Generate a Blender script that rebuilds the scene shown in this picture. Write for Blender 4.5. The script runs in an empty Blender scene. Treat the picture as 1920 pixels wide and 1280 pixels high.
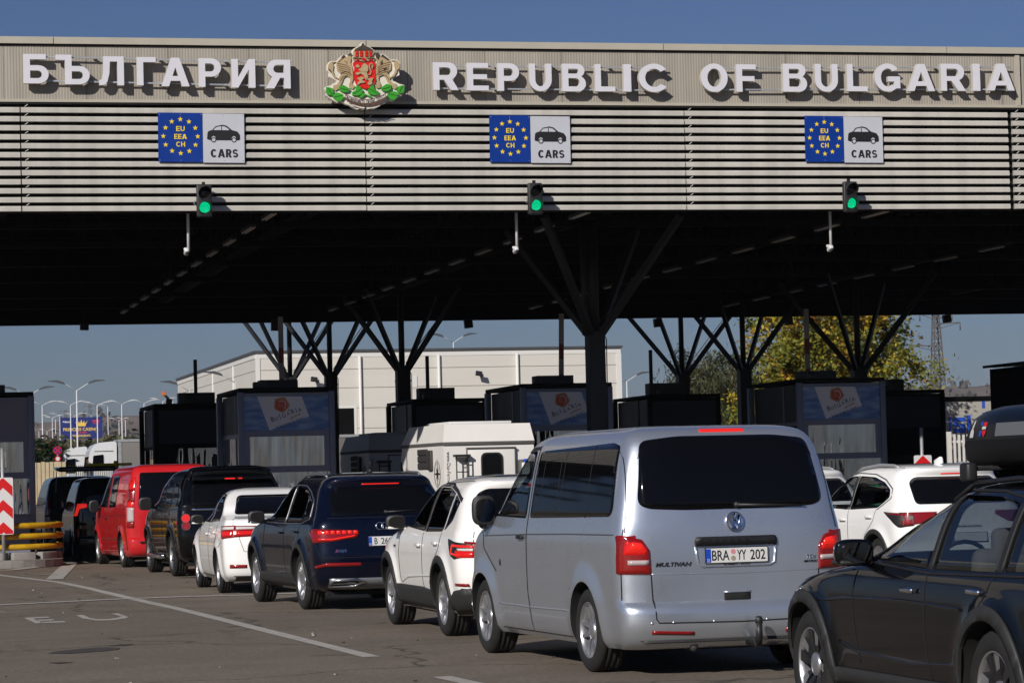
import bpy, bmesh, math, random
from math import sin, cos, pi, radians as rad, atan2, hypot, sqrt
from mathutils import Vector as V, Matrix, noise
from mathutils.bvhtree import BVHTree
from mathutils.geometry import delaunay_2d_cdt, tessellate_polygon

random.seed(7)
sc = bpy.context.scene
COL = sc.collection

# ------------------------------------------------------------------ camera
EYE = V((0, 0, 1.55)); FPX = 5333.0
_th, _pt, _ro = rad(13.3), math.atan(260 / FPX), rad(1.45)
_F = V((sin(_th) * cos(_pt), cos(_th) * cos(_pt), sin(_pt)))
_r = V((cos(_th), -sin(_th), 0)); _u = _r.cross(_F)
_R = _r * cos(_ro) - _u * sin(_ro); _U = _u * cos(_ro) + _r * sin(_ro)
cd = bpy.data.cameras.new('camera'); cam = bpy.data.objects.new('camera', cd); COL.objects.link(cam)
cd.sensor_width = 36; cd.lens = 36 * FPX / 1920; cd.clip_start = .5; cd.clip_end = 9000
cam.matrix_world = Matrix(((_R.x, _U.x, -_F.x, EYE.x), (_R.y, _U.y, -_F.y, EYE.y), (_R.z, _U.z, -_F.z, EYE.z), (0, 0, 0, 1)))
sc.camera = cam
def _ray(px, py): return _F + _R * ((px - 960) / FPX) - _U * ((py - 640) / FPX)
def gz(px, py, z=0.0):                       # survey: photo pixel -> world point on a level plane
    d = _ray(px, py); return EYE + d * ((z - EYE.z) / d.z)
def gy(px, py, Y):                           # ... on a plane across the lanes
    d = _ray(px, py); return EYE + d * (Y / d.y)
def gx(px, py, X):                           # ... on a plane along the lanes
    d = _ray(px, py); return EYE + d * (X / d.x)

# ------------------------------------------------------------------ light
SUN = V((1.0, 1.12, -.80)).normalized()     # direction the light travels
w = bpy.data.worlds.new('World'); sc.world = w; w.use_nodes = True
wn = w.node_tree; bg = wn.nodes['Background']
sky = wn.nodes.new('ShaderNodeTexSky'); sky.sky_type = 'NISHITA'; sky.sun_disc = False
sky.sun_elevation = math.asin(-SUN.z); sky.sun_rotation = atan2(-SUN.x, -SUN.y)
sky.altitude = 100; sky.air_density = 1.0; sky.dust_density = .8; sky.ozone_density = 3.0
wb = wn.nodes.new('ShaderNodeVectorMath'); wb.operation = 'MULTIPLY'; wb.inputs[1].default_value = (.60, .695, 1.0)   # white balance of the sky
wn.links.new(sky.outputs[0], wb.inputs[0]); wn.links.new(wb.outputs[0], bg.inputs[0]); bg.inputs[1].default_value = 0.05
sl = bpy.data.lights.new('sun', 'SUN'); so = bpy.data.objects.new('sun', sl); COL.objects.link(so)
sl.energy = 5.0; sl.angle = rad(.5); sl.color = (1, .95, .88)
so.rotation_euler = SUN.to_track_quat('-Z', 'Y').to_euler(); so.location = (-20, -20, 40)
sc.view_settings.view_transform = 'Standard'; sc.view_settings.look = 'None'
sc.view_settings.exposure = -0.15; sc.view_settings.gamma = 1
sc.cycles.max_bounces = 6; sc.cycles.transparent_max_bounces = 12; sc.cycles.caustics_reflective = False

# ------------------------------------------------------------------ materials
def lin(c):                                   # sRGB 0-255 -> linear
    return tuple((x / 255 / 12.92) if x / 255 <= .04045 else ((x / 255 + .055) / 1.055) ** 2.4 for x in c)
def mat(name, col, rough=.6, metal=0., var=0., vs=3., bump=0., bs=30., coat=0., emit=None, es=0., spec=.5, stretch=None, dirt=0.):
    m = bpy.data.materials.new(name); m.use_nodes = True; nt = m.node_tree; b = nt.nodes['Principled BSDF']
    b.inputs['Base Color'].default_value = (*col, 1); b.inputs['Roughness'].default_value = rough
    b.inputs['Metallic'].default_value = metal; b.inputs['Coat Weight'].default_value = coat
    b.inputs['Coat Roughness'].default_value = .04; b.inputs['Specular IOR Level'].default_value = spec
    tc = nt.nodes.new('ShaderNodeTexCoord'); src = tc.outputs['Object']
    if stretch:
        mp = nt.nodes.new('ShaderNodeMapping'); mp.inputs['Scale'].default_value = stretch
        nt.links.new(src, mp.inputs[0]); src = mp.outputs[0]
    if var:
        n = nt.nodes.new('ShaderNodeTexNoise'); n.inputs['Scale'].default_value = vs; n.inputs['Detail'].default_value = 6
        n.inputs['Roughness'].default_value = .65
        nt.links.new(src, n.inputs['Vector'])
        r = nt.nodes.new('ShaderNodeMapRange'); r.inputs[1].default_value = .3; r.inputs[2].default_value = .7
        r.inputs[3].default_value = 1 - var; r.inputs[4].default_value = 1 + var
        nt.links.new(n.outputs[0], r.inputs[0])
        x = nt.nodes.new('ShaderNodeVectorMath'); x.operation = 'SCALE'; x.inputs[0].default_value = col
        nt.links.new(r.outputs[0], x.inputs['Scale']); nt.links.new(x.outputs[0], b.inputs['Base Color'])
        r2 = nt.nodes.new('ShaderNodeMapRange'); r2.inputs[3].default_value = max(.02, rough - .12 * min(1, rough * 3)); r2.inputs[4].default_value = min(1, rough + .12)
        nt.links.new(n.outputs[0], r2.inputs[0]); nt.links.new(r2.outputs[0], b.inputs['Roughness'])
    if bump:
        n = nt.nodes.new('ShaderNodeTexNoise'); n.inputs['Scale'].default_value = bs; n.inputs['Detail'].default_value = 4
        nt.links.new(src, n.inputs['Vector'])
        bp = nt.nodes.new('ShaderNodeBump'); bp.inputs['Strength'].default_value = bump; bp.inputs['Distance'].default_value = .02
        nt.links.new(n.outputs[0], bp.inputs['Height']); nt.links.new(bp.outputs[0], b.inputs['Normal'])
    if emit:
        b.inputs['Emission Color'].default_value = (*emit, 1); b.inputs['Emission Strength'].default_value = es
    return m
def glass(name, tint, refl=.5, rough=.02, wave=0., ws=1.5, st=None):
    m = bpy.data.materials.new(name); m.use_nodes = True; nt = m.node_tree; nt.nodes.remove(nt.nodes['Principled BSDF'])
    o = nt.nodes['Material Output']; t = nt.nodes.new('ShaderNodeBsdfTransparent'); t.inputs[0].default_value = (*tint, 1)
    g = nt.nodes.new('ShaderNodeBsdfGlossy'); g.inputs['Roughness'].default_value = rough
    lw = nt.nodes.new('ShaderNodeLayerWeight'); lw.inputs[0].default_value = .5; fr = nt.nodes.new('ShaderNodeMath'); fr.operation = 'POWER'; fr.inputs[1].default_value = 4.; nt.links.new(lw.outputs['Facing'], fr.inputs[0])
    mul = nt.nodes.new('ShaderNodeMath'); mul.operation = 'MULTIPLY_ADD'; mul.inputs[1].default_value = .9; mul.inputs[2].default_value = .04 + refl; mul.use_clamp = True
    nt.links.new(fr.outputs[0], mul.inputs[0]); mx = nt.nodes.new('ShaderNodeMixShader')
    nt.links.new(mul.outputs[0], mx.inputs[0]); nt.links.new(t.outputs[0], mx.inputs[1]); nt.links.new(g.outputs[0], mx.inputs[2])
    nt.links.new(mx.outputs[0], o.inputs[0])
    if wave:
        tc = nt.nodes.new('ShaderNodeNewGeometry'); n = nt.nodes.new('ShaderNodeTexNoise'); n.inputs['Scale'].default_value = ws; n.inputs['Detail'].default_value = 1.5
        bp = nt.nodes.new('ShaderNodeBump'); bp.inputs['Strength'].default_value = wave; bp.inputs['Distance'].default_value = .1
        mp = nt.nodes.new('ShaderNodeMapping'); mp.inputs['Scale'].default_value = st or (1, 1, 1); nt.links.new(tc.outputs['Position'], mp.inputs[0]); nt.links.new(mp.outputs[0], n.inputs['Vector']); nt.links.new(n.outputs[0], bp.inputs['Height'])
        nt.links.new(bp.outputs[0], g.inputs['Normal'])
    return m

# ------------------------------------------------------------------ block letters
def earc(cx, cy, rx, ry, a0, a1, n=14): return [(cx + rx * cos(rad(a0 + (a1 - a0) * i / n)), cy + ry * sin(rad(a0 + (a1 - a0) * i / n))) for i in range(n + 1)]
def ribbon2(P, t):
    L, R = [], []
    for i in range(len(P)):
        a, b = P[max(0, i - 1)], P[min(len(P) - 1, i + 1)]; d = V((b[0] - a[0], b[1] - a[1])).normalized(); L.append((P[i][0] - d.y * t / 2, P[i][1] + d.x * t / 2)); R.append((P[i][0] + d.y * t / 2, P[i][1] - d.x * t / 2))
    return L + R[::-1]
def glyph(ch, w, v, t):
    def D(x0, y0, x1, y1): h = (y1 - y0) / 2; r = min(h * 1.1, (x1 - x0) * .8); return [(x0, y0)] + earc(x1 - r, y0 + h, r, h, -90, 90) + [(x0, y1)]
    mirror = ch == 'Я'; ch = {'Я': 'R', 'А': 'A', 'Р': 'P'}.get(ch, ch)
    if ch == 'I': g = [[(0, 0), (w, 0), (w, 1), (0, 1)]]
    elif ch == 'L': g = [[(0, 0), (w, 0), (w, t), (v, t), (v, 1), (0, 1)]]
    elif ch == 'Г': g = [[(0, 0), (v, 0), (v, 1 - t), (w, 1 - t), (w, 1), (0, 1)]]
    elif ch == 'E': m = .5; g = [[(0, 0), (w, 0), (w, t), (v, t), (v, m - t / 2), (w * .93, m - t / 2), (w * .93, m + t / 2), (v, m + t / 2), (v, 1 - t), (w, 1 - t), (w, 1), (0, 1)]]
    elif ch == 'F': m = .48; g = [[(0, 0), (v, 0), (v, m - t / 2), (w * .92, m - t / 2), (w * .92, m + t / 2), (v, m + t / 2), (v, 1 - t), (w, 1 - t), (w, 1), (0, 1)]]
    elif ch == 'H': g = [[(0, 0), (v, 0), (v, .41), (w - v, .41), (w - v, 0), (w, 0), (w, 1), (w - v, 1), (w - v, .41 + t), (v, .41 + t), (v, 1), (0, 1)]]
    elif ch == 'P': g = [[(0, 0), (v, 0), (v, .36)] + D(v, .36, w, 1)[1:] + [(0, 1)], D(v, .36 + t, w - v, 1 - t)]
    elif ch == 'R': g = [[(0, 0), (v, 0), (v, .37), (w * .42, .37), (w - .29, 0), (w, 0), (w * .74, .40)] + earc(w * .95 - .31, .69, .31, .31, -62, 90) + [(0, 1)], D(v, .37 + t * .95, w * .95 - v, 1 - t)]
    elif ch == 'B': g = [[(0, 0)] + earc(w - .30, .285, .30, .285, -90, 62) + earc(w * .95 - .26, .755, .26, .245, -50, 90) + [(0, 1)], D(v, t, w - v, .57 - t * .5), D(v, .57 + t * .42, w * .95 - v, 1 - t)]
    elif ch == 'Б': g = [[(0, 0)] + D(0, 0, w, .62)[1:-1] + [(v, .62), (v, 1 - t), (w * .9, 1 - t), (w * .9, 1), (0, 1)], D(v, t, w - v, .62 - t)]
    elif ch == 'Ъ': a = w * .27; g = [[(a, 0)] + D(a, 0, w, .62)[1:-1] + [(a + v, .62), (a + v, 1), (0, 1), (0, 1 - t), (a, 1 - t)], D(a + v, t, w - v, .62 - t)]
    elif ch == 'Л': a = w * .17; g = [[(0, 0), (.1 * w, 0), (.24 * w, .03), (.33 * w, .14), (a + v - .02, .42), (a + v, 1 - t), (w - v, 1 - t), (w - v, 0), (w, 0), (w, 1), (a, 1), (a - .01, .45), (.11 * w, .22), (.05 * w, .18), (0, .18)]]
    elif ch == 'И': g = [[(0, 0), (v * .98, 0), (w - v, .64), (w - v, 0), (w, 0), (w, 1), (w - v * .98, 1), (v, .36), (v, 1), (0, 1)]]
    elif ch == 'A': s_ = .26; a = .145; m = w / 2 - a; g = [[(0, 0), (s_, 0), (s_ + .17 * m, .19), (w - s_ - .17 * m, .19), (w - s_, 0), (w, 0), (w / 2 + a, 1), (w / 2 - a, 1)], [(s_ + .36 * m, .36), (w - s_ - .36 * m, .36), (w / 2, min(.86, (w / 2 - s_) / m))]]
    elif ch == 'U': r = w / 2; g = [earc(r, .42, r, .42, 180, 360, 20) + [(w, 1), (w - v, 1)] + earc(r, .42, r - v, .42 - t, 360, 180, 20) + [(v, 1), (0, 1)]]
    elif ch == 'O': g = [earc(w / 2, .5, w / 2, .5, 0, 350, 35), earc(w / 2, .5, w / 2 - v * 1.05, .5 - t, 0, 350, 35)]
    elif ch == 'C': g = [earc(w / 2, .5, w / 2, .5, 38, 322, 30) + earc(w / 2, .5, w / 2 - v * 1.05, .5 - t, 318, 42, 30)]
    elif ch == 'G': g = [earc(w / 2, .5, w / 2, .5, 38, 310, 30) + [(w * .98, .12), (w * .98, .54), (w * .52, .54), (w * .52, .54 - t), (w * .98 - v, .54 - t), (w * .98 - v, .22)] + earc(w / 2, .5, w / 2 - v * 1.05, .5 - t, 308, 42, 28)]
    elif ch == 'S': q = t / 2; g = [ribbon2(earc(w / 2, .75 - q / 2, w / 2 - q, .25 - q / 2, 25, 250, 16) + earc(w / 2, .25 + q / 2, w / 2 - q, .25 - q / 2, 80, -155, 18), t)]
    else: g = [[(0, 0), (w, 0), (w, 1), (0, 1)]]
    return [[(w - x, y) for x, y in l][::-1] for l in g] if mirror else g

# ------------------------------------------------------------------ mesh builder
class MB:
    def __init__(s): s.v = []; s.f = []; s.m = []; s.s = []
    def add(s, vs, fs, m=0, smooth=False):
        b = len(s.v); s.v += [tuple(p) for p in vs]
        for f in fs: s.f.append([i + b for i in f]); s.m.append(m); s.s.append(smooth)
        return s
    def merge(s, o, M=None):
        b = len(s.v); s.v += [tuple(M @ V(p)) if M else p for p in o.v]
        s.f += [[i + b for i in f] for f in o.f]; s.m += o.m; s.s += o.s; return s
    def box(s, c, d, m=0, M=None, bev=0.):
        bm = bmesh.new(); bmesh.ops.create_cube(bm, size=1)
        for v in bm.verts: v.co = V((v.co.x * d[0], v.co.y * d[1], v.co.z * d[2]))
        if bev: bmesh.ops.bevel(bm, geom=bm.edges[:], offset=min(bev, min(d) * .49), segments=3, profile=.5, affect='EDGES')
        if M: bmesh.ops.transform(bm, matrix=M, verts=bm.verts[:])
        bm.verts.index_update()
        s.add([v.co + V(c) for v in bm.verts], [[v.index for v in f.verts] for f in bm.faces], m, bool(bev)); bm.free(); return s
    def bb(s, a, b, m=0, bev=0.):
        a, b = V(a), V(b); return s.box((a + b) / 2, [abs(x) for x in (b - a)], m, None, bev)
    def tube(s, pts, r, n=8, m=0, closed=False, smooth=True):
        pts = [V(p) for p in pts]; k = len(pts); vs = []; fs = []; up = None
        for i, p in enumerate(pts):
            a = pts[(i - 1) % k] if (i or closed) else p; c = pts[(i + 1) % k] if (i < k - 1 or closed) else p
            t = (c - a).normalized()
            if up is None: up = V((0, 0, 1)) if abs(t.z) < .9 else V((1, 0, 0))
            e1 = t.cross(up)
            if e1.length < 1e-4: e1 = t.orthogonal()
            e1.normalize(); e2 = e1.cross(t).normalized(); up = e2
            rr = r[i] if isinstance(r, (list, tuple)) else r
            vs += [p + (e1 * cos(2 * pi * j / n) + e2 * sin(2 * pi * j / n)) * rr for j in range(n)]
        for i in range(k if closed else k - 1):
            for j in range(n):
                a, b = i * n + j, i * n + (j + 1) % n; c, d = ((i + 1) % k) * n + (j + 1) % n, ((i + 1) % k) * n + j
                fs.append([a, b, c, d])
        if not closed: fs += [list(range(n))[::-1], [(k - 1) * n + j for j in range(n)]]
        return s.add(vs, fs, m, smooth)
    def bar(s, a, b, wd, ht=None, m=0):
        a, b = V(a), V(b); ht = ht or wd; t = b - a; L = t.length; t.normalize()
        up = V((0, 0, 1)) if abs(t.z) < .95 else V((0, 1, 0)); e1 = t.cross(up).normalized(); e2 = e1.cross(t)
        M = Matrix((e1, t, e2)).transposed().to_4x4()
        return s.box((a + b) / 2, (wd, L, ht), m, M)
    def lathe(s, prof, c, axis=0, n=32, m=0, smooth=True, ms=None):     # prof: (radius, height along axis)
        vs = []; fs = []; c = V(c); ax = [V((0, 1, 0)), V((0, 0, 1)), V((1, 0, 0))]
        e0 = [V((1, 0, 0)), V((0, 1, 0)), V((0, 0, 1))][axis]; e1 = ax[axis]; e2 = e0.cross(e1); k = len(prof)
        for r, h in prof: vs += [c + e0 * h + (e1 * cos(2 * pi * j / n) + e2 * sin(2 * pi * j / n)) * max(r, 1e-4) for j in range(n)]
        b = len(s.v)
        s.v += [tuple(p) for p in vs]
        for i in range(k - 1):
            for j in range(n):
                s.f.append([b + i * n + j, b + (i + 1) * n + j, b + (i + 1) * n + (j + 1) % n, b + i * n + (j + 1) % n])
                s.m.append(ms[i] if ms else m); s.s.append(smooth)
        return s
    def prism(s, poly, fr, d0, d1, m=0, ms=None):      # fr=(origin,ex,ey,ez); polygon extruded from d0 to d1 along ez
        o, ex, ey, ez = [V(q) for q in fr]; n = len(poly)
        vs = [o + ex * x + ey * y + ez * d0 for x, y in poly] + [o + ex * x + ey * y + ez * d1 for x, y in poly]
        tri = tessellate_polygon([[V((x, y, 0)) for x, y in poly]])
        fs = []
        for t in tri:
            a, b, c = t; A = (poly[b][0] - poly[a][0]) * (poly[c][1] - poly[a][1]) - (poly[b][1] - poly[a][1]) * (poly[c][0] - poly[a][0])
            t = [a, b, c] if A > 0 else [a, c, b]
            fs.append([i + n for i in t]); fs.append(t[::-1])
        ar = sum(poly[i][0] * poly[(i + 1) % n][1] - poly[(i + 1) % n][0] * poly[i][1] for i in range(n))
        for i in range(n):
            j = (i + 1) % n; fs.append([i, j, j + n, i + n] if ar > 0 else [j, i, i + n, j + n])
        return s.add(vs, fs, m)
    def prism_h(s, loops, fr, d0, d1, m=0, ms=None):
        o, ex, ey, ez = [V(q) for q in fr]; fl = [p for l in loops for p in l]; n = len(fl)
        vs = [o + ex * x + ey * y + ez * d0 for x, y in fl] + [o + ex * x + ey * y + ez * d1 for x, y in fl]; fs = []; mi = []
        for a, b, c in tessellate_polygon([[V((x, y, 0)) for x, y in l] for l in loops]):
            A = (fl[b][0] - fl[a][0]) * (fl[c][1] - fl[a][1]) - (fl[b][1] - fl[a][1]) * (fl[c][0] - fl[a][0])
            if abs(A) < 1e-12: continue
            t = [a, b, c] if A > 0 else [a, c, b]; fs.append([i + n for i in t]); fs.append(t[::-1]); mi += [m, m]
        k = 0
        for li, l in enumerate(loops):
            ar = sum(l[i - 1][0] * l[i][1] - l[i][0] * l[i - 1][1] for i in range(len(l))); pos = (ar > 0) == (li == 0)
            for i in range(len(l)):
                p, q = k + i, k + (i + 1) % len(l); fs.append([p, q, q + n, p + n] if pos else [q, p, p + n, q + n]); mi.append(ms if ms is not None else m)
            k += len(l)
        b = len(s.v); s.v += [tuple(p) for p in vs]; s.f += [[i + b for i in f] for f in fs]; s.m += mi; s.s += [False] * len(fs); return s
    def glyph(s, ch, fr, c, wh, d0, d1, m=0, ms=None, tv=.225, th=.18):
        w_, h = wh; g = glyph(ch, w_ / h, tv, th)
        return s.prism_h([[(c[0] - w_ / 2 + x * h, c[1] - h / 2 + y * h) for x, y in l] for l in g], fr, d0, d1, m, ms)
    def glyphs(s, body, fr, c, wh, d0, d1, m=0, tv=.2, th=.165, gap=.12):
        asp = {'I': .3, 'A': 1.0, 'C': .88, 'G': .92, 'O': .95, 'E': .72, 'F': .68, 'L': .68, 'S': .76}; ws = [asp.get(q, .82) for q in body]; T = sum(ws) + gap * (len(ws) - 1); x = c[0] - wh[0] / 2; k = wh[0] / T
        for q, w_ in zip(body, ws): s.glyph(q, fr, (x + w_ * k / 2, c[1]), (w_ * k, wh[1]), d0, d1, m, None, tv, th); x += (w_ + gap) * k
        return s
    def text(s, body, fr, c, wh, depth=.01, bold=0., m=0, d0=0., fit=True, shear=0., spacing=1., rot=0.):
        cu = bpy.data.curves.new('lettering', 'FONT'); cu.body = body; cu.offset = bold; cu.extrude = .5; cu.resolution_u = 3; cu.shear = shear; cu.space_character = spacing
        ob = bpy.data.objects.new('lettering', cu); me = ob.to_mesh()
        xs = [p.co.x for p in me.vertices]; ys = [p.co.y for p in me.vertices]
        x0, x1, y0, y1 = min(xs), max(xs), min(ys), max(ys)
        sy = wh[1] / (y1 - y0); sx = (wh[0] / (x1 - x0)) if (fit and wh[0]) else sy
        if not wh[1]: sy = sx = wh[0] / (x1 - x0)
        o, ex, ey, ez = [V(q) for q in fr]; vs = []; cr, sr = cos(rot), sin(rot)
        for p in me.vertices:
            x, y = (p.co.x - (x0 + x1) / 2) * sx, (p.co.y - (y0 + y1) / 2) * sy
            x, y = x * cr - y * sr + c[0], x * sr + y * cr + c[1]
            vs.append(o + ex * x + ey * y + ez * (d0 + (p.co.z + .5) * depth))
        s.add(vs, [list(p.vertices) for p in me.polygons], m)
        ob.to_mesh_clear(); bpy.data.objects.remove(ob); bpy.data.curves.remove(cu); return s
    def build(s, name, mats, parent=None, loc=None):
        me = bpy.data.meshes.new(name); me.from_pydata(s.v, [], s.f)
        if not isinstance(mats, (list, tuple)): mats = [mats]
        for q in mats: me.materials.append(q)
        me.polygons.foreach_set('material_index', s.m); me.polygons.foreach_set('use_smooth', s.s); me.update()
        ob = bpy.data.objects.new(name, me); COL.objects.link(ob)
        if parent: ob.parent = parent
        if loc is not None: ob.location = loc
        return ob
def empty(name, loc, label=None, cat=None, group=None, rz=0.):
    o = bpy.data.objects.new(name, None); COL.objects.link(o); o.location = loc; o.rotation_euler = (0, 0, rz); o.empty_display_size = .3
    tag(o, label, cat, group); return o
def tag(o, label=None, cat=None, group=None, kind=None):
    if label: o['label'] = label
    if cat: o['category'] = cat
    if group: o['group'] = group
    if kind: o['kind'] = kind
    return o
def copy_tree(o, parent=None):
    c = o.copy(); COL.objects.link(c)
    if parent: c.parent = parent
    for ch in list(o.children): copy_tree(ch, c)
    return c
def rounded(poly, r, n=4):
    if r <= 0: return list(poly)
    out = []; k = len(poly)
    for i in range(k):
        p, a, b = V(poly[i]), V(poly[i - 1]), V(poly[(i + 1) % k])
        ra, rb = min(r, (a - p).length * .45), min(r, (b - p).length * .45)
        q0, q1 = p + (a - p).normalized() * ra, p + (b - p).normalized() * rb
        for j in range(n + 1):
            t = j / n; q = q0 * (1 - t) ** 2 + p * 2 * t * (1 - t) + q1 * t * t; out.append((q.x, q.y))
    return out
FRX = lambda Y, x0=0, z0=0: ((x0, Y, z0), (1, 0, 0), (0, 0, 1), (0, -1, 0))   # a plane across the lanes facing the camera
# ------------------------------------------------------------------ shared materials
M_steel = mat('dark painted steel', (.0038, .004, .0046), .7, var=.3, vs=2, spec=.15)
M_column = mat('black column paint', (.010, .0105, .012), .55, var=.3, vs=2)
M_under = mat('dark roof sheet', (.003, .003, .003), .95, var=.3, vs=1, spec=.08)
M_slat = mat('beige metal slat', lin((186, 182, 174)), .42, var=.05, vs=1.2, stretch=(.4, 1, 2), bump=.02, bs=2)
def weather(m, amt=.05):
    nt = m.node_tree; bs = nt.nodes['Principled BSDF']; oi = nt.nodes.new('ShaderNodeObjectInfo'); r = nt.nodes.new('ShaderNodeMapRange'); r.inputs[3].default_value = 1 - amt; r.inputs[4].default_value = 1 + amt; nt.links.new(oi.outputs['Random'], r.inputs[0])
    tc = nt.nodes.new('ShaderNodeTexCoord'); mp = nt.nodes.new('ShaderNodeMapping'); mp.inputs['Scale'].default_value = (2.2, 1, .12); n = nt.nodes.new('ShaderNodeTexNoise'); n.inputs['Scale'].default_value = 1.5; n.inputs['Detail'].default_value = 7
    nt.links.new(tc.outputs['Object'], mp.inputs[0]); nt.links.new(mp.outputs[0], n.inputs['Vector']); r2 = nt.nodes.new('ShaderNodeMapRange'); r2.inputs[1].default_value = .35; r2.inputs[2].default_value = .6; r2.inputs[3].default_value = .86; r2.inputs[4].default_value = 1.03; nt.links.new(n.outputs[0], r2.inputs[0])
    mu = nt.nodes.new('ShaderNodeMath'); mu.operation = 'MULTIPLY'; nt.links.new(r.outputs[0], mu.inputs[0]); nt.links.new(r2.outputs[0], mu.inputs[1]); src = bs.inputs['Base Color'].links[0].from_socket
    x = nt.nodes.new('ShaderNodeVectorMath'); x.operation = 'SCALE'; nt.links.new(src, x.inputs[0]); nt.links.new(mu.outputs[0], x.inputs['Scale']); nt.links.new(x.outputs[0], bs.inputs['Base Color'])
weather(M_slat, .04)
M_panel = mat('beige corrugated sheet', lin((156, 149, 138)), .55, var=.07, vs=1.5, stretch=(1, 1, .25))
weather(M_panel, .0)
M_trim = mat('beige roof trim', lin((172, 166, 152)), .45, var=.05, vs=2)
M_dark = mat('dark recess', (.008, .0075, .007), .9)
M_letter = mat('white letter face', lin((206, 205, 212)), .45, var=.03, vs=4)
M_ledge = mat('white letter return', lin((190, 186, 178)), .5, var=.06, vs=3)
M_black = mat('black plastic', (.012, .012, .013), .5, var=.2, vs=6)
M_matt = mat('matt black', (.006, .006, .006), .85)
M_white = mat('white paint', (.62, .62, .62), .5, var=.04, vs=3)
M_blue = mat('sign blue', lin((0, 48, 132)), .4, var=.05, vs=2)
M_signwhite = mat('sign white', lin((184, 186, 194)), .45, var=.04, vs=2)
M_yellow = mat('sign yellow', lin((236, 204, 30)), .45)
M_ink = mat('sign black', (.01, .01, .012), .5)
M_gal = mat('grey galvanised steel', (.42, .43, .44), .45, .5, var=.1, vs=4)
M_lamp = mat('lamp tube white', (.8, .8, .78), .4)
M_red = mat('sign red', lin((196, 16, 20)), .45, var=.05, vs=3)
M_alu = mat('grey booth aluminium', lin((104, 108, 122)), .4, .3, var=.08, vs=2)
M_aludark = mat('dark booth panel', lin((52, 50, 46)), .55, .1, var=.1, vs=2)
M_concrete = mat('concrete', (.23, .22, .205), .9, var=.2, vs=2.5, bump=.3, bs=25)

# ------------------------------------------------------------------ ground
def asphalt():
    m = bpy.data.materials.new('worn asphalt'); m.use_nodes = True; nt = m.node_tree; b = nt.nodes['Principled BSDF']; L = nt.links.new
    g = nt.nodes.new('ShaderNodeNewGeometry')
    def nz(s, d=5, r=.6, sc=None):
        n = nt.nodes.new('ShaderNodeTexNoise'); n.inputs['Scale'].default_value = s; n.inputs['Detail'].default_value = d; n.inputs['Roughness'].default_value = r
        if sc:
            mp = nt.nodes.new('ShaderNodeMapping'); mp.inputs['Scale'].default_value = sc; L(g.outputs['Position'], mp.inputs[0]); L(mp.outputs[0], n.inputs['Vector'])
        else: L(g.outputs['Position'], n.inputs['Vector'])
        return n.outputs[0]
    def rng(x, a, bb, c, d):
        r = nt.nodes.new('ShaderNodeMapRange'); r.inputs[1].default_value = a; r.inputs[2].default_value = bb; r.inputs[3].default_value = c; r.inputs[4].default_value = d; L(x, r.inputs[0]); return r.outputs[0]
    def mul(x, y):
        q = nt.nodes.new('ShaderNodeMath'); q.operation = 'MULTIPLY'; L(x, q.inputs[0]); L(y, q.inputs[1]); return q.outputs[0]
    big = rng(nz(.12, 4), .3, .7, .82, 1.15); fine = mul(rng(nz(16, 4, .8), .25, .75, .55, 1.5), rng(nz(55, 2, .7), .3, .7, .7, 1.35)); mid = rng(nz(1.1, 6, .7), .3, .7, .85, 1.15)
    streak = rng(nz(.9, 4, .6, (1., .12, 1)), .62, .74, 1., .62)      # tyre streaks along the lanes
    spots = rng(nz(.55, 3, .55), .66, .74, 1., .5)                    # oil patches
    vo = nt.nodes.new('ShaderNodeTexVoronoi'); vo.feature = 'DISTANCE_TO_EDGE'; vo.inputs['Scale'].default_value = .22
    ad = nt.nodes.new('ShaderNodeMixRGB'); ad.blend_type = 'ADD'; ad.inputs[0].default_value = .9
    n2 = nt.nodes.new('ShaderNodeTexNoise'); n2.inputs['Scale'].default_value = 1.3; n2.inputs['Detail'].default_value = 5
    L(g.outputs['Position'], n2.inputs['Vector']); L(g.outputs['Position'], ad.inputs[1]); L(n2.outputs[1], ad.inputs[2]); L(ad.outputs[0], vo.inputs['Vector'])
    crack = rng(vo.outputs['Distance'], 0., .010, .3, 1.)
    k = mul(mul(mul(big, fine), mul(mid, streak)), mul(spots, crack))
    sp = nt.nodes.new('ShaderNodeVectorMath'); sp.operation = 'SCALE'; sp.inputs[0].default_value = (.147, .122, .094); L(k, sp.inputs['Scale'])
    L(sp.outputs[0], b.inputs['Base Color']); b.inputs['Roughness'].default_value = .85; b.inputs['Specular IOR Level'].default_value = .35
    bp = nt.nodes.new('ShaderNodeBump'); bp.inputs['Strength'].default_value = .35; bp.inputs['Distance'].default_value = .006
    L(nz(45, 4, .8), bp.inputs['Height']); L(bp.outputs[0], b.inputs['Normal'])
    return m
M_asph = asphalt()
M_soil = mat('dry grass soil', (.13, .105, .07), .95, var=.35, vs=.02, bump=.2, bs=1)
def sheet(name, x0, y0, x1, y1, z, m):
    o = MB().add([(x0, y0, z), (x1, y0, z), (x1, y1, z), (x0, y1, z)], [[0, 1, 2, 3]]).build(name, m); o['kind'] = 'structure'; return o
sheet('ground', -1500, -400, 2600, 2900, -.02, M_soil)
sheet('road', -120, -80, 160, 330, 0, M_asph)
def paint_mat():
    m = mat('worn road paint', (.36, .34, .31), .8, var=.16, vs=5, bump=.2, bs=40); return m
M_paint = paint_mat()
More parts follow.
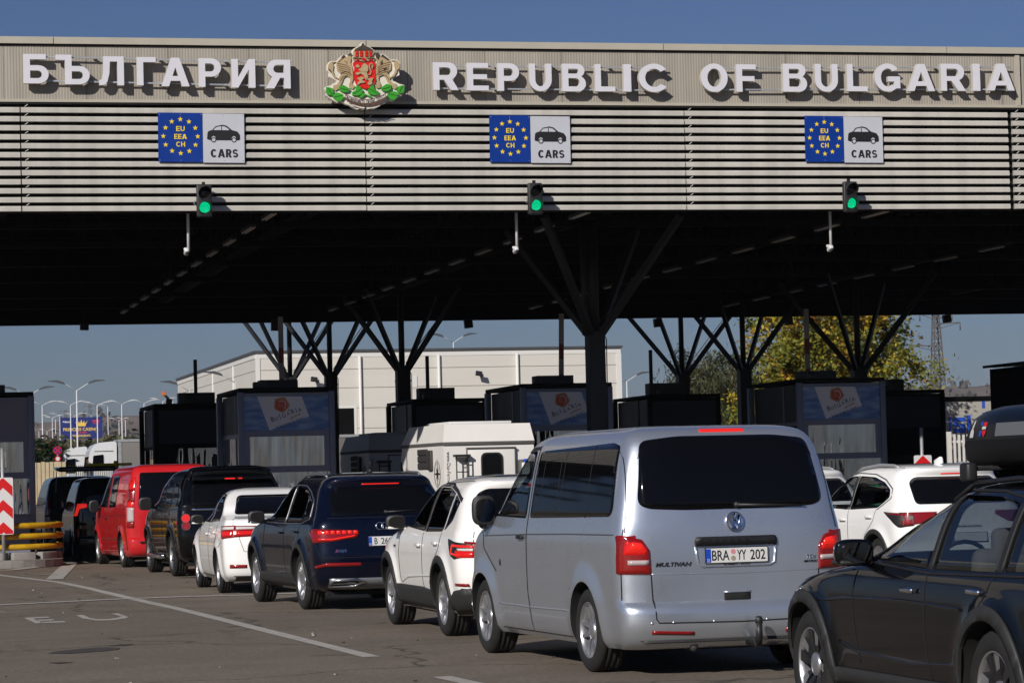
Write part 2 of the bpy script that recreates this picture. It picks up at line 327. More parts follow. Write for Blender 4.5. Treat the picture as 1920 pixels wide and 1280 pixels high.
def stripe(name, pts, wd, z=.004):
    vs = []; fs = []; pts = [V(p) for p in pts]
    dense = []
    for a, b in zip(pts[:-1], pts[1:]):
        k = max(1, int((b - a).length / .8)); dense += [a.lerp(b, i / k) for i in range(k)]
    dense.append(pts[-1])
    for i, p in enumerate(dense):
        t = (dense[min(i + 1, len(dense) - 1)] - dense[max(i - 1, 0)]).normalized(); n = V((-t.y, t.x, 0))
        j = wd / 2 + random.uniform(-.006, .006)
        vs += [(p.x + n.x * j, p.y + n.y * j, z), (p.x - n.x * j, p.y - n.y * j, z)]
    for i in range(len(dense) - 1): fs.append([2 * i, 2 * i + 1, 2 * i + 3, 2 * i + 2])
    o = MB().add(vs, fs).build(name, M_paint); o['kind'] = 'structure'; return o
def gpts(*q): return [gz(a, b) for a, b in q]
curve_px = [(-60, 1068), (0, 1078), (60, 1085), (110, 1091), (160, 1101), (210, 1113), (270, 1127), (330, 1140), (400, 1157), (500, 1182), (600, 1207), (697, 1231)]
stripe('lane_line', gpts(*curve_px), .16)
stripe('lane_line', gpts((828, 1268), (1000, 1306), (1200, 1350)), .16)
stripe('stop_line', gpts((-40, 1137), (0, 1134), (200, 1124), (330, 1119), (475, 1115), (600, 1110), (1500, 1072)), .3, .008)
stripe('lane_line', gpts((102, 1086), (118, 1070), (134, 1055)), .3, .008)
stripe('lane_line', gpts((-30, 1071), (20, 1069), (70, 1063), (120, 1058)), .3, .012)
stripe('lane_line', gpts((40, 1079), (75, 1078), (108, 1077)), .2, .012)
stripe('lane_line', gpts((-60, 1146), (-20, 1146), (6, 1147)), .14)
# painted EU on the road
def flat_poly(name, pxs, z=.004):
    mb = MB()
    for poly in pxs:
        p = [gz(a, b) for a, b in poly]; mb.add([(q.x, q.y, z) for q in p], [list(range(len(p)))])
    o = mb.build(name, M_paint); o['kind'] = 'structure'; return o
flat_poly('road_lettering', [
    [(45, 1158), (57, 1157), (80, 1167), (68, 1168.5)], [(57, 1157), (91, 1155.5), (93, 1157.6), (62, 1159.3)],
    [(66, 1162), (100, 1160.2), (103, 1162.4), (71, 1164)], [(76, 1165.7), (120, 1163.8), (123, 1166.2), (80, 1168)],
    [(143, 1153), (156, 1152.5), (168, 1158), (155, 1159)], [(155, 1159), (168, 1158), (183, 1160.5), (180, 1163)],
    [(180, 1163), (183, 1160.5), (205, 1160), (210, 1162.6)], [(210, 1162.6), (205, 1160), (222, 1157.4), (236, 1159)],
    [(222, 1157.4), (236, 1159), (241, 1156.5), (228, 1155.5)], [(228, 1155.5), (241, 1156.5), (221, 1149.4), (209, 1150)]])

M_stain = mat('oil stained asphalt', (.052, .044, .036), .7, var=.3, vs=8, bump=.25, bs=45)
def stain(pts):
    P = [gz(*q) for q in pts]; c = sum(P, V((0, 0, 0))) / len(P); vs = []
    for i in range(40):
        t = i / 40 * len(P); k = int(t); q = P[k].lerp(P[(k + 1) % len(P)], t - k); q = c + (q - c) * (1 + .10 * noise.noise(V((i * .6, pts[0][0], 0)))); vs.append((q.x, q.y, .004))
    o = MB().add(vs, [list(range(40))]).build('oil_stain', M_stain); o['kind'] = 'structure'
stain([(88, 1224.5), (110, 1220), (160, 1215), (200, 1213), (225, 1214.5), (222, 1217.5), (190, 1221), (130, 1225)]); stain([(200, 1211), (225, 1207.5), (250, 1207), (235, 1210)]); stain([(330, 1083), (360, 1081), (396, 1080.5), (380, 1083)]); stain([(90, 1242), (120, 1240.5), (140, 1241.5), (110, 1244)])

def debris():
    R = random.Random(11); mb = MB()
    for _ in range(130):
        x, y = R.uniform(-2, 12), R.uniform(19, 58); s = R.uniform(.008, .02) if R.random() < .85 else R.uniform(.02, .03); a = R.uniform(0, 3)
        mb.box((x, y, .004 + s * .25), (s * R.uniform(.8, 2), s, s * .5), R.choice((0, 0, 1)), Matrix.Rotation(a, 4, 'Z'))
    tag(mb.build('grit', [mat('pale grit', (.30, .29, .27), .9), mat('dark grit', (.03, .028, .025), .9)]), 'loose pale and dark grit scattered on the asphalt', 'grit', None, 'stuff')
debris()

# ------------------------------------------------------------------ canopy
YF = 54.0; ZB, ZL, ZC, ZT = 6.82, 8.93, 10.0, 10.13
cj = [gy(x, 300, YF).x for x in (39, 685, 1284, 1891)]     # joints between the louvre panels
pitch = cj[2] - cj[1]; cj = [cj[0] - pitch] + cj + [cj[3] + .12 + pitch * i for i in (1, 2)]
canopy = empty('border_canopy', (13, YF, 0), 'long beige border checkpoint canopy with louvred front above the car lanes', 'canopy')
def cpart(mb, name, m):
    o = mb.build(name, m, canopy); o.matrix_parent_inverse = Matrix.Translation((-13, -YF, 0)); return o
XA, XB = -14., 46.
# corrugated upper band
mb = MB(); n = int((XB - XA) / .056); vs = []; fs = []
for i in range(n + 1):
    x = XA + i * .056
    for dx, dy in ((0, 0), (.022, 0), (.027, .0035), (.051, .0035)): vs += [(x + dx, YF - dy, ZL), (x + dx, YF - dy, ZC)]
for i in range(len(vs) // 2 - 1): fs.append([2 * i, 2 * i + 2, 2 * i + 3, 2 * i + 1])
mb.add(vs, fs); mb.bb((XA, YF + .02, ZL), (XB, YF + .12, ZC))
for i in range(int((XB - XA) / 1.55)):          # hairline joints of the upper sheets
    mb.bb((XA + i * 1.55, YF - .006, ZL), (XA + i * 1.55 + .010, YF + .004, ZC), 1)
cpart(mb, 'upper_panel', [M_panel, mat('joint grey', lin((105, 98, 88)), .7)])
mb = MB()
for i in range(10): mb.bb((XA + 6 * i, YF - .075, ZC), (XA + 6 * i + 5.985, YF + 1.0, ZT), 0)
mb.bb((XA, YF - .035, ZC - .03), (XB, YF + .05, ZC), 1)
mb.bb((XA, YF - .05, ZL - .035), (XB, YF + .05, ZL + .02), 0)
mb.bb((XA, YF - .03, ZL - .07), (XB, YF + .05, ZL - .035), 1)
xt = gy(1906, 140, YF).x
mb.bb((xt - .04, YF - .06, ZL), (xt + .05, YF, ZC - .031), 0)
cpart(mb, 'roof_trim', [M_trim, M_dark])
# louvres: twelve trapezoid slats per segment
NS = 12; pz = (ZL - .07 - ZB) / NS
def slats(x0, x1, y=YF, mats=None, face=-1):
    mb = MB()
    for k in range(NS):
        z0 = ZB + k * pz; h = pz * .62
        prof = [(-.02, z0 + .004), (.045, z0), (.055, z0 + .006), (.055, z0 + h - .026), (.03, z0 + h), (-.02, z0 + h + .004)]
        dz = random.uniform(-.002, .002)
        vs = [(x0, y + face * a, b + dz) for a, b in prof] + [(x1, y + face * a, b + dz) for a, b in prof]; q = len(prof)
        fs = [[i, (i + 1) % q, (i + 1) % q + q, i + q] for i in range(q)] + [list(range(q))[::-1], list(range(q, 2 * q))]
        if face > 0: fs = [f[::-1] for f in fs]
        mb.add(vs, fs, 0)
    return mb
segs = [(cj[i] + .012, cj[i + 1] - .012) for i in range(len(cj) - 1)]
segs[4] = (cj[4] + .09, segs[4][1])
segs = [(XA, cj[0] - .012)] + segs + [(cj[-1] + .012, XB)]
for a, b in segs:
    mb = slats(a, b)
    for k in range(NS): mb.bar((a + .07, YF - .045, ZB + k * pz + pz * .66), (a + .13, YF - .045, ZB + k * pz + pz * .93), .012, .012, 1)
    cpart(mb, 'louvre_panel', [M_slat, M_ledge])
mb = MB(); mb.bb((XA, YF + .10, ZB + .02), (XB, YF + .12, ZL), 0)
cpart(mb, 'louvre_gap_shade', M_dark)  # black sheet standing in for the shaded interior behind the open slat gaps
# roof, sides, far fascia, trusses
YB = 91.0
mb = MB(); mb.bb((XA, YF + .3, 9.3), (XB, 93, 9.9)).bb((13, 93.002, 9.3), (33, 106, 9.9))
for i in range(26): mb.bb((XA, YF + 1.2 + i * 1.45, 9.05), (XB, YF + 1.35 + i * 1.45, 9.3))
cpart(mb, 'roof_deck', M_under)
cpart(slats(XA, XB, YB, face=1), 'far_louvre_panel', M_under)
mb = MB(); mb.bb((XA, YB - .12, ZB), (XB, YB - .06, 9.3))
cpart(mb, 'far_fascia_frame', M_steel); mb = MB().bb((XA, YF + .12, ZB - .01), (XB, YF + .3, ZB + .12)); cpart(mb, 'fascia_frame', M_steel)
mb = MB()
for Y in (57.5, 61.2, 66, 71.5, 77, 83.2, 88):
    for z in (7.15, 8.9): mb.bb((XA, Y - .09, z), (XB, Y + .09, z + .14))
    for i in range(40):
        a = XA + i * 1.5; mb.bar((a, Y, 7.25), (a + .75, Y, 8.9), .07); mb.bar((a + .75, Y, 8.9), (a + 1.5, Y, 7.25), .07)
cpart(mb, 'roof_truss', M_steel)
mb = MB()
for X in (-3.2, 3.3, 9.8, 16.3, 22.8, 29.3, 35.8):
    mb.bb((X - .1, YF + .3, 7.3), (X + .1, YB - .2, 7.48)); mb.bb((X - .06, YF + .3, 8.75), (X + .06, YB - .2, 8.89))
    for i in range(24): a = YF + .6 + i * 1.5; mb.bar((X, a, 7.4), (X, a + .75, 8.8), .07); mb.bar((X, a + .75, 8.8), (X, a + 1.5, 7.4), .07)
cpart(mb, 'roof_girder', M_steel)
# unlit tube lamps in rows under the roof (each a part)
xrow = gy(400, 503, 66).x
for X in [xrow - 6.5 + 6.5 * i for i in range(5)]:
    for k in range(11):
        y = 57 + k * 3.05
        mb = MB(); mb.bb((-.07, -.75, 0), (.07, .75, .05), 0); mb.tube([(-.035, -.72, -.02), (-.035, .72, -.02)], .016, 6, 1); mb.tube([(.035, -.72, -.02), (.035, .72, -.02)], .016, 6, 1)
        o = mb.build('tube_lamp', [M_black, M_lamp], canopy, (X - 13, y - YF, 7.02))

# lettering on the canopy
def px_box(x0, y0, x1, y1, Y):
    a, b = gy((x0 + x1) / 2, y0, Y), gy((x0 + x1) / 2, y1, Y); l, r = gy(x0, (y0 + y1) / 2, Y), gy(x1, (y0 + y1) / 2, Y)
    return ((l.x + r.x) / 2, (a.z + b.z) / 2), (r.x - l.x, a.z - b.z)
YL = YF - .235
def word(name, label, items, rails):
    (c0, _), = [px_box(items[0][1], items[0][2], items[-1][3], items[-1][4], YL)]
    e = empty(name, (c0[0], YL, c0[1]), label, 'lettering')
    for ch, x0, y0, x1, y1 in items:
        c, wh = px_box(x0, y0, x1, y1, YL)
        mb = MB().glyph(ch, FRX(0), (0, 0), wh, -.11, 0, 0, 1)
        mb.build('letter', [M_letter, M_ledge], e, (c[0] - c0[0], 0, c[1] - c0[1]))
    for x0, y0, x1, y1 in rails:
        a, b = gy(x0, y0, YL + .12), gy(x1, y1, YL + .12); mb = MB().bar(a - V((c0[0], YL, c0[1])), b - V((c0[0], YL, c0[1])), .022, .03)
        for t in (.02, .25, .5, .75, .98):
            p = a.lerp(b, t) - V((c0[0], YL, c0[1])); mb.bb((p.x - .02, .11, p.z - .02), (p.x + .02, .235, p.z + .02))
        mb.build('rail', M_gal, e)
    return e
Z1 = lambda ch, a, b, c, d: (ch, a / 3, 50 + b / 3, c / 3, 50 + d / 3)
Z2 = lambda ch, a, b, c, d: (ch, 600 + a / 3, 50 + b / 3, 600 + c / 3, 50 + d / 3)
Z3 = lambda ch, a, b, c, d: (ch, 1280 + a / 3, 50 + b / 3, 1280 + c / 3, 50 + d / 3)
word('sign_lettering', 'white Cyrillic letters БЪЛГАРИЯ mounted on rails at the left of the canopy', [
    Z1('Б', 131, 155, 273, 320), Z1('Ъ', 314, 159, 504, 325), Z1('Л', 558, 168, 697, 330), Z1('Г', 770, 172, 877, 331), Z1('А', 908, 176, 1065, 336),
    Z1('Р', 1118, 179, 1244, 340), Z1('И', 1303, 183, 1436, 344), Z1('Я', 1495, 187, 1634, 348)], [(52, 106, 545, 117.5), (52, 151, 545, 162)])
word('sign_lettering', 'white letters REPUBLIC mounted on rails right of the coat of arms', [
    Z2('R', 637, 202, 779, 357), Z2('E', 827, 205, 948, 360), Z2('P', 1000, 207, 1121, 362), Z2('U', 1177, 209, 1303, 364), Z2('B', 1363, 210, 1495, 365),
    Z2('L', 1547, 212, 1660, 365), Z2('I', 1708, 212, 1750, 366), Z2('C', 1793, 209, 1966, 369)], [(822, 123.5, 1250, 128), (822, 166, 1250, 170)])
word('sign_lettering', 'white letters OF BULGARIA mounted on rails at the right of the canopy', [
    Z3('O', 103, 208, 253, 368), Z3('F', 302, 213, 413, 367), Z3('B', 565, 210, 699, 367), Z3('U', 745, 211, 873, 367), Z3('L', 925, 211, 1039, 364),
    Z3('G', 1080, 208, 1226, 366), Z3('A', 1265, 211, 1418, 363), Z3('R', 1453, 210, 1591, 362), Z3('I', 1632, 210, 1673, 362), Z3('A', 1716, 209, 1866, 360)], [(1325, 128, 1895, 126.5), (1325, 168.5, 1895, 168)])

# coat of arms: layered relief plates
YC = YF - .34
def cz(pts, Y=YC): return [(q.x, q.z) for q in (gy(600 + a / 8.83, 70 + b / 8.83, Y) for a, b in pts)]
def mir(pts): return [(2 * (703 + (y - 100) * .05) - x, y - .05 * ((703 + (y - 100) * .05) - x)) for x, y in pts][::-1]
M_gold = mat('weathered gold relief', lin((170, 150, 112)), .6, var=.18, vs=6)
M_soot = mat('soot stained relief', lin((62, 54, 44)), .85, var=.6, vs=9)
M_leaf = mat('green enamel', lin((52, 150, 34)), .5, var=.1, vs=6)
M_shield = mat('red enamel', lin((206, 26, 14)), .45, var=.06, vs=5)
M_brown = mat('brown ribbon edge', lin((98, 62, 46)), .6)
M_plate = mat('white relief plate', lin((214, 208, 196)), .5, var=.06, vs=5)
crest = empty('coat_of_arms', (gy(682, 145, YC).x, YC, gy(682, 145, YC).z), 'coat of arms with two gold lions, red shield and crown on the canopy', 'coat of arms')
ci = Matrix.Translation(-crest.location)
def crel(name, polys, d0, d1, m):
    mb = MB()
    for p in polys: mb.prism(cz(p), FRX(YC), d0, d1)
    o = mb.build(name, m, crest); o.matrix_parent_inverse = ci; return o
half = [(703, 86), (668, 104), (658, 148), (600, 165), (552, 195), (524, 235), (527, 268), (480, 265), (430, 300), (380, 290), (330, 330), (270, 395), (200, 392), (150, 408), (115, 470), (118, 545), (150, 590), (145, 655), (190, 675), (255, 710), (275, 738), (215, 770), (165, 800), (90, 822), (73, 860), (110, 915), (100, 962), (150, 1005), (230, 1052), (290, 1085), (350, 1062), (430, 1112), (480, 1122), (560, 1172), (618, 1196), (670, 1180), (735, 1196), (750, 1125)]
crel('backing_plate', [half + mir(half)[:-1]], -.12, 0, M_plate)
lion = [(428, 335), (392, 312), (345, 345), (285, 405), (268, 470), (282, 560), (330, 600), (350, 622), (300, 690), (318, 730), (270, 790), (222, 800), (212, 862), (250, 895), (315, 850), (345, 780), (365, 735), (385, 685), (425, 645), (490, 668), (498, 725), (475, 790), (485, 850), (540, 865), (575, 815), (522, 765), (548, 690), (540, 600), (528, 500), (498, 425), (515, 360), (490, 285), (455, 290), (450, 330)]
tail = [(262, 412), (200, 405), (160, 425), (130, 470), (132, 540), (178, 575), (190, 610), (235, 675), (300, 700), (290, 680), (232, 625), (210, 560), (222, 480), (205, 432)]
def thick(pts, wd=6.):
    out = []; k = len(pts)
    L = []; Rr = []
    for i, (x, y) in enumerate(pts):
        a, b = pts[max(0, i - 1)], pts[min(k - 1, i + 1)]; t = V((b[0] - a[0], b[1] - a[1])).normalized(); L.append((x - t.y * wd, y + t.x * wd)); Rr.append((x + t.y * wd, y - t.x * wd))
    return L + Rr[::-1]
mane = [[(280 + 12 * k, 440 + 34 * k), (350, 450 + 36 * k), (430, 470 + 34 * k), (500, 520 + 32 * k)] for k in range(5)]
ribs = [[(330, 620), (400, 575), (470, 585), (530, 640)], [(330, 730), (380, 650), (450, 640)], [(400, 400), (440, 420), (440, 450)], [(300, 420), (340, 380), (390, 350)]]
for mm in (lambda p: p, mir):
    crel('lion', [mm(lion), mm(tail)], 0, .03, M_gold)
    crel('lion_outline', [mm(thick(q, 4.5)) for q in mane + ribs], .03, .036, M_brown)
crel('lion_stain', [[(340, 345), (382, 298), (425, 322), (385, 345)], [(440, 300), (500, 262), (528, 285), (480, 310)], [(135, 520), (175, 560), (178, 590), (140, 560)]], .036, .042, M_soot)
crel('lion_stain', [[(905, 260), (960, 262), (985, 300), (960, 380), (915, 330)], [(1000, 320), (1030, 285), (1085, 330), (1150, 380), (1100, 380), (1050, 345)], [(1000, 420), (1035, 405), (1020, 460), (990, 450)], [(1030, 520), (1100, 510), (1060, 555)]], .036, .042, M_soot)
shield = [(540, 425), (600, 406), (690, 425), (720, 440), (765, 425), (840, 404), (905, 420), (918, 462), (900, 520), (912, 600), (915, 700), (890, 785), (830, 830), (750, 868), (670, 832), (600, 790), (568, 720), (555, 600), (566, 512), (545, 470)]
crel('shield', [shield], 0, .045, M_shield)
crel('shield_lion', [[(690, 470), (715, 445), (745, 445), (790, 490), (788, 560), (762, 590), (690, 580), (640, 560), (632, 530), (680, 510)],
    [(690, 575), (762, 585), (780, 640), (790, 665), (760, 720), (735, 690), (715, 640), (660, 610), (620, 635), (585, 625), (585, 595), (640, 585)],
    [(690, 660), (720, 690), (680, 720), (730, 740), (728, 765), (660, 770), (620, 800), (608, 760), (650, 730), (600, 690)], [(750, 690), (800, 690), (878, 680), (850, 740), (855, 785), (800, 805), (775, 770), (812, 735)],
    [(585, 470), (620, 460), (650, 500), (620, 515), (585, 505)], thick([(785, 630), (825, 625), (838, 580), (812, 520), (812, 455), (840, 440), (860, 470)], 8), [(840, 480), (878, 480), (855, 535)]], .045, .07, M_gold)
crown = [(560, 330), (545, 255), (575, 200), (640, 165), (690, 150), (703, 105), (722, 150), (790, 165), (860, 205), (885, 255), (865, 330), (900, 345), (890, 400), (800, 395), (720, 410), (640, 395), (555, 395), (535, 340)]
crel('crown', [crown], 0, .04, M_gold)
crel('crown_stain', [[(560, 240), (580, 200), (640, 165), (675, 150), (690, 108), (725, 110), (728, 150), (790, 168), (860, 208), (880, 240), (800, 228), (640, 228)], [(535, 345), (560, 340), (620, 350), (690, 352), (690, 372), (600, 372), (560, 368)], [(760, 352), (850, 345), (900, 350), (880, 370), (800, 372)]], .04, .05, M_soot)
sq = []
for cx in (600, 675, 760, 828):
    for cy in (258, 308): sq.append([(cx - 24, cy - 22), (cx + 22, cy - 24), (cx + 24, cy + 20), (cx - 22, cy + 22)])
sq += [[(685, 385), (700, 350), (725, 345), (745, 355), (760, 388), (720, 396)], [(590, 372), (620, 366), (640, 385), (600, 392)], [(800, 386), (830, 366), (860, 372), (850, 392)]]
crel('crown_jewel', sq, .05, .06, M_shield)
leaves = [[(98, 832), (150, 838), (200, 855), (222, 920), (188, 965), (120, 960), (95, 905)], [(195, 965), (260, 925), (310, 930), (372, 952), (390, 1000), (340, 1060), (285, 1070), (225, 1022)],
          [(305, 820), (380, 798), (440, 830), (488, 862), (455, 912), (380, 922), (318, 885)], [(600, 800), (650, 820), (702, 880), (690, 940), (620, 972), (535, 968), (525, 915), (585, 880)], [(640, 1000), (700, 930), (860, 985), (840, 1010), (745, 960), (680, 1010)]]
for q in leaves[:4]: crel('oak_leaf', [q], 0, .055, M_leaf); crel('oak_leaf', [mir(q)], 0, .055, M_leaf)
crel('oak_stem', [leaves[4]], 0, .05, M_leaf)
vein = [[(120, 850), (160, 900), (185, 950)], [(215, 1000), (290, 985), (360, 965)], [(330, 850), (400, 870), (460, 880)], [(545, 945), (620, 900), (680, 860)]]
M_vein = mat('dark green vein', lin((20, 60, 14)), .6)
for q in vein: crel('leaf_vein', [thick(q, 4)], .055, .06, M_vein); crel('leaf_vein', [mir(thick(q, 4))], .055, .06, M_vein)
def arc(dy, k=14, x0=385, x1=1100): return [(x0 + (x1 - x0) * i / k, 925 + dy + (1 - ((i / k - .48) / .52) ** 2) * 120) for i in range(k + 1)]
crel('ribbon', [arc(0) + arc(58)[::-1]], .056, .075, M_plate)
crel('ribbon_edge', [thick(arc(0), 5), thick(arc(62), 7), thick(arc(100, 14, 420, 1060), 4), thick([(480, 1110), (560, 1120), (640, 1150), (690, 1130)], 6), thick([(1010, 1110), (930, 1120), (850, 1150), (800, 1130)], 6)], .075, .08, M_brown)
mb = MB(); txt = 'СЪЕДИНЕНИЕТО ПРАВИ СИЛАТА'; A = arc(32, len(txt) + 1)
for i, ch in enumerate(txt):
    if ch != ' ':
        p = cz([A[i + 1]])[0]; q = cz([A[i], A[i + 2]]); mb.text(ch, FRX(YC), p, (0.03, .048), .004, .01, 0, .076, rot=atan2(q[1][1] - q[0][1], q[1][0] - q[0][0]))
o = mb.build('motto_lettering', M_ink, crest); o.matrix_parent_inverse = ci
o = MB().bb((crest.location.x - .5, YC + .12, crest.location.z - .3), (crest.location.x - .42, YF, crest.location.z + .3)).bb((crest.location.x + .42, YC + .12, crest.location.z - .3), (crest.location.x + .5, YF, crest.location.z + .3)).build('bracket', M_gal, crest); o.matrix_parent_inverse = ci

# EU / CARS lane signs
def star(c, r):
    return [(c[0] + (r if i % 2 == 0 else r * .40) * sin(pi * i / 5), c[1] + (r if i % 2 == 0 else r * .40) * cos(pi * i / 5)) for i in range(10)]
where = ['above the left car lane', 'above the middle car lane', 'above the right car lane']
for si, (x0, x1, x2, y0, y1) in enumerate(((296.5, 380, 458, 212, 304), (918, 994.5, 1069, 217, 304.5), (1509.5, 1582, 1655, 218, 304))):
    YS = YF - .1; c, wh = px_box(x0, y0, x2, y1, YS); Wd, Hh = wh; bl = (x1 - x0) / (x2 - x0) * Wd; tilt = -.012
    e = empty('lane_sign', (c[0], YS, c[1]), 'EU EEA CH CARS sign board on the louvres ' + where[si], 'sign', 'lane signs on the canopy'); fr = FRX(0)
    e.rotation_euler = (0, rad(.3), 0)
    MB().bb((-Wd / 2, -.004, -Hh / 2), (-Wd / 2 + bl - .004, .02, Hh / 2)).build('blue_panel', M_blue, e)
    MB().bb((-Wd / 2 + bl + .002, -.004, -Hh / 2 - .01), (Wd / 2, .02, Hh / 2 - .01)).build('white_panel', M_signwhite, e)
    bc = -Wd / 2 + bl / 2
    for k in range(12): MB().prism(star((bc + bl * .385 * sin(pi * k / 6), Hh * .02 + Hh * .345 * cos(pi * k / 6)), .052), fr, .004, .008).build('star', M_yellow, e)
    for t, dz, f in (('EU', .16, .19), ('EEA', .0, .28), ('CH', -.155, .2)): MB().glyphs(t, fr, (bc, Hh * dz + Hh * .015), (bl * f, Hh * .10), .004, .008).build('sign_text', M_yellow, e)
    wc = (-Wd / 2 + bl + Wd / 2) / 2; ww = Wd - bl
    mb = MB().glyphs('CARS', fr, (wc + .01, -Hh * .32), (ww * .66, Hh * .17), .004, .008, 0, .26, .2); mb.build('sign_text', M_ink, e)
    sil = [(-.40, .02), (-.385, .16), (-.36, .19), (-.27, .22), (-.19, .31), (-.02, .345), (.08, .32), (.20, .22), (.34, .18), (.395, .10), (.40, 0), (.37, -.03), (.31, -.03), (.29, .05), (.25, .08), (.2, .05), (.18, -.03), (-.18, -.03), (-.20, .05), (-.24, .08), (-.29, .05), (-.31, -.03), (-.39, -.01)]
    S = ww; f2 = (V((wc, 0, -Hh * .03)), V((S, 0, 0)), V((0, 0, S)), V((0, -1, 0)))
    mb = MB().prism(sil, f2, .004, .008)
    for xx in (-.24, .25):
        mb.lathe([(S * .062, -.009), (S * .062, -.003)], (wc + S * xx, 0, -Hh * .03 - S * .02), 1, 16); mb.prism([(xx + .062 * cos(a * pi / 8), -.02 + .062 * sin(a * pi / 8)) for a in range(16)], f2, .004, .009)
    mb.build('car_pictogram', M_ink, e)
    mb = MB()
    for xx in (-.24, .25): mb.prism([(xx + .04 * cos(a * pi / 8), -.02 + .04 * sin(a * pi / 8)) for a in range(16)], f2, .009, .012)
    mb.prism([(-.245, .215), (-.18, .285), (-.06, .31), (-.055, .215)], f2, .009, .011); mb.prism([(-.035, .215), (-.04, .312), (.05, .295), (.13, .235), (.13, .215)], f2, .009, .011)
    mb.build('car_pictogram_window', M_signwhite, e)
    mb = MB()
    for xx in (-Wd / 2 + .03, bc, -Wd / 2 + bl - .03, wc, Wd / 2 - .03):
        for zz in (-Hh / 2 + .03, Hh / 2 - .035): mb.lathe([(0, -.01), (.008, -.01), (.008, -.004)], (xx, 0, zz), 1, 8)
    mb.build('screw', M_gal, e)

# traffic lights and CCTV poles
M_green = mat('lit green lens', (.0, .3, .12), .3, emit=(.0, 1., .42), es=1.0)
def tl_lens():
    nt = M_green.node_tree; b = nt.nodes['Principled BSDF']; v = nt.nodes.new('ShaderNodeTexVoronoi'); v.inputs['Scale'].default_value = 60
    tc = nt.nodes.new('ShaderNodeTexCoord'); r = nt.nodes.new('ShaderNodeMapRange'); r.inputs[1].default_value = 0; r.inputs[2].default_value = .6; r.inputs[3].default_value = 1.15; r.inputs[4].default_value = .5
    nt.links.new(tc.outputs['Object'], v.inputs['Vector']); nt.links.new(v.outputs[0], r.inputs[0]); nt.links.new(r.outputs[0], b.inputs['Emission Strength'])
tl_lens()
M_lensoff = mat('unlit dark lens', (.012, .006, .006), .25)
for si, (cx, cyt, cyb) in enumerate(((383.5, 345, 408), (1004.5, 344, 401), (1595.5, 343, 395))):
    Yt = YF - .42; c, wh = px_box(cx - 15, cyt, cx + 15, cyb, Yt); h = .62
    e = empty('traffic_light', (c[0], Yt, c[1] - .0), 'two lamp traffic light lit green ' + where[si].replace('above', 'hung over'), 'traffic light', 'traffic lights on the canopy edge')
    MB().box((0, .06, 0), (.29, .12, h), 0, None, .03).bb((-.03, .1, -.02), (.03, .36, .04)).bb((-.03, .1, h / 2 - .02), (.03, .14, h / 2 + .06)).build('housing', M_black, e)
    for zz, lit in ((.16, 0), (-.125, 1)):
        MB().lathe([(0, -.03), (.05, -.026), (.09, -.012), (.105, 0), (.105, .01)], (0, 0, zz), 1, 24).build('lens', M_green if lit else M_lensoff, e)
        vs = []; fs = []; n = 20
        for i in range(n + 1):
            a = rad(-40) + rad(260) * i / n; d = .19 * (0.35 + .65 * sin(min(pi, max(0., (a - rad(-40)) / rad(260) * pi))))
            vs += [(.125 * cos(a), 0, zz + .125 * sin(a)), (.125 * cos(a), -d, zz + .125 * sin(a) - .02), (.116 * cos(a), -d, zz + .116 * sin(a) - .02), (.116 * cos(a), 0, zz + .116 * sin(a))]
        for i in range(n): fs += [[4 * i + k, 4 * i + (k + 1) % 4, 4 * i + 4 + (k + 1) % 4, 4 * i + 4 + k] for k in range(4)]
        MB().add(vs, fs, 0, False).build('visor', M_black, e)
    MB().tube([(-.14, .05, -.02), (-.19, .02, .0), (-.2, .02, -.06), (-.14, .03, -.1)], .006, 6).build('cable', M_gal, e)
for si, (xa, ya, xb, yb) in enumerate(((353, 398, 353.5, 470), (969, 396, 969.5, 467), (1557.5, 394, 1558, 464))):
    a, b = gy(xa, ya, YF + .5), gy(xb, yb, YF + .5)
    e = empty('cctv_camera', b, 'white CCTV camera on a thin drop pole ' + where[si].replace('above', 'over'), 'camera', 'CCTV cameras hung from the canopy')
    MB().tube([(0, 0, 0), (0, 0, a.z - b.z + .5)], .028, 10).build('drop_pole', M_white, e)
    MB().box((-.05, -.09, -.03), (.09, .2, .09), 0, Matrix.Rotation(rad(-18), 4, 'X'), .03).box((-.05, .02, .03), (.08, .06, .06), 0, None, .02).build('camera_body', M_white, e)
    MB().lathe([(0, -.02), (.03, -.015), (.032, 0)], (-.05, -.19, -.06), 1, 14).build('camera_lens', M_ink, e)
# ------------------------------------------------------------------ canopy columns
def column(X, Y, zn, px, top, front=False, label=''):
    e = empty('canopy_column', (X, Y, 0), label, 'column', 'branching columns under the canopy')
    w0 = .185 if front else .20
    mb = MB().bb((-w0, -w0, .15), (w0, w0, zn - .02)); mb.bb((-w0 - .03, -w0 - .03, .15), (w0 + .03, w0 + .03, .5)); mb.bb((-w0 - .012, -w0 - .012, zn - .40), (w0 + .012, w0 + .012, zn - .36))
    mb.build('shaft', M_column, e)
    mb = MB().tube([(-.02, 0, zn - .1), (-.02, 0, top)], .13 if front else .09, 14)
    if front: mb.tube([(-.24, -.05, zn - .1), (-.24, -.05, top)], .06, 10)
    mb.build('stem', M_column, e)
    h = top - zn; a, b = (.64, .74) if front else (.63, .80)
    for sx in (-1, 1):
        for sy in (-1, 1):
            MB().bar((sx * .12, sy * .12, zn - .08), (sx * a * h, sy * b * h, top), .11 if not front else .15, .13).build('branch', M_column, e)
    MB().tube([(w0, -w0 - .04, zn - 2.2), (w0 + .02, -w0 - .04, zn - .2), (w0 - .12, -.1, zn + .15), (.3 * h * a, -.3 * h * b - .1, zn + .32 * h), (h * a, -h * b - .08, top)], .012, 6).build('cable', M_column, e)
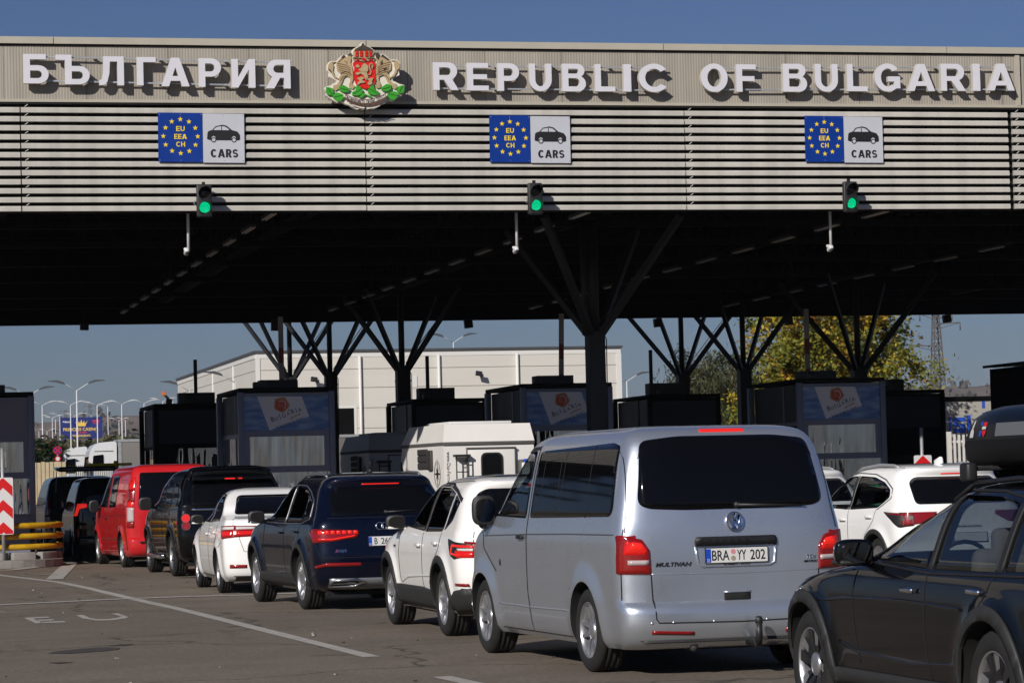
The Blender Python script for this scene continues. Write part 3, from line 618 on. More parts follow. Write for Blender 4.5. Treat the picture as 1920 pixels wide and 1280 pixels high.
for (px_, py_), X, lab in (((1115, 620), 16.3, 'thick black branching column in front of the right poster booth row'), ((755, 690), 16.3, 'black branching column with square shaft in front of the pale warehouse, right of its pair'),
                           ((620, 700), 16.3, 'black branching column with square shaft beside the left poster booth'), ((545, 706), 16.3, 'black V of branches behind the left striped barrier arm'),
                           ((1280, 700), 29.1, 'black branching column in front of the green willow tree'), ((1395, 690), 29.1, 'black branching column between the willow and the yellow tree'), ((1610, 690), 29.1, 'black branching column in front of the yellow autumn tree')):
    p = gx(px_, py_, X); column(X, p.y, p.z, px_, 7.2 if p.y < 91 else 9.3, px_ == 1115, lab)

# ------------------------------------------------------------------ islands, booths, barriers
M_kerb = mat('kerb concrete', (.20, .19, .175), .9, var=.25, vs=4, bump=.3, bs=30)
IX = [-3.1, 3.35, 9.8, 16.35, 22.85, 29.4]
for i, X in enumerate(IX):
    n = 14; pl = [(X + 1.15 * cos(pi + pi * k / n), 60.6 + 1.15 * sin(pi + pi * k / n)) for k in range(n + 1)] + [(X + 1.15, 93), (X - 1.15, 93)]
    o = MB().prism(pl, ((0, 0, 0), (1, 0, 0), (0, 1, 0), (0, 0, 1)), .004, .16).build('traffic_island', M_kerb); o['kind'] = 'structure'
M_wavy = glass('booth window glass', (.10, .10, .10), .62, .01, .3, 1., (5, 1, .5))
M_boothglass = glass('booth side glass', (.08, .08, .08), .35, .01, .12, 1., (3, 3, .5))
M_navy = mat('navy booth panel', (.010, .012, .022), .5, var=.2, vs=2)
M_grey = mat('grey booth panel', lin((112, 116, 130)), .45, var=.06, vs=2)
def poster_sky():
    m = mat('poster sky print', lin((58, 104, 168)), .45); nt = m.node_tree; b = nt.nodes['Principled BSDF']
    tc = nt.nodes.new('ShaderNodeTexCoord'); mp = nt.nodes.new('ShaderNodeMapping'); mp.inputs['Scale'].default_value = (1.2, 1, 4)
    n = nt.nodes.new('ShaderNodeTexNoise'); n.inputs['Scale'].default_value = 1.6; n.inputs['Detail'].default_value = 6
    cr = nt.nodes.new('ShaderNodeValToRGB'); cr.color_ramp.elements[0].position = .42; cr.color_ramp.elements[0].color = (*lin((70, 104, 160)), 1)
    cr.color_ramp.elements[1].position = .75; cr.color_ramp.elements[1].color = (*lin((150, 172, 200)), 1)
    L = nt.links.new; L(tc.outputs['Object'], mp.inputs[0]); L(mp.outputs[0], n.inputs['Vector']); L(n.outputs[0], cr.inputs[0]); L(cr.outputs[0], b.inputs['Base Color']); return m
M_psky = poster_sky(); M_paper = mat('poster paper print', lin((200, 200, 210)), .5)
M_seal = mat('poster red seal', lin((176, 66, 50)), .5, var=.2, vs=12); M_sealg = mat('poster gold ring', lin((166, 128, 84)), .5, var=.2, vs=9)
def booth(X, Y, style, label, group):
    e = empty('checkpoint_booth', (X, Y, .16), label, 'booth', group); fr = ((0, 0, 0), (1, 0, 0), (0, 0, 1), (0, -1, 0))
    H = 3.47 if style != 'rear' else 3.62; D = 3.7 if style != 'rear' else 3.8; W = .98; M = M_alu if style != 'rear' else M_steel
    mb = MB()
    for sx in (-1, 1):
        for y in (0, D): mb.bb((sx * W - (.11 if sx < 0 else .02), y - .03 if y == 0 else y - .1, 0), (sx * W + (.02 if sx < 0 else .11), y + .1, H + .03), 0, .012)
        mb.bb((sx * (W - .03) - .02, D * .36, 0), (sx * (W - .03) + .02, D * .36 + .09, H - .02))
        for z in (.92, 1.74, 2.5): mb.bb((sx * (W - .03) - .018, .1, z), (sx * (W - .03) + .018, D - .1, z + .09))
    for z, h in ((0, .06), (.86, .07), (1.70, .14), (2.5, .13), (H - .07, .07)): mb.bb((-W + .02, .0, z), (W - .02, .07, z + h))
    mb.bb((-W + .02, .0, 1.84), (-W + .14, .065, 2.5)); mb.bb((W - .14, .0, 1.84), (W - .02, .065, 2.5))
    mb.build('frame', M, e)
    MB().bb((-W - .1, -.03, H + .03), (W + .1, D + .03, H + .12), 0, .02).build('roof', M_steel, e)
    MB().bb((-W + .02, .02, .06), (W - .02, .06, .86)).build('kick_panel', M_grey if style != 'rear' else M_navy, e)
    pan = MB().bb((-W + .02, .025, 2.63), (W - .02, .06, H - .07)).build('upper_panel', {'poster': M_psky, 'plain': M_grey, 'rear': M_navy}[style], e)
    gm = M_wavy if style != 'rear' else M_boothglass
    for z0, z1, xx in ((1.84, 2.5, W - .14), (.93, 1.70, W - .02)):
        MB().bb((-xx, .035, z0), (xx, .045, z1)).build('front_window', gm, e)
    for sx in (-1, 1):
        for y0, y1 in ((.1, D * .36), (D * .36 + .09, D - .1)):
            MB().bb((sx * (W - .035) - .012, y0, 2.59), (sx * (W - .035) + .012, y1, H)).build('side_panel', M_aludark, e)
            MB().bb((sx * (W - .035) - .005, y0, 1.83), (sx * (W - .035) + .005, y1, 2.5)).build('side_window', gm, e)
            MB().bb((sx * (W - .035) - .012, y0, 0), (sx * (W - .035) + .012, y1, .92)).build('side_panel', M_aludark, e)
            MB().bb((sx * (W - .035) - .005, y0, 1.01), (sx * (W - .035) + .005, y1, 1.74)).build('side_window', gm, e)
    MB().bb((-W + .1, D - .06, .05), (W - .1, D - .02, H)).build('back_wall', M_aludark, e)
    MB().bb((-.6, .8, .8), (.6, 1.5, .86)).bb((-.55, .85, 0), (-.5, 1.45, .8)).bb((.5, .85, 0), (.55, 1.45, .8)).bb((-.2, .95, .86), (.25, 1.0, 1.3)).build('desk', M_black, e)
    MB().box((-.62, .3, H + .19), (.16, .24, .14), 0, None, .03).bar((-.62, .35, H + .1), (-.62, .35, H + .2), .04).build('roof_camera', M_black, e)
    if style == 'poster':
        pz0, pz1 = 2.63, H - .07; S = (pz1 - pz0) / 515.
        C = lambda pts: [((x - 665) * S * 1.02, pz1 - (y - 115) * S - (x - 665) * S * .015) for x, y in pts]
        jag = []
        for i in range(26):
            t = i / 25; jag.append((235 + 175 * t + (6 if i % 2 else -6), 122 + 502 * t))
        bot = [(410 + 590 * i / 20, 625 - 205 * i / 20 + (6 if i % 2 else -6)) for i in range(1, 21)]
        rgt = [(1000 - 108 * i / 14 + (6 if i % 2 else -6), 420 - 298 * i / 14) for i in range(1, 15)]
        MB().prism(C(jag + bot + rgt), fr, -.024, -.021).build('poster_stamp', M_paper, e)
        mb = MB().prism(C([(592 + (112 + 9 * sin(5 * a * pi / 20 + 1)) * cos(a * pi / 20), 245 + (112 + 9 * sin(5 * a * pi / 20 + 1)) * sin(a * pi / 20)) for a in range(40)]), fr, -.021, -.019, 0)
        mb.prism(C([(590 + 88 * cos(a * pi / 20), 248 + 90 * sin(a * pi / 20)) for a in range(40)]), fr, -.019, -.017, 1)
        ring = lambda r, a0, a1, wd: thick([(592 + r * cos(rad(a0 + (a1 - a0) * i / 12)), 248 + r * sin(rad(a0 + (a1 - a0) * i / 12))) for i in range(13)], wd)
        mb.prism(C(ring(64, -130, 60, 5)), fr, -.017, -.015, 2); mb.prism(C(ring(44, 120, 300, 4)), fr, -.017, -.015, 0); mb.prism(C(ring(24, 0, 250, 4)), fr, -.017, -.015, 0)
        mb.prism(C(thick([(715, 465), (760, 430), (820, 405), (880, 378)], 9)), fr, -.021, -.018, 0)
        mb.build('poster_seal', [M_sealg, M_seal, M_paper], e)
        fr2 = ((0, 0, 0), (1, 0, 0), (0, 0, 1), (0, -1, 0)); mb = MB()
        word_ = [('B', 458, 462, 50, 74), ('U', 515, 450, 48, 56), ('l', 566, 425, 10, 84), ('G', 625, 412, 52, 62), ('A', 690, 378, 46, 52), ('R', 758, 345, 48, 70), ('I', 808, 330, 10, 74), ('A', 862, 320, 54, 56)]
        for ch, x, y, ww_, hh_ in word_:
            mb.text(ch, fr2, C([(x, y)])[0], (ww_ * S, hh_ * S), .003, .006, 0, -.021, rot=rad(20))
        mb.prism(C(thick([(690, 318), (712, 336)], 5)), fr, -.021, -.018); mb.build('poster_lettering', M_ink, e)
        c = C([(706, 518)])[0]; mb = MB().text('A discovery to share!', fr2, c, (448 * S, 56 * S), .003, -.005, 0, -.021, rot=rad(19.5)); mb.build('poster_lettering', M_ink, e)
    return e
G1 = 'front row of checkpoint booths'; G2 = 'rear row of checkpoint booths'
booth(3.02, 63, 'plain', 'grey booth with plain upper panel beside the yellow crash guard', G1)
booth(9.68, 63, 'poster', 'booth with BULGARIA poster left of the white camper', G1)
booth(16.25, 63.4, 'poster', 'booth with BULGARIA poster half hidden by the thick column', G1)
booth(22.85, 63.2, 'poster', 'booth with BULGARIA poster behind the white crossovers', G1)
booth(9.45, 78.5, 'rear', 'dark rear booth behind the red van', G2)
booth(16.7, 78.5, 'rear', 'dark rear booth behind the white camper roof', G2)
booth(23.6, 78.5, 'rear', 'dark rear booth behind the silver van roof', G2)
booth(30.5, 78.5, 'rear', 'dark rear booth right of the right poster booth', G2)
# lane display boxes on booth roofs
bx = [(487, 557, 712, 735, 64.2, 'left poster booth'), (1004, 1073, 704, 724, 64.2, 'poster booth beside the thick column'), (1500, 1565, 695, 714, 64.2, 'right poster booth'), (335, 402, 736, 760, 79.5, 'rear booth behind the red van'), (785, 851, 727, 750, 79.5, 'rear booth above the camper'), (1216, 1281, 718, 742, 79.5, 'rear booth behind the silver van'), (1662, 1692, 711, 733, 79.5, 'rear booth right of the right poster booth'), (-30, 9, 722, 748, 64.2, 'plain grey booth at the left edge')]
M_box = mat('black display housing', (.008, .008, .009), .5, var=.2, vs=5); M_boxside = mat('grey display housing side', (.05, .048, .045), .6, var=.15, vs=5)
for x0, x1, y0, y1, Y, lab in bx:
    c, wh = px_box(x0, y0, x1, y1, Y); base = 3.76 if Y < 70 else 3.89; ht = c[1] + wh[1] / 2 - base
    e = empty('lane_display', (c[0], Y, base), 'black box lane display on top of the ' + lab, 'display box', 'lane display boxes on booth roofs')
    MB().box((0, .12, ht / 2), (wh[0], .5, ht), 0, None, .01).build('housing', M_boxside, e)
    MB().bb((-wh[0] / 2 + .14, -.16, .03), (wh[0] / 2 - .02, -.126, ht - .02)).build('screen', M_box, e)
# raised barrier arms
M_stripe = mat('faded white stripe', lin((150, 142, 140)), .5, var=.1, vs=4); M_redst = mat('faded red stripe', lin((120, 34, 32)), .5, var=.15, vs=4); M_armdark = mat('dark barrier arm', (.03, .028, .028), .6)
for px_, ytop, Y, lab, st, lean in ((527, 594, 66, 'above the left poster booth', 1, 0), (1045, 588, 66, 'beside the thick column', 1, .12), (1513, 579, 66, 'in front of the yellow tree', 1, 0), (367, 674, 81, 'behind the red van', 0, 0), (802, 667, 81, 'in front of the warehouse wall', 0, 0), (1221, 656, 81, 'left of the willow tree', 0, 0)):
    p = gy(px_, ytop, Y); X = gy(px_ , ytop + 60, Y).x
    e = empty('barrier', (X, Y, .16), ('red and white striped' if st else 'dark') + ' barrier arm raised upright ' + lab, 'barrier', 'raised barrier arms')
    mb = MB(); z0, z1 = 1.0, p.z - .16; k = 12
    for i in range(k):
        a, b = z0 + (z1 - z0) * i / k, z0 + (z1 - z0) * (i + 1) / k; dx = lean / (z1 - z0)
        sh = [(.055, 0), (-.055, 0)]; mb.bar((dx * (a - z0), 0, a), (dx * (b - z0), 0, b), .115 if st else .10, .05, (i % 2 if i < k - 2 else 0) if st else 2)
    mb.build('arm', [M_stripe, M_redst, M_armdark], e); MB().box((0, .1, .5), (.32, .34, 1.0), 0, None, .03).build('cabinet', M_alu, e)

# hanging signal boxes at the far edge of the canopy
for i, (x, y0, y1) in enumerate(((158, 605, 619), (516, 598, 620), (878, 599, 615), (1233, 597, 613), (1478, 594, 609), (1775, 590, 605))):
    p = gy(x, y0, 90.6); h = gy(x, y0, 90.6).z - gy(x, y1, 90.6).z
    e = empty('signal_box', p, ['first', 'second', 'third', 'fourth', 'fifth', 'sixth'][i] + ' from the left of the small black boxes under the far canopy edge', 'signal', 'signal boxes under the far canopy edge')
    MB().box((0, 0, -h / 2), (.27, .2, h), 0, Matrix.Rotation(rad(-6 if i > 1 else 2), 4, 'Y'), .02).build('housing', M_black, e); MB().bar((0, 0, -.02), (0, 0, .45), .06).build('bracket', M_steel, e)

# yellow crash guard and hazard boards
M_yel = mat('worn yellow paint', lin((190, 150, 22)), .5, var=.22, vs=5, bump=.05, bs=20)
e = empty('crash_guard', (3.35, 61.2, 0), 'yellow three rail tubular crash guard on a concrete base at the island nose', 'crash guard')
for z in (.42, .64, .86):
    pts = [(-1.15, 3.0, z)] + [(1.15 * cos(pi + pi * k / 16), 1.15 * sin(pi + pi * k / 16) * .9, z) for k in range(17)] + [(1.15, 3.0, z)]
    MB().tube(pts, .062, 12).build('rail', M_yel, e)
for a in (-70, -20, 30, 80): MB().tube([(1.02 * sin(rad(a)), -.93 * cos(rad(a)), .1), (1.02 * sin(rad(a)), -.93 * cos(rad(a)), .95)], .05, 10).build('post', M_black, e)
mb = MB()
for a in range(-80, 81, 32):
    M = Matrix.Rotation(rad(a), 4, 'Z'); mb.box(M @ V((0, -1.02, .16)), (.5, .3, .3), 0, M, .02)
mb.build('base_block', M_concrete, e)
def board(px_, py_, Y, h, wd, label, rows):
    p = gy(px_, py_, Y); e = empty('hazard_board', (p.x, Y, .1), label, 'sign', 'red and white hazard boards'); zt = p.z - .1; fr = FRX(0)
    MB().tube([(0, .04, 0), (0, .04, zt + .62)], .038, 10).build('pole', M_gal, e)
    MB().prism(rounded([(-wd / 2, zt - h), (wd / 2, zt - h), (wd / 2, zt), (-wd / 2, zt)], .04), fr, -.01, .004).build('plate', M_white, e)
    mb = MB(); b = .21
    def clip(poly):                       # keep chevrons on the plate
        for ax, lim, sg in ((1, zt - .015, 1), (1, zt - h + .015, -1), (0, wd / 2 - .015, 1), (0, -wd / 2 + .015, -1)):
            out = []
            for i in range(len(poly)):
                a, c = poly[i - 1], poly[i]; ia, ic = sg * a[ax] <= sg * lim, sg * c[ax] <= sg * lim
                if ia != ic: t = (lim - a[ax]) / (c[ax] - a[ax]); out.append((a[0] + t * (c[0] - a[0]), a[1] + t * (c[1] - a[1])))
                if ic: out.append(c)
            poly = out
            if len(poly) < 3: return None
        return poly
    for k in range(-1, rows + 2):
        z = zt - k * .46 + .0
        for s in (-1, 1):
            q = clip([(0, z), (s * .6, z - .6 * .95), (s * .6, z - .6 * .95 - b), (0, z - b)] if s < 0 else [(0, z), (0, z - b), (.6, z - .57 - b), (.6, z - .57)])
            if q: mb.prism(q, fr, .004, .008)
    mb.build('chevrons', M_red, e)
board(5, 895, 60.0, 1.18, .42, 'red and white chevron hazard board beside the yellow crash guard', 3)
board(1730, 853, 60.3, 1.1, .42, 'white hazard board with red arrow on a pole behind the white crossover', 3)
# dark kiosk at the right edge
e = empty('dark_kiosk', (32.3, 70, 0), 'dark corrugated kiosk with sloping roof at the right edge', 'kiosk')
zt = gy(1848, 680, 70).z; mb = MB().bb((-1.75, 0, 0), (2, 2.6, zt - .08))
for i in range(25): mb.bb((-1.78, -.02 + i * .1, .1), (-1.75, .03 + i * .1, zt - .1)); mb.bb((-1.75 + i * .094, -.03, .1), (-1.71 + i * .094, 0, zt - .1))
mb.build('wall', M_under, e); MB().bb((-1.2, -.06, .1), (-.2, -.03, 3.3)).build('door', M_steel, e)
mb = MB()
for i in range(14): mb.box((-1.75 + i * .3, 1.3, zt + .0 + i * .012), (.28, 2.9, .07), 0, Matrix.Rotation(rad(-4), 4, 'Y'))
mb.build('roof', M_steel, e)
# ------------------------------------------------------------------ vehicles
def pchip(xs, ys, x):
    n = len(xs)
    if x <= xs[0]: return ys[0]
    if x >= xs[-1]: return ys[-1]
    i = max(k for k in range(n - 1) if xs[k] <= x); h = [xs[k + 1] - xs[k] for k in range(n - 1)]; d = [(ys[k + 1] - ys[k]) / h[k] for k in range(n - 1)]
    def sl(k):
        if k == 0: return d[0]
        if k == n - 1: return d[-1]
        if d[k - 1] * d[k] <= 0: return 0
        w1, w2 = 2 * h[k] + h[k - 1], h[k] + 2 * h[k - 1]; return (w1 + w2) / (w1 / d[k - 1] + w2 / d[k])
    t = (x - xs[i]) / h[i]; m0, m1 = sl(i) * h[i], sl(i + 1) * h[i]
    return (2 * t ** 3 - 3 * t * t + 1) * ys[i] + (t ** 3 - 2 * t * t + t) * m0 + (-2 * t ** 3 + 3 * t * t) * ys[i + 1] + (t ** 3 - t * t) * m1
def loft(T, ar=.3, af=.6, nr=3.2, nf=2.6, flare=(), fa=.035, Ra=.4, ns=64, nc=14, bow=.05):
    zs = [t[0] for t in T]; fn = lambda z: [pchip(zs, [t[k] for t in T], z) for k in (1, 2, 3)]
    Z = [zs[0]]
    for a, b in zip(zs[:-1], zs[1:]):
        fa_, fb = fn(a), fn(b); k = max(1, int(math.ceil(max(max(abs(p - q) for p, q in zip(fa_, fb)) / .09, (b - a) / .045)))); Z += [a + (b - a) * (i + 1) / k for i in range(k)]
    half = []
    for z in Z:
        yr, yf, wd = fn(z); L = yf - yr; a1, a2 = min(ar, L * .3), min(af, L * .42); o = []
        for i in range(nc):
            t = pi / 2 * i / nc; o.append((wd * sin(t) ** (2 / nr), yr + a1 * (1 - cos(t) ** (2 / nr)) + bow * 0))
        y0, y1 = yr + a1, yf - a2
        for i in range(ns + 1): o.append((wd, y0 + (y1 - y0) * i / ns))
        for i in range(1, nc + 1):
            t = pi / 2 * (1 - i / nc); o.append((wd * max(0, sin(t)) ** (2 / nf), yf - a2 * (1 - cos(t) ** (2 / nf))))
        half.append(o)
    n = len(half[0]); vs = []; N = 2 * n - 2
    for z, o in zip(Z, half):
        ring = [(-x, y) for x, y in o] + [(x, y) for x, y in o[-2:0:-1]]       # rear centre -> left -> front -> right
        for x, y in ring:
            d = 0
            for yw, zw in flare:
                r = hypot(y - yw, z - zw); d = max(d, fa * math.exp(-max(0, (r - Ra - .02)) ** 2 / .0055))
            vs.append((x + (d if x > 0 else -d) * min(1, abs(x) / .5), y, z))
    fs = []
    for k in range(len(Z) - 1):
        for j in range(N):
            a, b = k * N + j, k * N + (j + 1) % N; fs.append([a, a + N, b + N, b])
    fs.append(list(range(N))); fs.append([(len(Z) - 1) * N + j for j in range(N)][::-1])
    return vs, fs
def tabs(T, sy=1., sz=1., sw=1., edit=None): return [(z * sz, a * sy, b * sy, w_ * sw) for z, a, b, w_ in T]
VAN = [(.21, .14, 4.72, .86), (.27, .05, 4.84, .905), (.42, .0, 4.89, .935), (.52, .005, 4.885, .942), (.555, .03, 4.88, .945), (.58, .06, 4.87, .947), (.90, .065, 4.80, .952), (1.02, .07, 4.72, .952), (1.10, .075, 4.56, .947), (1.16, .08, 4.32, .938), (1.22, .09, 4.16, .927),
       (1.5, .14, 3.80, .875), (1.75, .215, 3.47, .815), (1.85, .26, 3.31, .775), (1.905, .32, 3.16, .715), (1.938, .46, 2.95, .61), (1.955, .8, 2.5, .45), (1.958, 1.3, 1.9, .28)]
SUV = [(.22, .25, 4.25, .80), (.30, .10, 4.38, .865), (.45, .03, 4.46, .905), (.60, .0, 4.48, .922), (.75, .02, 4.47, .926), (.85, .035, 4.42, .925), (.93, .05, 4.28, .918), (.99, .06, 4.02, .908), (1.04, .075, 3.72, .892), (1.08, .095, 3.45, .872), (1.12, .13, 3.30, .855),
       (1.30, .27, 2.98, .79), (1.45, .39, 2.66, .722), (1.51, .36, 2.5, .682), (1.545, .36, 2.38, .635), (1.575, .50, 2.22, .57), (1.60, .85, 1.9, .43), (1.61, 1.2, 1.6, .25)]
SEDAN = [(.18, .2, 4.45, .78), (.28, .05, 4.57, .85), (.5, .0, 4.62, .882), (.68, .0, 4.6, .888), (.80, .015, 4.5, .885), (.88, .03, 4.25, .877), (.95, .05, 3.85, .866), (1.0, .075, 3.55, .852), (1.05, .11, 3.42, .836), (1.085, .17, 3.32, .82), (1.105, .42, 3.24, .806), (1.13, .70, 3.16, .79),
         (1.28, 1.0, 2.88, .735), (1.40, 1.28, 2.6, .665), (1.465, 1.46, 2.44, .60), (1.515, 1.66, 2.27, .49), (1.54, 1.92, 2.08, .30)]
WAGON = [(.2, .2, 4.6, .82), (.3, .08, 4.7, .885), (.5, .0, 4.76, .92), (.68, .02, 4.75, .93), (.80, .04, 4.68, .928), (.88, .06, 4.45, .92), (.94, .07, 4.1, .907), (.985, .09, 3.7, .888), (1.02, .11, 3.45, .87), (1.06, .14, 3.3, .855),
         (1.2, .26, 2.95, .80), (1.34, .4, 2.55, .73), (1.405, .46, 2.34, .68), (1.44, .52, 2.2, .62), (1.47, .75, 1.95, .49), (1.483, 1.1, 1.6, .3)]

M_tyre = mat('tyre rubber', (.010, .0096, .0092), .8, var=.3, vs=9, bump=.15, bs=40)
M_rim = mat('silver alloy', (.50, .50, .52), .32, .85, var=.08, vs=8)
M_rimdark = mat('dark alloy', (.05, .05, .055), .35, .7)
M_chrome = mat('chrome', (.75, .75, .77), .12, 1.)
M_well = mat('wheel well black', (.005, .005, .005), .95)
M_clad = mat('grey black body cladding', (.022, .022, .022), .6, var=.15, vs=8)
M_privacy = mat('privacy glass', (.003, .0032, .004), .04, spec=.3)
M_clear = glass('car glass', (.44, .48, .50), .04)
M_tint = glass('tinted car glass', (.09, .10, .11), .04)
M_redlens = mat('red lamp lens', (.22, .006, .006), .12, coat=.6)
M_redlit = mat('lit brake lamp', (.5, .01, .008), .15, emit=(1., .03, .018), es=.6)
M_redglow = mat('lit red lamp', (.5, .01, .008), .15, emit=(1., .015, .01), es=.2)
M_clearlens = mat('clear lamp lens', (.45, .38, .38), .15, coat=.5)
M_amber = mat('white lamp lens', (.6, .58, .56), .15, coat=.5)
M_seat = mat('dark seat fabric', (.02, .02, .022), .85); M_beige = mat('beige seat fabric', (.24, .20, .16), .85)
M_plateW = mat('number plate white', (.62, .62, .60), .4); M_plateB = mat('number plate blue', lin((20, 70, 180)), .4)
M_grime = mat('dusty black rubber', (.03, .028, .026), .8)
def paint(name, col, metal=0., rough=.35, coat=1., var=.03): return mat(name, col, rough, metal, var=var, vs=1.5, coat=coat, spec=.05)
_wheels = {}
def wheel_mesh(R, wd, style):
    k = (round(R, 3), style)
    if k in _wheels: return _wheels[k]
    n = 40; h = wd / 2; t = MB()
    t.lathe([(.66 * R, -h * .86), (.70 * R, -h * .98), (.80 * R, -h * 1.04), (.90 * R, -h), (.965 * R, -h * .88), (R, -h * .7), (R, -h * .42), (.975 * R, -h * .4), (.975 * R, -h * .34), (R, -h * .32), (R, -.04 * h), (.975 * R, -.03 * h), (.975 * R, .05 * h), (R, .06 * h), (R, h * .34), (.975 * R, h * .36), (.975 * R, h * .42), (R, h * .44), (R, h * .7), (.93 * R, h * .98), (.68 * R, h * .9)], (0, 0, 0), 0, n)
    r = MB(); rr = .68 * R; f = -h * .80
    r.lathe([(rr, -h * .88), (rr * .985, -h * .94), (rr * .95, -h * .90), (rr * .93, -h * .6), (rr * .9, h * .5)], (0, 0, 0), 0, n, 0)
    r.lathe([(rr * .9, h * .1), (.02, h * .1)], (0, 0, 0), 0, 24, 1)
    r.lathe([(rr * .62, -h * .05), (rr * .62, -h * .12), (.05, -h * .12)], (0, 0, 0), 0, 24, 2)      # brake disc
    ns, dbl, w0, w1 = {'six': (6, 0, .085, .055), 'five': (5, 1, .05, .034), 'five_wide': (5, 0, .13, .06), 'ten': (10, 0, .045, .03), 'turbine': (5, 1, .03, .10), 'dark': (7, 0, .06, .04)}[style]
    for s in range(ns):
        for off in ((-1, 1) if dbl else (0,)):
            a = 2 * pi * s / ns; oa = off * .075
            def P(rad_, lat, x): return (x, rad_ * cos(a) - lat * sin(a), rad_ * sin(a) + lat * cos(a))
            r0, r1 = .045, rr * .965; l0, l1 = off * .018, off * .055 + (.05 if style == 'turbine' else 0)
            vs = []
            for q, l, wd_, xo in ((r0, l0, w0, f + .028), (rr * .5, (l0 + l1) / 2, (w0 + w1) / 2 * .9, f + .010), (r1, l1, w1, f - .002)):
                vs += [P(q, l - wd_ / 2, xo + .045), P(q, l - wd_ * .38, xo), P(q, l + wd_ * .38, xo), P(q, l + wd_ / 2, xo + .045)]
            fs = [[i * 4 + j, i * 4 + (j + 1) % 4, i * 4 + 4 + (j + 1) % 4, i * 4 + 4 + j] for i in range(2) for j in range(4)] + [[0, 3, 2, 1], [8, 9, 10, 11]]
            r.add(vs, [q[::-1] for q in fs], 1 if style == 'dark' else (3 if style == 'turbine' else 0))
            if style == 'turbine': r.add([(x - .003, y, z) for x, y, z in (vs[5], vs[6], vs[10], vs[9])], [[0, 1, 2, 3]], 0 if off > 0 else 3)
    r.lathe([(.075, f + .03), (.072, f + .012), (.045, f + .006), (.03, f + .004), (.001, f + .004)], (0, 0, 0), 0, 20, 0 if style != 'dark' else 1)
    tm, rm = t.build('wheel', M_tyre), r.build('rim', [M_rim, M_rimdark, M_grime, M_rimdark])
    _wheels[k] = (tm.data, rm.data); bpy.data.objects.remove(tm); bpy.data.objects.remove(rm); return _wheels[k]
def sharp(me, a=38):
    try: me.set_sharp_from_angle(angle=rad(a))
    except Exception: pass
def pod(sz):                       # rounded mirror housing: a flat back rim that bulges forward
    mb = MB(); n = 28; vs = []; k = 7
    for i in range(k):
        t = i / (k - 1); sc_ = [.90, 1., 1., .97, .86, .62, .2][i]; y = -sz[1] / 2 + sz[1] * [0, .05, .3, .55, .78, .94, 1.][i]
        for j in range(n):
            a = 2 * pi * j / n; q = lambda u: abs(u) ** .62 * (1 if u > 0 else -1); vs.append((sz[0] / 2 * sc_ * q(cos(a)), y, sz[2] / 2 * sc_ * q(sin(a))))
    fs = [[i * n + j, i * n + (j + 1) % n, (i + 1) * n + (j + 1) % n, (i + 1) * n + j] for i in range(k - 1) for j in range(n)] + [list(range(n))[::-1], [(k - 1) * n + j for j in range(n)]]
    return mb.add(vs, fs, 0, True)
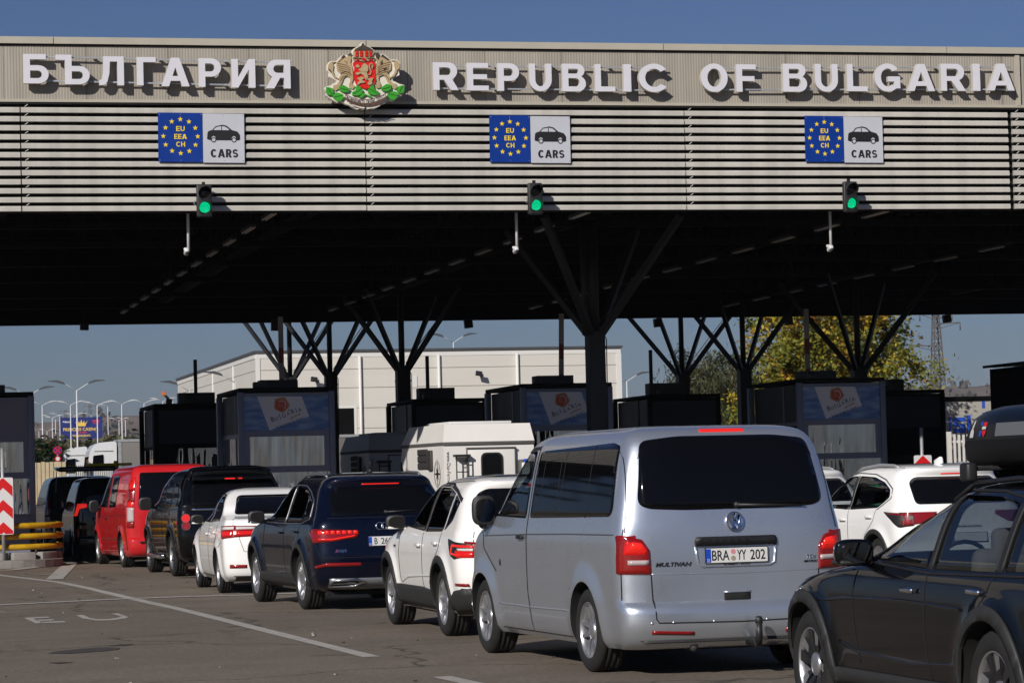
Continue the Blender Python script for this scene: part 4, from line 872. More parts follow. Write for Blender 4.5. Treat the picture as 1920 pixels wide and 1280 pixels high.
class Car:
    def __init__(s, name, cat, label, table, W, wheels, R, pm, loc, heading, style='six', tw=.225, hollow=(), cabin=None, ar=.3, af=.6, nr=3.2, flare=.03, group=None, Ra=None, nf=2.6):
        s.W = W; s.pm = pm; s.ar = ar; s.nr = nr; s.root = empty(name, loc, label, cat, group, rad(heading)); s.R = R; Ra = Ra or R + .055; s.Ra = Ra; s.wheels = wheels; s.T = table
        fl = [(y, R) for y in wheels]; vs, fs = loft(table, ar, af, nr, nf, fl, flare, Ra)
        s.bvh = BVHTree.FromPolygons([V(v) for v in vs], fs)
        mb = MB().add(vs, fs, 0, True); mb.m[-2] = 1; mb.s[-2] = False
        s.body = mb.build('body', [pm, M_well], s.root)
        cut = MB()
        for y in wheels:
            for sx in (-1, 1): cut.prism([(y + Ra * cos(a * pi / 28), R + Ra * sin(a * pi / 28)) for a in range(56)], ((0, 0, 0), (0, 1, 0), (0, 0, 1), (1, 0, 0)), sx * W / 2 - sx * .32 if sx > 0 else -W / 2 - .25, W / 2 + .25 if sx > 0 else -W / 2 + .32, 1)
        s.boolean(cut)
        if hollow:
            ins = .05; zb, zt = .62, table[-1][0] - .055; T2 = []
            zs = [t[0] for t in table]; k = 22; fw = cabin or 3.4
            for i in range(k):
                z = zb + (zt - zb) * i / (k - 1); a, b, wd = [pchip(zs, [t[c] for t in table], z) for c in (1, 2, 3)]
                sh = .0 if z < zt - .09 else (z - zt + .09) * 2.2
                T2.append((z, a + .10 + sh, min(b - .06, fw) - sh, wd - ins - .02 - sh * .8))
            v2, f2 = loft(T2, max(.12, ar - .06), max(.2, af - .1), nr, nf, (), 0, .4, 40, 10); s.boolean(MB().add(v2, f2, 1, False))
            for d, poly in hollow:
                c = MB()
                if d == 'S': c.prism(poly, ((0, 0, 0), (0, 1, 0), (0, 0, 1), (1, 0, 0)), -2, 2, 1)
                elif d == 'F': c.prism(poly, ((0, 0, 0), (1, 0, 0), (0, 0, 1), (0, -1, 0)), -6, -2.0, 1)
                else: c.prism(poly, ((0, 0, 0), (1, 0, 0), (0, 0, 1), (0, -1, 0)), -1.2, 2, 1)
                s.boolean(c)
        sharp(s.body.data)
        tm, rm = wheel_mesh(R, tw, style)
        for y in wheels:
            for sx in (-1, 1):
                o = bpy.data.objects.new('wheel', tm); COL.objects.link(o); o.parent = s.root; o.location = (sx * (W / 2 - tw / 2 - .012), y, R)
                o.rotation_euler = (random.uniform(0, 6), 0, 0) if sx < 0 else (random.uniform(0, 6), 0, pi)
                r = bpy.data.objects.new('rim', rm); COL.objects.link(r); r.parent = o
        MB().bb((-W / 2 + .2, .3, .19), (W / 2 - .2, wheels[1] + .5, .30)).build('underbody', M_well, s.root)
    def boolean(s, cut):
        c = cut.build('cutter', [M_well, M_well])
        done = False
        for sol in ('MANIFOLD', 'EXACT'):
            m = s.body.modifiers.new('cut', 'BOOLEAN'); m.operation = 'DIFFERENCE'; m.object = c; m.solver = sol
            c.parent = s.root
            dg = bpy.context.evaluated_depsgraph_get(); dg.update(); me = bpy.data.meshes.new_from_object(s.body.evaluated_get(dg))
            s.body.modifiers.remove(m)
            if len(me.polygons) and len(me.polygons) != len(s.body.data.polygons): done = True; break
        if done:
            old = s.body.data; s.body.data = me; bpy.data.meshes.remove(old); me.name = 'body'
            ix = [min(1, p.material_index) for p in me.polygons]; me.materials.clear(); me.materials.append(s.pm); me.materials.append(M_well); me.polygons.foreach_set('material_index', ix); me.update()
        cm = c.data; bpy.data.objects.remove(c); bpy.data.meshes.remove(cm)
    def rear(s, z): return pchip([t[0] for t in s.T], [t[1] for t in s.T], z)
    def hit(s, d, u, v):
        o, di = {'L': ((-4, u, v), (1, 0, 0)), 'R': ((4, u, v), (-1, 0, 0)), 'B': ((u, -4, v), (0, 1, 0)), 'F': ((u, 9, v), (0, -1, 0)), 'T': ((u, v, 5), (0, 0, -1))}[d]
        p, n, i, _ = s.bvh.ray_cast(V(o), V(di))
        if p is None:
            q = {'L': (-s.W / 2, u, v), 'R': (s.W / 2, u, v), 'B': (u, 0, v), 'F': (u, 4.5, v), 'T': (u, v, 1.5)}[d]; p, n, i, _ = s.bvh.find_nearest(V(q))
        if d in 'LR':                      # near the tail follow the rounded corner analytically
            zs = [t[0] for t in s.T]; yr, yf, wd = [pchip(zs, [t[k] for t in s.T], v) for k in (1, 2, 3)]; a1 = min(s.ar, (yf - yr) * .3)
            if u < yr + a1:
                ue = max(u, yr + .2 * a1 + .10 * max(0., u)); c_ = max(0., 1 - (ue - yr) / a1) ** (s.nr / 2); x = wd * sqrt(max(0, 1 - c_ * c_)) ** (2 / s.nr); q, n, i, _ = s.bvh.find_nearest(V((x if d == 'R' else -x, ue, v))); p = q
        if n.dot(V(di)) > 0: n = -n
        return p, n
    def patch(s, d, poly, off=.004, r=0., grid=.06, thick_=.014, mb=None, m=0, smooth=True):
        poly = rounded(poly, r) if r else list(poly); ar = sum(poly[i - 1][0] * poly[i][1] - poly[i][0] * poly[i - 1][1] for i in range(len(poly)))
        if ar < 0: poly = poly[::-1]
        dn = []
        for i in range(len(poly)):
            a, b = V(poly[i]), V(poly[(i + 1) % len(poly)]); k = max(1, int((b - a).length / grid)); dn += [a.lerp(b, j / k) for j in range(k)]
        nb = len(dn); xs = [p.x for p in dn]; ys = [p.y for p in dn]; pts = list(dn)
        def inside(x, y):
            c = False
            for i in range(nb):
                a, b = dn[i - 1], dn[i]
                if (a.y > y) != (b.y > y) and x < (b.x - a.x) * (y - a.y) / (b.y - a.y) + a.x: c = not c
            return c
        nx, ny = int((max(xs) - min(xs)) / grid), int((max(ys) - min(ys)) / grid)
        for i in range(1, nx + 1):
            for j in range(1, ny + 1):
                x, y = min(xs) + i * grid + .003, min(ys) + j * grid + .002
                if inside(x, y) and min((V((x, y)) - q).length for q in dn) > grid * .35: pts.append(V((x, y)))
        vo, _, fo, *_ = delaunay_2d_cdt(pts, [], [list(range(nb))], 1, 1e-6)
        H = [s.hit(d, p.x, p.y) for p in vo]; mb = mb or MB(); b = len(mb.v); n = len(vo)
        vs = [p + q * off for p, q in H] + [p + q * (off - thick_) for p, q in H]; fs = []; ed = {}
        ex = {'L': V((0, -1, 0)), 'R': V((0, 1, 0)), 'B': V((1, 0, 0)), 'F': V((-1, 0, 0)), 'T': V((1, 0, 0))}[d]
        flip = d in ('L', 'F')
        for f in fo:
            f = list(f)[::-1] if flip else list(f); fs.append(f)
            for i in range(len(f)):
                e = (f[i], f[(i + 1) % len(f)]); ed[e] = ed.get(e, 0) + 1
        top = len(fs)
        for a, c in list(ed):
            if (c, a) not in ed: fs.append([c, a, a + n, c + n])
        mb.add(vs, fs[:top], m, smooth); mb.f += [[i + b for i in f] for f in fs[top:]]; k = len(fs) - top; mb.m += [m] * k; mb.s += [False] * k
        return mb
    def add(s, name, m, *patches, parent=None, **kw):
        mb = MB()
        for d, poly in patches: s.patch(d, poly, mb=mb, **kw)
        return mb.build(name, m, parent or s.root)
    def seam(s, d, pts, r=.0045, m=None, name='panel_gap', off=0.):
        dn = []
        for a, b in zip(pts[:-1], pts[1:]):
            a, b = V(a), V(b); k = max(1, int((b - a).length / .05)); dn += [a.lerp(b, j / k) for j in range(k)]
        dn.append(V(pts[-1])); P = [s.hit(d, q.x, q.y) for q in dn]; return MB().tube([p + n * off for p, n in P], r, 6, 0)
    def seams(s, lst, r=.0045, m=None, name='panel_gap', off=0.):
        for d, pts in lst: o = s.seam(d, pts, r, off=off).build(name, m or M_well, s.root)
        return o
    def frame(s, d, u, v):
        p, n = s.hit(d, u, v)
        if d in 'BF': ex = V((1, 0, 0)) if d == 'B' else V((-1, 0, 0))
        else: ex = V((0, -1, 0)) if d == 'L' else V((0, 1, 0))
        n = n.normalized(); ey = n.cross(ex).normalized(); ex = ey.cross(n).normalized(); return (p, ex, ey, n)
    def label_text(s, d, u, v, body, wh, m, depth=.006, bold=.02, name='badge_lettering', shear=0., parent=None, off=.001):
        return MB().text(body, s.frame(d, u, v), (0, 0), wh, depth, bold, 0, off, shear=shear).build(name, m, parent or s.root)
    def plate(s, u, v, chars, country='', W=.52, tilt=True, seals=False):
        fr = s.frame('B', u, v); p, ex, ey, n = fr; h = .112
        o = MB().prism(rounded([(-W / 2, -h / 2), (W / 2, -h / 2), (W / 2, h / 2), (-W / 2, h / 2)], .012), fr, -.01, .016).build('licence_plate', M_plateW, s.root)
        MB().prism([(-W / 2 + .004, -h / 2 + .004), (-W / 2 + .044, -h / 2 + .004), (-W / 2 + .044, h / 2 - .004), (-W / 2 + .004, h / 2 - .004)], fr, .016, .018).build('country_strip', M_plateB, o)
        mb = MB()
        for body, cx, ww in chars: mb.text(body, fr, (cx, 0), (ww, .078), .002, .008, 0, .016)
        if chars: mb.build('plate_lettering', M_ink, o)
        if country: MB().text(country, fr, (-W / 2 + .024, -.035), (0, .02), .001, .0, 0, .018, fit=False).build('plate_lettering', M_plateW, o)
        if seals:
            mb = MB()
            for cy, mm in ((.028, 0), (-.024, 1)): mb.prism([(seals + .02 * cos(a * pi / 8), cy + .02 * sin(a * pi / 8)) for a in range(16)], fr, .016, .018, mm)
            mb.build('plate_seal', [mat('pink plate seal', lin((206, 130, 140)), .5), mat('grey plate seal', lin((150, 140, 120)), .5)], o)
        fo = MB()
        for a, b in (((-W / 2, -h / 2), (W / 2, -h / 2)), ((W / 2, -h / 2), (W / 2, h / 2)), ((W / 2, h / 2), (-W / 2, h / 2)), ((-W / 2, h / 2), (-W / 2, -h / 2))):
            fo.bar(p + ex * a[0] + ey * a[1] + n * .012, p + ex * b[0] + ey * b[1] + n * .012, .006, .014)
        fo.build('plate_frame', M_black, o); return o
    def mirror(s, y, z, m=None, sz=(.20, .13, .22), out=.13, cap=None):
        for sx in (-1, 1):
            p, n = s.hit('L' if sx < 0 else 'R', y, z); c = V((p.x + sx * out, y - .02, z + .05))
            mb = MB().merge(pod(sz), Matrix.Translation(c) @ Matrix.Rotation(rad(8 * sx), 4, 'Z')); mb.bar(p - V((sx * .03, 0, .02)), c + V((-sx * .05, .02, -.05)), .07, .06)
            o = mb.build('side_mirror', m or M_black, s.root); sharp(o.data, 60)
            MB().prism(rounded([(-sz[0] * .40, -sz[2] * .38), (sz[0] * .40, -sz[2] * .38), (sz[0] * .40, sz[2] * .38), (-sz[0] * .40, sz[2] * .38)], .07), (c - V((0, sz[1] / 2 + .002, 0)), (cos(rad(8 * sx)), sin(rad(8 * sx)), 0), (0, 0, 1), (sin(rad(8 * sx)), -cos(rad(8 * sx)), 0)), -.004, .008).build('mirror_glass', M_mirror, o)
            if cap: MB().box(c + V((0, .0, -sz[2] * .36)), (sz[0] * .9, sz[1] * 1.06, sz[2] * .18), 0, None, .02).build('mirror_trim', cap, o)
    def handles(s, pts, m, size=(.17, .03), back=None):
        for y, z in pts:
            for sx in ('L', 'R'):
                p, n = s.hit(sx, y, z); sg = -1 if sx == 'L' else 1
                mb = MB().box(p + V((sg * .022, 0, 0)), (.026, size[0], size[1]), 0, None, .012); mb.bb(p + V((-.02, -size[0] / 2 + .02, -.01)), p + V((.02, -size[0] / 2 + .045, .01))); mb.bb(p + V((-.02, size[0] / 2 - .045, -.01)), p + V((.02, size[0] / 2 - .02, .01)))
                mb.build('door_handle', m, s.root)
                if back and sx == 'L': pass
    def seats(s, rows, beige=False, H=1.0):
        for y in rows:
            for x in (-.38, .38):
                mb = MB().box((x, y + .22, .52), (.5, .52, .16), 0, None, .05).box((x, y, .80), (.48, .14, .6), 0, Matrix.Rotation(rad(12), 4, 'X'), .06).box((x, y - .07, H + .17), (.26, .1, .18), 0, None, .045).tube([(x, y - .06, H + .02), (x, y - .06, H + .14)], .012, 6)
                mb.build('seat', M_beige if beige else M_seat, s.root)
    def arches(s, w_=.065, off=.012, sides='LR', a0=-8, a1=188, m=None, inner=-.004):
        for d in sides:
            for y in s.wheels:
                mb = MB(); Ri = s.Ra + inner; o = []
                for i in range(25):
                    a = rad(a0 + (a1 - a0) * i / 24); o.append((y + (Ri + w_) * cos(a), s.R + (Ri + w_) * sin(a)))
                for i in range(25):
                    a = rad(a1 - (a1 - a0) * i / 24); o.append((y + Ri * cos(a), s.R + Ri * sin(a)))
                s.patch(d, o, off, 0, .05, .02, mb); mb.build('arch_trim', m or M_clad, s.root)
M_mirror = mat('mirror glass', (.10, .10, .11), .03, 1.)
def mx(poly): return [(-a, b) for a, b in poly]
def side(*polys): return [('L', p) for p in polys] + [('R', p) for p in polys]
def wiper(c, x0, z0, x1, z1):
    a, b = c.hit('B', x0, z0)[0], c.hit('B', x1, z1)[0]; off = V((0, -.025, 0))
    MB().tube([a + off, a.lerp(b, .5) + off * 1.3, b + off], [.014, .010, .007], 8).lathe([(0, -.03), (.025, -.025), (.028, .02)], a, 1, 14).build('wiper', M_black, c.root)

# ---- silver people carrier, nearest in the queue
P_silver = paint('silver metallic paint', (.60, .64, .71), .8, .28, .8)
def silver_van():
    hol = [('S', rounded([(3.90, 1.24), (3.36, 1.77), (2.66, 1.80), (2.66, 1.22)], .05)), ('F', rounded([(-.72, 1.24), (.72, 1.24), (.62, 1.80), (-.62, 1.80)], .06))]
    c = Car('people_carrier', 'van', 'silver people carrier with black rear window and number plate BRA YY 202', VAN, 1.904, (.99, 3.99), .335, P_silver, (6.80, 21.25, 0), 3.2, 'five', .235, hol, 3.9, ar=.24, af=.7, nr=3.6, flare=.028)
    rw = [(-.775, 1.345), (-.70, 1.30), (-.40, 1.285), (.40, 1.285), (.70, 1.30), (.775, 1.345), (.70, 1.83), (.40, 1.862), (-.40, 1.862), (-.70, 1.83)]
    c.add('rear_window', M_privacy, ('B', rw), r=.07)
    c.add('brake_light', M_redlit, ('B', [(-.19, 1.892), (.19, 1.892), (.185, 1.916), (-.185, 1.916)]), r=.01, grid=.03)
    for d in 'LR':
        c.add('front_window', M_clear, (d, [(3.88, 1.25), (3.35, 1.76), (2.67, 1.79), (2.67, 1.23)]), r=.05, off=-.006)
        c.add('side_window', M_privacy, (d, [(2.55, 1.225), (2.55, 1.79), (.62, 1.825), (.44, 1.80), (.34, 1.30), (.40, 1.245)]), r=.05)
        c.add('window_frame', M_black, (d, [(3.97, 1.19), (3.36, 1.81), (2.6, 1.835), (2.6, 1.805), (3.34, 1.775), (3.90, 1.235), (3.90, 1.19)]), off=.002)
    c.add('windscreen', M_clear, ('F', [(-.71, 1.25), (.71, 1.25), (.61, 1.79), (-.61, 1.79)]), r=.05, off=-.004)
    c.seams([('L', [(1.75, 1.235), (1.77, 1.80)]), ('L', [(1.02, 1.235), (1.05, 1.81)]), ('L', [(1.83, 1.29), (2.3, 1.28), (2.34, 1.70), (1.88, 1.72), (1.83, 1.29)])], .0045, M_matt, 'window_divider', .002)
    c.seams([('L', [(2.60, 1.84), (2.60, .62), (2.57, .40), (2.57, .26)]), ('L', [(3.95, 1.18), (3.93, .95), (3.55, .75)]), ('L', [(2.58, .26), (1.46, .26)]), ('L', [(2.57, .26), (3.5, .26)]),
             ('B', [(-.80, 1.9), (-.855, 1.3), (-.885, 1.12)]), ('B', [(.80, 1.9), (.855, 1.3), (.885, 1.12)]), ('B', [(-.70, .80), (-.685, .45), (-.665, .42), (0, .41), (.665, .42), (.685, .45), (.70, .80)]), ('L', [(.17, 1.15), (.17, .60)])], .0055)
    c.seams([('L', [(.24, 1.105), (1.4, 1.10), (2.6, 1.085), (3.9, 1.06)])], .007, mat('silver groove', (.12, .125, .14), .5, .5), 'side_groove', -.003)
    c.seams([('L', [(1.44, .475), (2.5, .465), (3.5, .47)])], .010, P_silver, 'side_crease', -.004)
    c.seams([('B', [(-.72, .795), (0, .785), (.72, .795)])], .010, P_silver, 'hatch_crease', -.006)
    for q in (lambda p: p, mx):
        d = 'L' if q([(1, 0)])[0][0] > 0 else 'R'
        lamp = q([(-.935, .80), (-.70, .795), (-.705, .98), (-.76, 1.065), (-.90, 1.10), (-.935, 1.10)])
        o = c.add('tail_light', M_redlens, ('B', lamp), r=.012, off=.012, thick_=.03, grid=.04); c.add('tail_light_side', M_redlens, (d, [(.012, .80), (.205, .805), (.20, 1.07), (.14, 1.095), (.012, 1.10)]), r=.012, off=.010, thick_=.025, grid=.03, parent=o)
        c.add('brake_lens', M_redlit, ('B', q([(-.86, .985), (-.745, .985), (-.76, 1.035), (-.84, 1.05)])), off=.015, thick_=.006, r=.02, grid=.03, parent=o)
        c.add('brake_lens', M_redglow, ('B', q([(-.90, .945), (-.73, .945), (-.73, 1.0), (-.88, 1.06)])), off=.0135, thick_=.006, r=.02, grid=.03, parent=o)
        c.add('reversing_lens', M_clearlens, ('B', q([(-.87, .870), (-.715, .868), (-.715, .905), (-.87, .907)])), off=.015, thick_=.006, grid=.03, parent=o)
        c.add('reflector', M_redlens, ('B', q([(-.72, .335), (-.38, .318), (-.38, .345), (-.72, .362)])), off=.006, grid=.04)
    # number plate niche, grip, badges
    fr = c.frame('B', 0, .92); c.add('handle_strip', M_black, ('B', [(-.34, 1.0), (.34, 1.0), (.34, 1.055), (.325, 1.072), (-.325, 1.072), (-.34, 1.055)]), off=.022, thick_=.03, r=.012)
    c.seams([('B', [(-.335, 1.0), (-.32, .865), (-.28, .845), (.28, .845), (.32, .865), (.335, 1.0)])], .012, P_silver, 'plate_niche', .002)
    c.plate(0.0, .925, [('BRA', -.135, .145), ('YY', .04, .075), ('202', .175, .125)], 'D', seals=-.03)
    c.label_text('B', -.0, .853, 'SCHMIDT · KOCH', (.22, .014), M_ink, .002, .01, 'plate_holder_lettering', off=.012)
    o = MB().lathe([(.001, .0), (.072, 0.0), (.078, .012), (.070, .018), (.062, .012), (.001, .008)], (0, 0, 0), 2, 28, 0)
    e = o.build('emblem', [M_chrome, M_black], c.root); fr = c.frame('B', 0, 1.185); e.matrix_basis = Matrix((fr[1], fr[2], fr[3])).transposed().to_4x4(); e.location = fr[0] + fr[3] * .004
    mb = MB()
    for a, b in (((-.045, .04), (0, -.0)), ((0, 0), (.045, .04))): pass
    for P in ([(-.022, .058), (-.002, .012)], [(.022, .058), (.002, .012)], [(-.052, .035), (-.024, -.045)], [(-.024, -.045), (0, .0)], [(0, .0), (.024, -.045)], [(.024, -.045), (.052, .035)]): mb.bar((P[0][0], P[0][1], .016), (P[1][0], P[1][1], .016), .013, .012)
    mb.build('emblem_bars', M_chrome, e)
    c.add('emblem_disc', M_black, ('B', [(.062 * cos(a * pi / 12), 1.185 + .062 * sin(a * pi / 12)) for a in range(24)]), off=.013, grid=.03, parent=None)
    c.label_text('B', -.52, .868, 'MULTIVAN', (.29, .032), M_black, .005, .03, shear=.25)
    c.label_text('B', .635, .895, 'TDI', (.085, .030), M_chrome, .005, .02, shear=.2); c.label_text('B', .63, .858, '4MOTION', (.12, .018), M_black, .004, .02, shear=.2)
    c.add('grip_recess', M_matt, ('B', [(-.11, .575), (.11, .575), (.11, .64), (-.11, .64)]), off=.003, r=.012); c.seams([('B', [(-.11, .64), (.11, .64)])], .008, P_silver, 'grip_lip', .004)
    wiper(c, .03, 1.315, .60, 1.30)
    MB().tube([(.10, .35, .26), (.10, .02, .25), (.10, -.10, .255), (.10, -.125, .30), (.10, -.125, .40)], [.035, .035, .032, .028, .026], 12).lathe([(.001, .055), (.022, .05), (.03, .03), (.03, .0), (.02, -.01)], (.10, -.125, .40), 2, 14).box((.10, -.06, .245), (.07, .1, .06), 0, None, .015).build('tow_hook', M_black, c.root)
    MB().tube([(-.35, .55, .235), (-.35, .10, .215)], .03, 12).build('exhaust_pipe', M_grime, c.root)
    c.add('lower_bumper', M_clad, ('B', [(-.80, .20), (.80, .20), (.80, .285), (-.80, .285)]), off=.004)
    mb = MB()
    for x in (-.72, -.55, -.22, .22, .55): p, n = c.hit('B', x, .42); mb.lathe([(.001, -.004), (.012, -.003), (.013, .004)], p, 1, 12)
    mb.build('parking_sensor', P_silver, c.root)
    c.mirror(3.76, 1.24, M_black, (.21, .16, .27), .14); c.handles([(2.74, 1.06)], M_black, (.16, .035))
    c.add('fuel_flap', M_black, *[('L', [(3.42 + .022 * cos(a * pi / 6), .83 + .03 * sin(a * pi / 6)) for a in range(12)])], grid=.02)
    c.seats((2.55, 1.4), H=1.2); MB().bb((-.75, 3.35, .95), (.75, 3.85, 1.12), 0, .04).tube([(-.38 + .18 * cos(a * pi / 10), 3.28 - .07 * sin(a * pi / 10), 1.12 + .17 * sin(a * pi / 10)) for a in range(20)], .014, 8, 0, True).build('dashboard', M_black, c.root)
    MB().bb((-.7, 2.40, .5), (.7, 2.44, 1.8)).build('bulkhead_blind', M_seat, c.root)
    c.add('roof_seam', P_silver, ('T', [(-.60, .7), (-.585, .7), (-.585, 2.7), (-.60, 2.7)]), off=.004, grid=.1); return c
silver_van()

# ---- white crossover ahead of it
P_white = paint('white paint', (.82, .80, .77), 0, .3, 1.)
P_white2 = paint('pearl white paint', (.84, .83, .815), 0, .3, 1.)
def crossover():
    gl = [[(3.20, 1.10), (2.62, 1.40), (2.22, 1.485), (1.86, 1.50), (1.86, 1.045)], [(1.80, 1.04), (1.80, 1.50), (1.35, 1.49), (.98, 1.43), (.98, 1.05)], [(.92, 1.055), (.92, 1.42), (.62, 1.345), (.70, 1.16)]]
    hol = [('S', rounded(g, .04)) for g in gl[:2]] + [('F', [(-.70, 1.10), (.70, 1.10), (.58, 1.48), (-.58, 1.48)])]
    c = Car('crossover', 'car', 'white crossover with grey lower cladding directly ahead of the silver people carrier', SUV, 1.856, (.92, 3.595), .345, P_white, (6.81, 27.32, 0), .5, 'ten', .23, hol, 3.1, ar=.37, af=.8, nr=3.2, flare=.04)
    for d in 'LR':
        for g in gl[:2]: c.add('side_window', M_tint, (d, g), r=.04, off=-.006)
        c.add('quarter_window', M_privacy, (d, gl[2]), r=.03)
        c.add('window_trim', M_black, (d, [(3.28, 1.08), (2.64, 1.42), (2.22, 1.525), (1.84, 1.545), (1.35, 1.535), (.95, 1.47), (.60, 1.385), (.58, 1.34), (.95, 1.435), (1.35, 1.495), (1.84, 1.505), (2.22, 1.49), (2.62, 1.405), (3.20, 1.105)]), off=.003)
        c.add('door_pillar', M_black, (d, [(1.855, 1.045), (1.805, 1.045), (1.805, 1.5), (1.855, 1.5)]), off=.002, grid=.04)
        c.add('sill_cladding', M_clad, (d, [(3.17, .245), (1.35, .245), (1.35, .44), (1.9, .47), (3.17, .47)]), off=.012, thick_=.03)
        c.add('bumper_cladding', M_clad, (d, [(.50, .245), (.16, .245), (.12, .50), (.38, .47), (.48, .40)]), off=.012, thick_=.03)
        c.add('bumper_cladding', M_clad, (d, [(4.02, .25), (4.3, .25), (4.3, .45), (4.05, .45)]), off=.012, thick_=.03)
    c.add('windscreen', M_clear, ('F', [(-.70, 1.10), (.70, 1.10), (.58, 1.48), (-.58, 1.48)]), r=.04, off=-.004)
    c.add('rear_window', M_privacy, ('B', [(-.70, 1.08), (-.55, 1.06), (.55, 1.06), (.70, 1.08), (.66, 1.40), (.56, 1.475), (-.56, 1.475), (-.66, 1.40)]), r=.06)
    c.add('roof_panel', M_privacy, ('T', [(-.40, .72), (.40, .72), (.44, 2.2), (-.44, 2.2)]), r=.05, grid=.12)
    c.arches(.07); c.add('rear_cladding', M_clad, ('B', [(-.86, .25), (.86, .25), (.88, .50), (.5, .47), (-.5, .47), (-.88, .50)]), off=.012, thick_=.03)
    for q in (lambda p: p, mx):
        d = 'L' if q([(1, 0)])[0][0] > 0 else 'R'
        o = c.add('tail_light', M_black, (d, [(.60, .985), (.10, .935), (.04, .82), (.30, .785), (.46, .82)]), r=.03, off=.008, grid=.035); c.add('tail_light_rear', M_redlens, ('B', q([(-.84, .80), (-.45, .83), (-.45, .92), (-.84, .96)])), off=.008, grid=.04, parent=o)
        c.add('lamp_signature', M_redlit, (d, [(.40, .935), (.10, .915), (.10, .895), (.36, .91), (.40, .85), (.20, .835), (.20, .815), (.42, .83), (.44, .87)]), off=.011, grid=.03, thick_=.008, parent=o)
        c.add('lamp_lens', M_redglow, (d, [(.28, .87), (.09, .86), (.09, .80), (.26, .80)]), off=.010, grid=.03, thick_=.008, parent=o); c.add('lamp_lens', M_amber, (d, [(.25, .892), (.09, .885), (.09, .862), (.24, .87)]), off=.0125, grid=.03, thick_=.008, parent=o)
        c.add('reflector', M_redlens, (d, [(.34, .525), (.12, .515), (.12, .545), (.32, .55)]), off=.006, grid=.04)
    c.seams([('L', [(1.85, 1.03), (1.85, .5), (1.80, .44)]), ('L', [(3.02, 1.06), (3.06, .80), (3.0, .5)]), ('L', [(.98, 1.04), (1.04, .88), (1.26, .70), (1.30, .48)]), ('L', [(.12, 1.05), (.05, .82), (.08, .56)]), ('T', [(-.62, .6), (-.66, 2.3)])], .0045)
    c.seams([('L', [(1.30, .60), (1.9, .585), (2.6, .56), (2.95, .50)])], .02, P_white, 'side_crease', -.011)
    c.add('brake_light', M_redlit, ('B', [(-.20, 1.495), (.20, 1.495), (.20, 1.512), (-.20, 1.512)]), grid=.04)
    MB().box(c.hit('T', .30, 1.0)[0] + V((0, 0, .02)), (.05, .16, .07), 0, Matrix.Rotation(rad(-12), 4, 'X'), .02).build('roof_antenna', M_black, c.root)
    c.mirror(3.02, 1.08, M_black, (.22, .15, .16), .14, P_white); c.handles([(2.0, .90), (1.18, .93)], P_white, (.19, .032)); c.seats((1.9, 1.05)); c.plate(0, .72, [])
    c.add('door_badge', M_chrome, ('L', [(3.32, .86), (3.20, .86), (3.20, .885), (3.34, .885)]), grid=.03)
    return c
crossover()

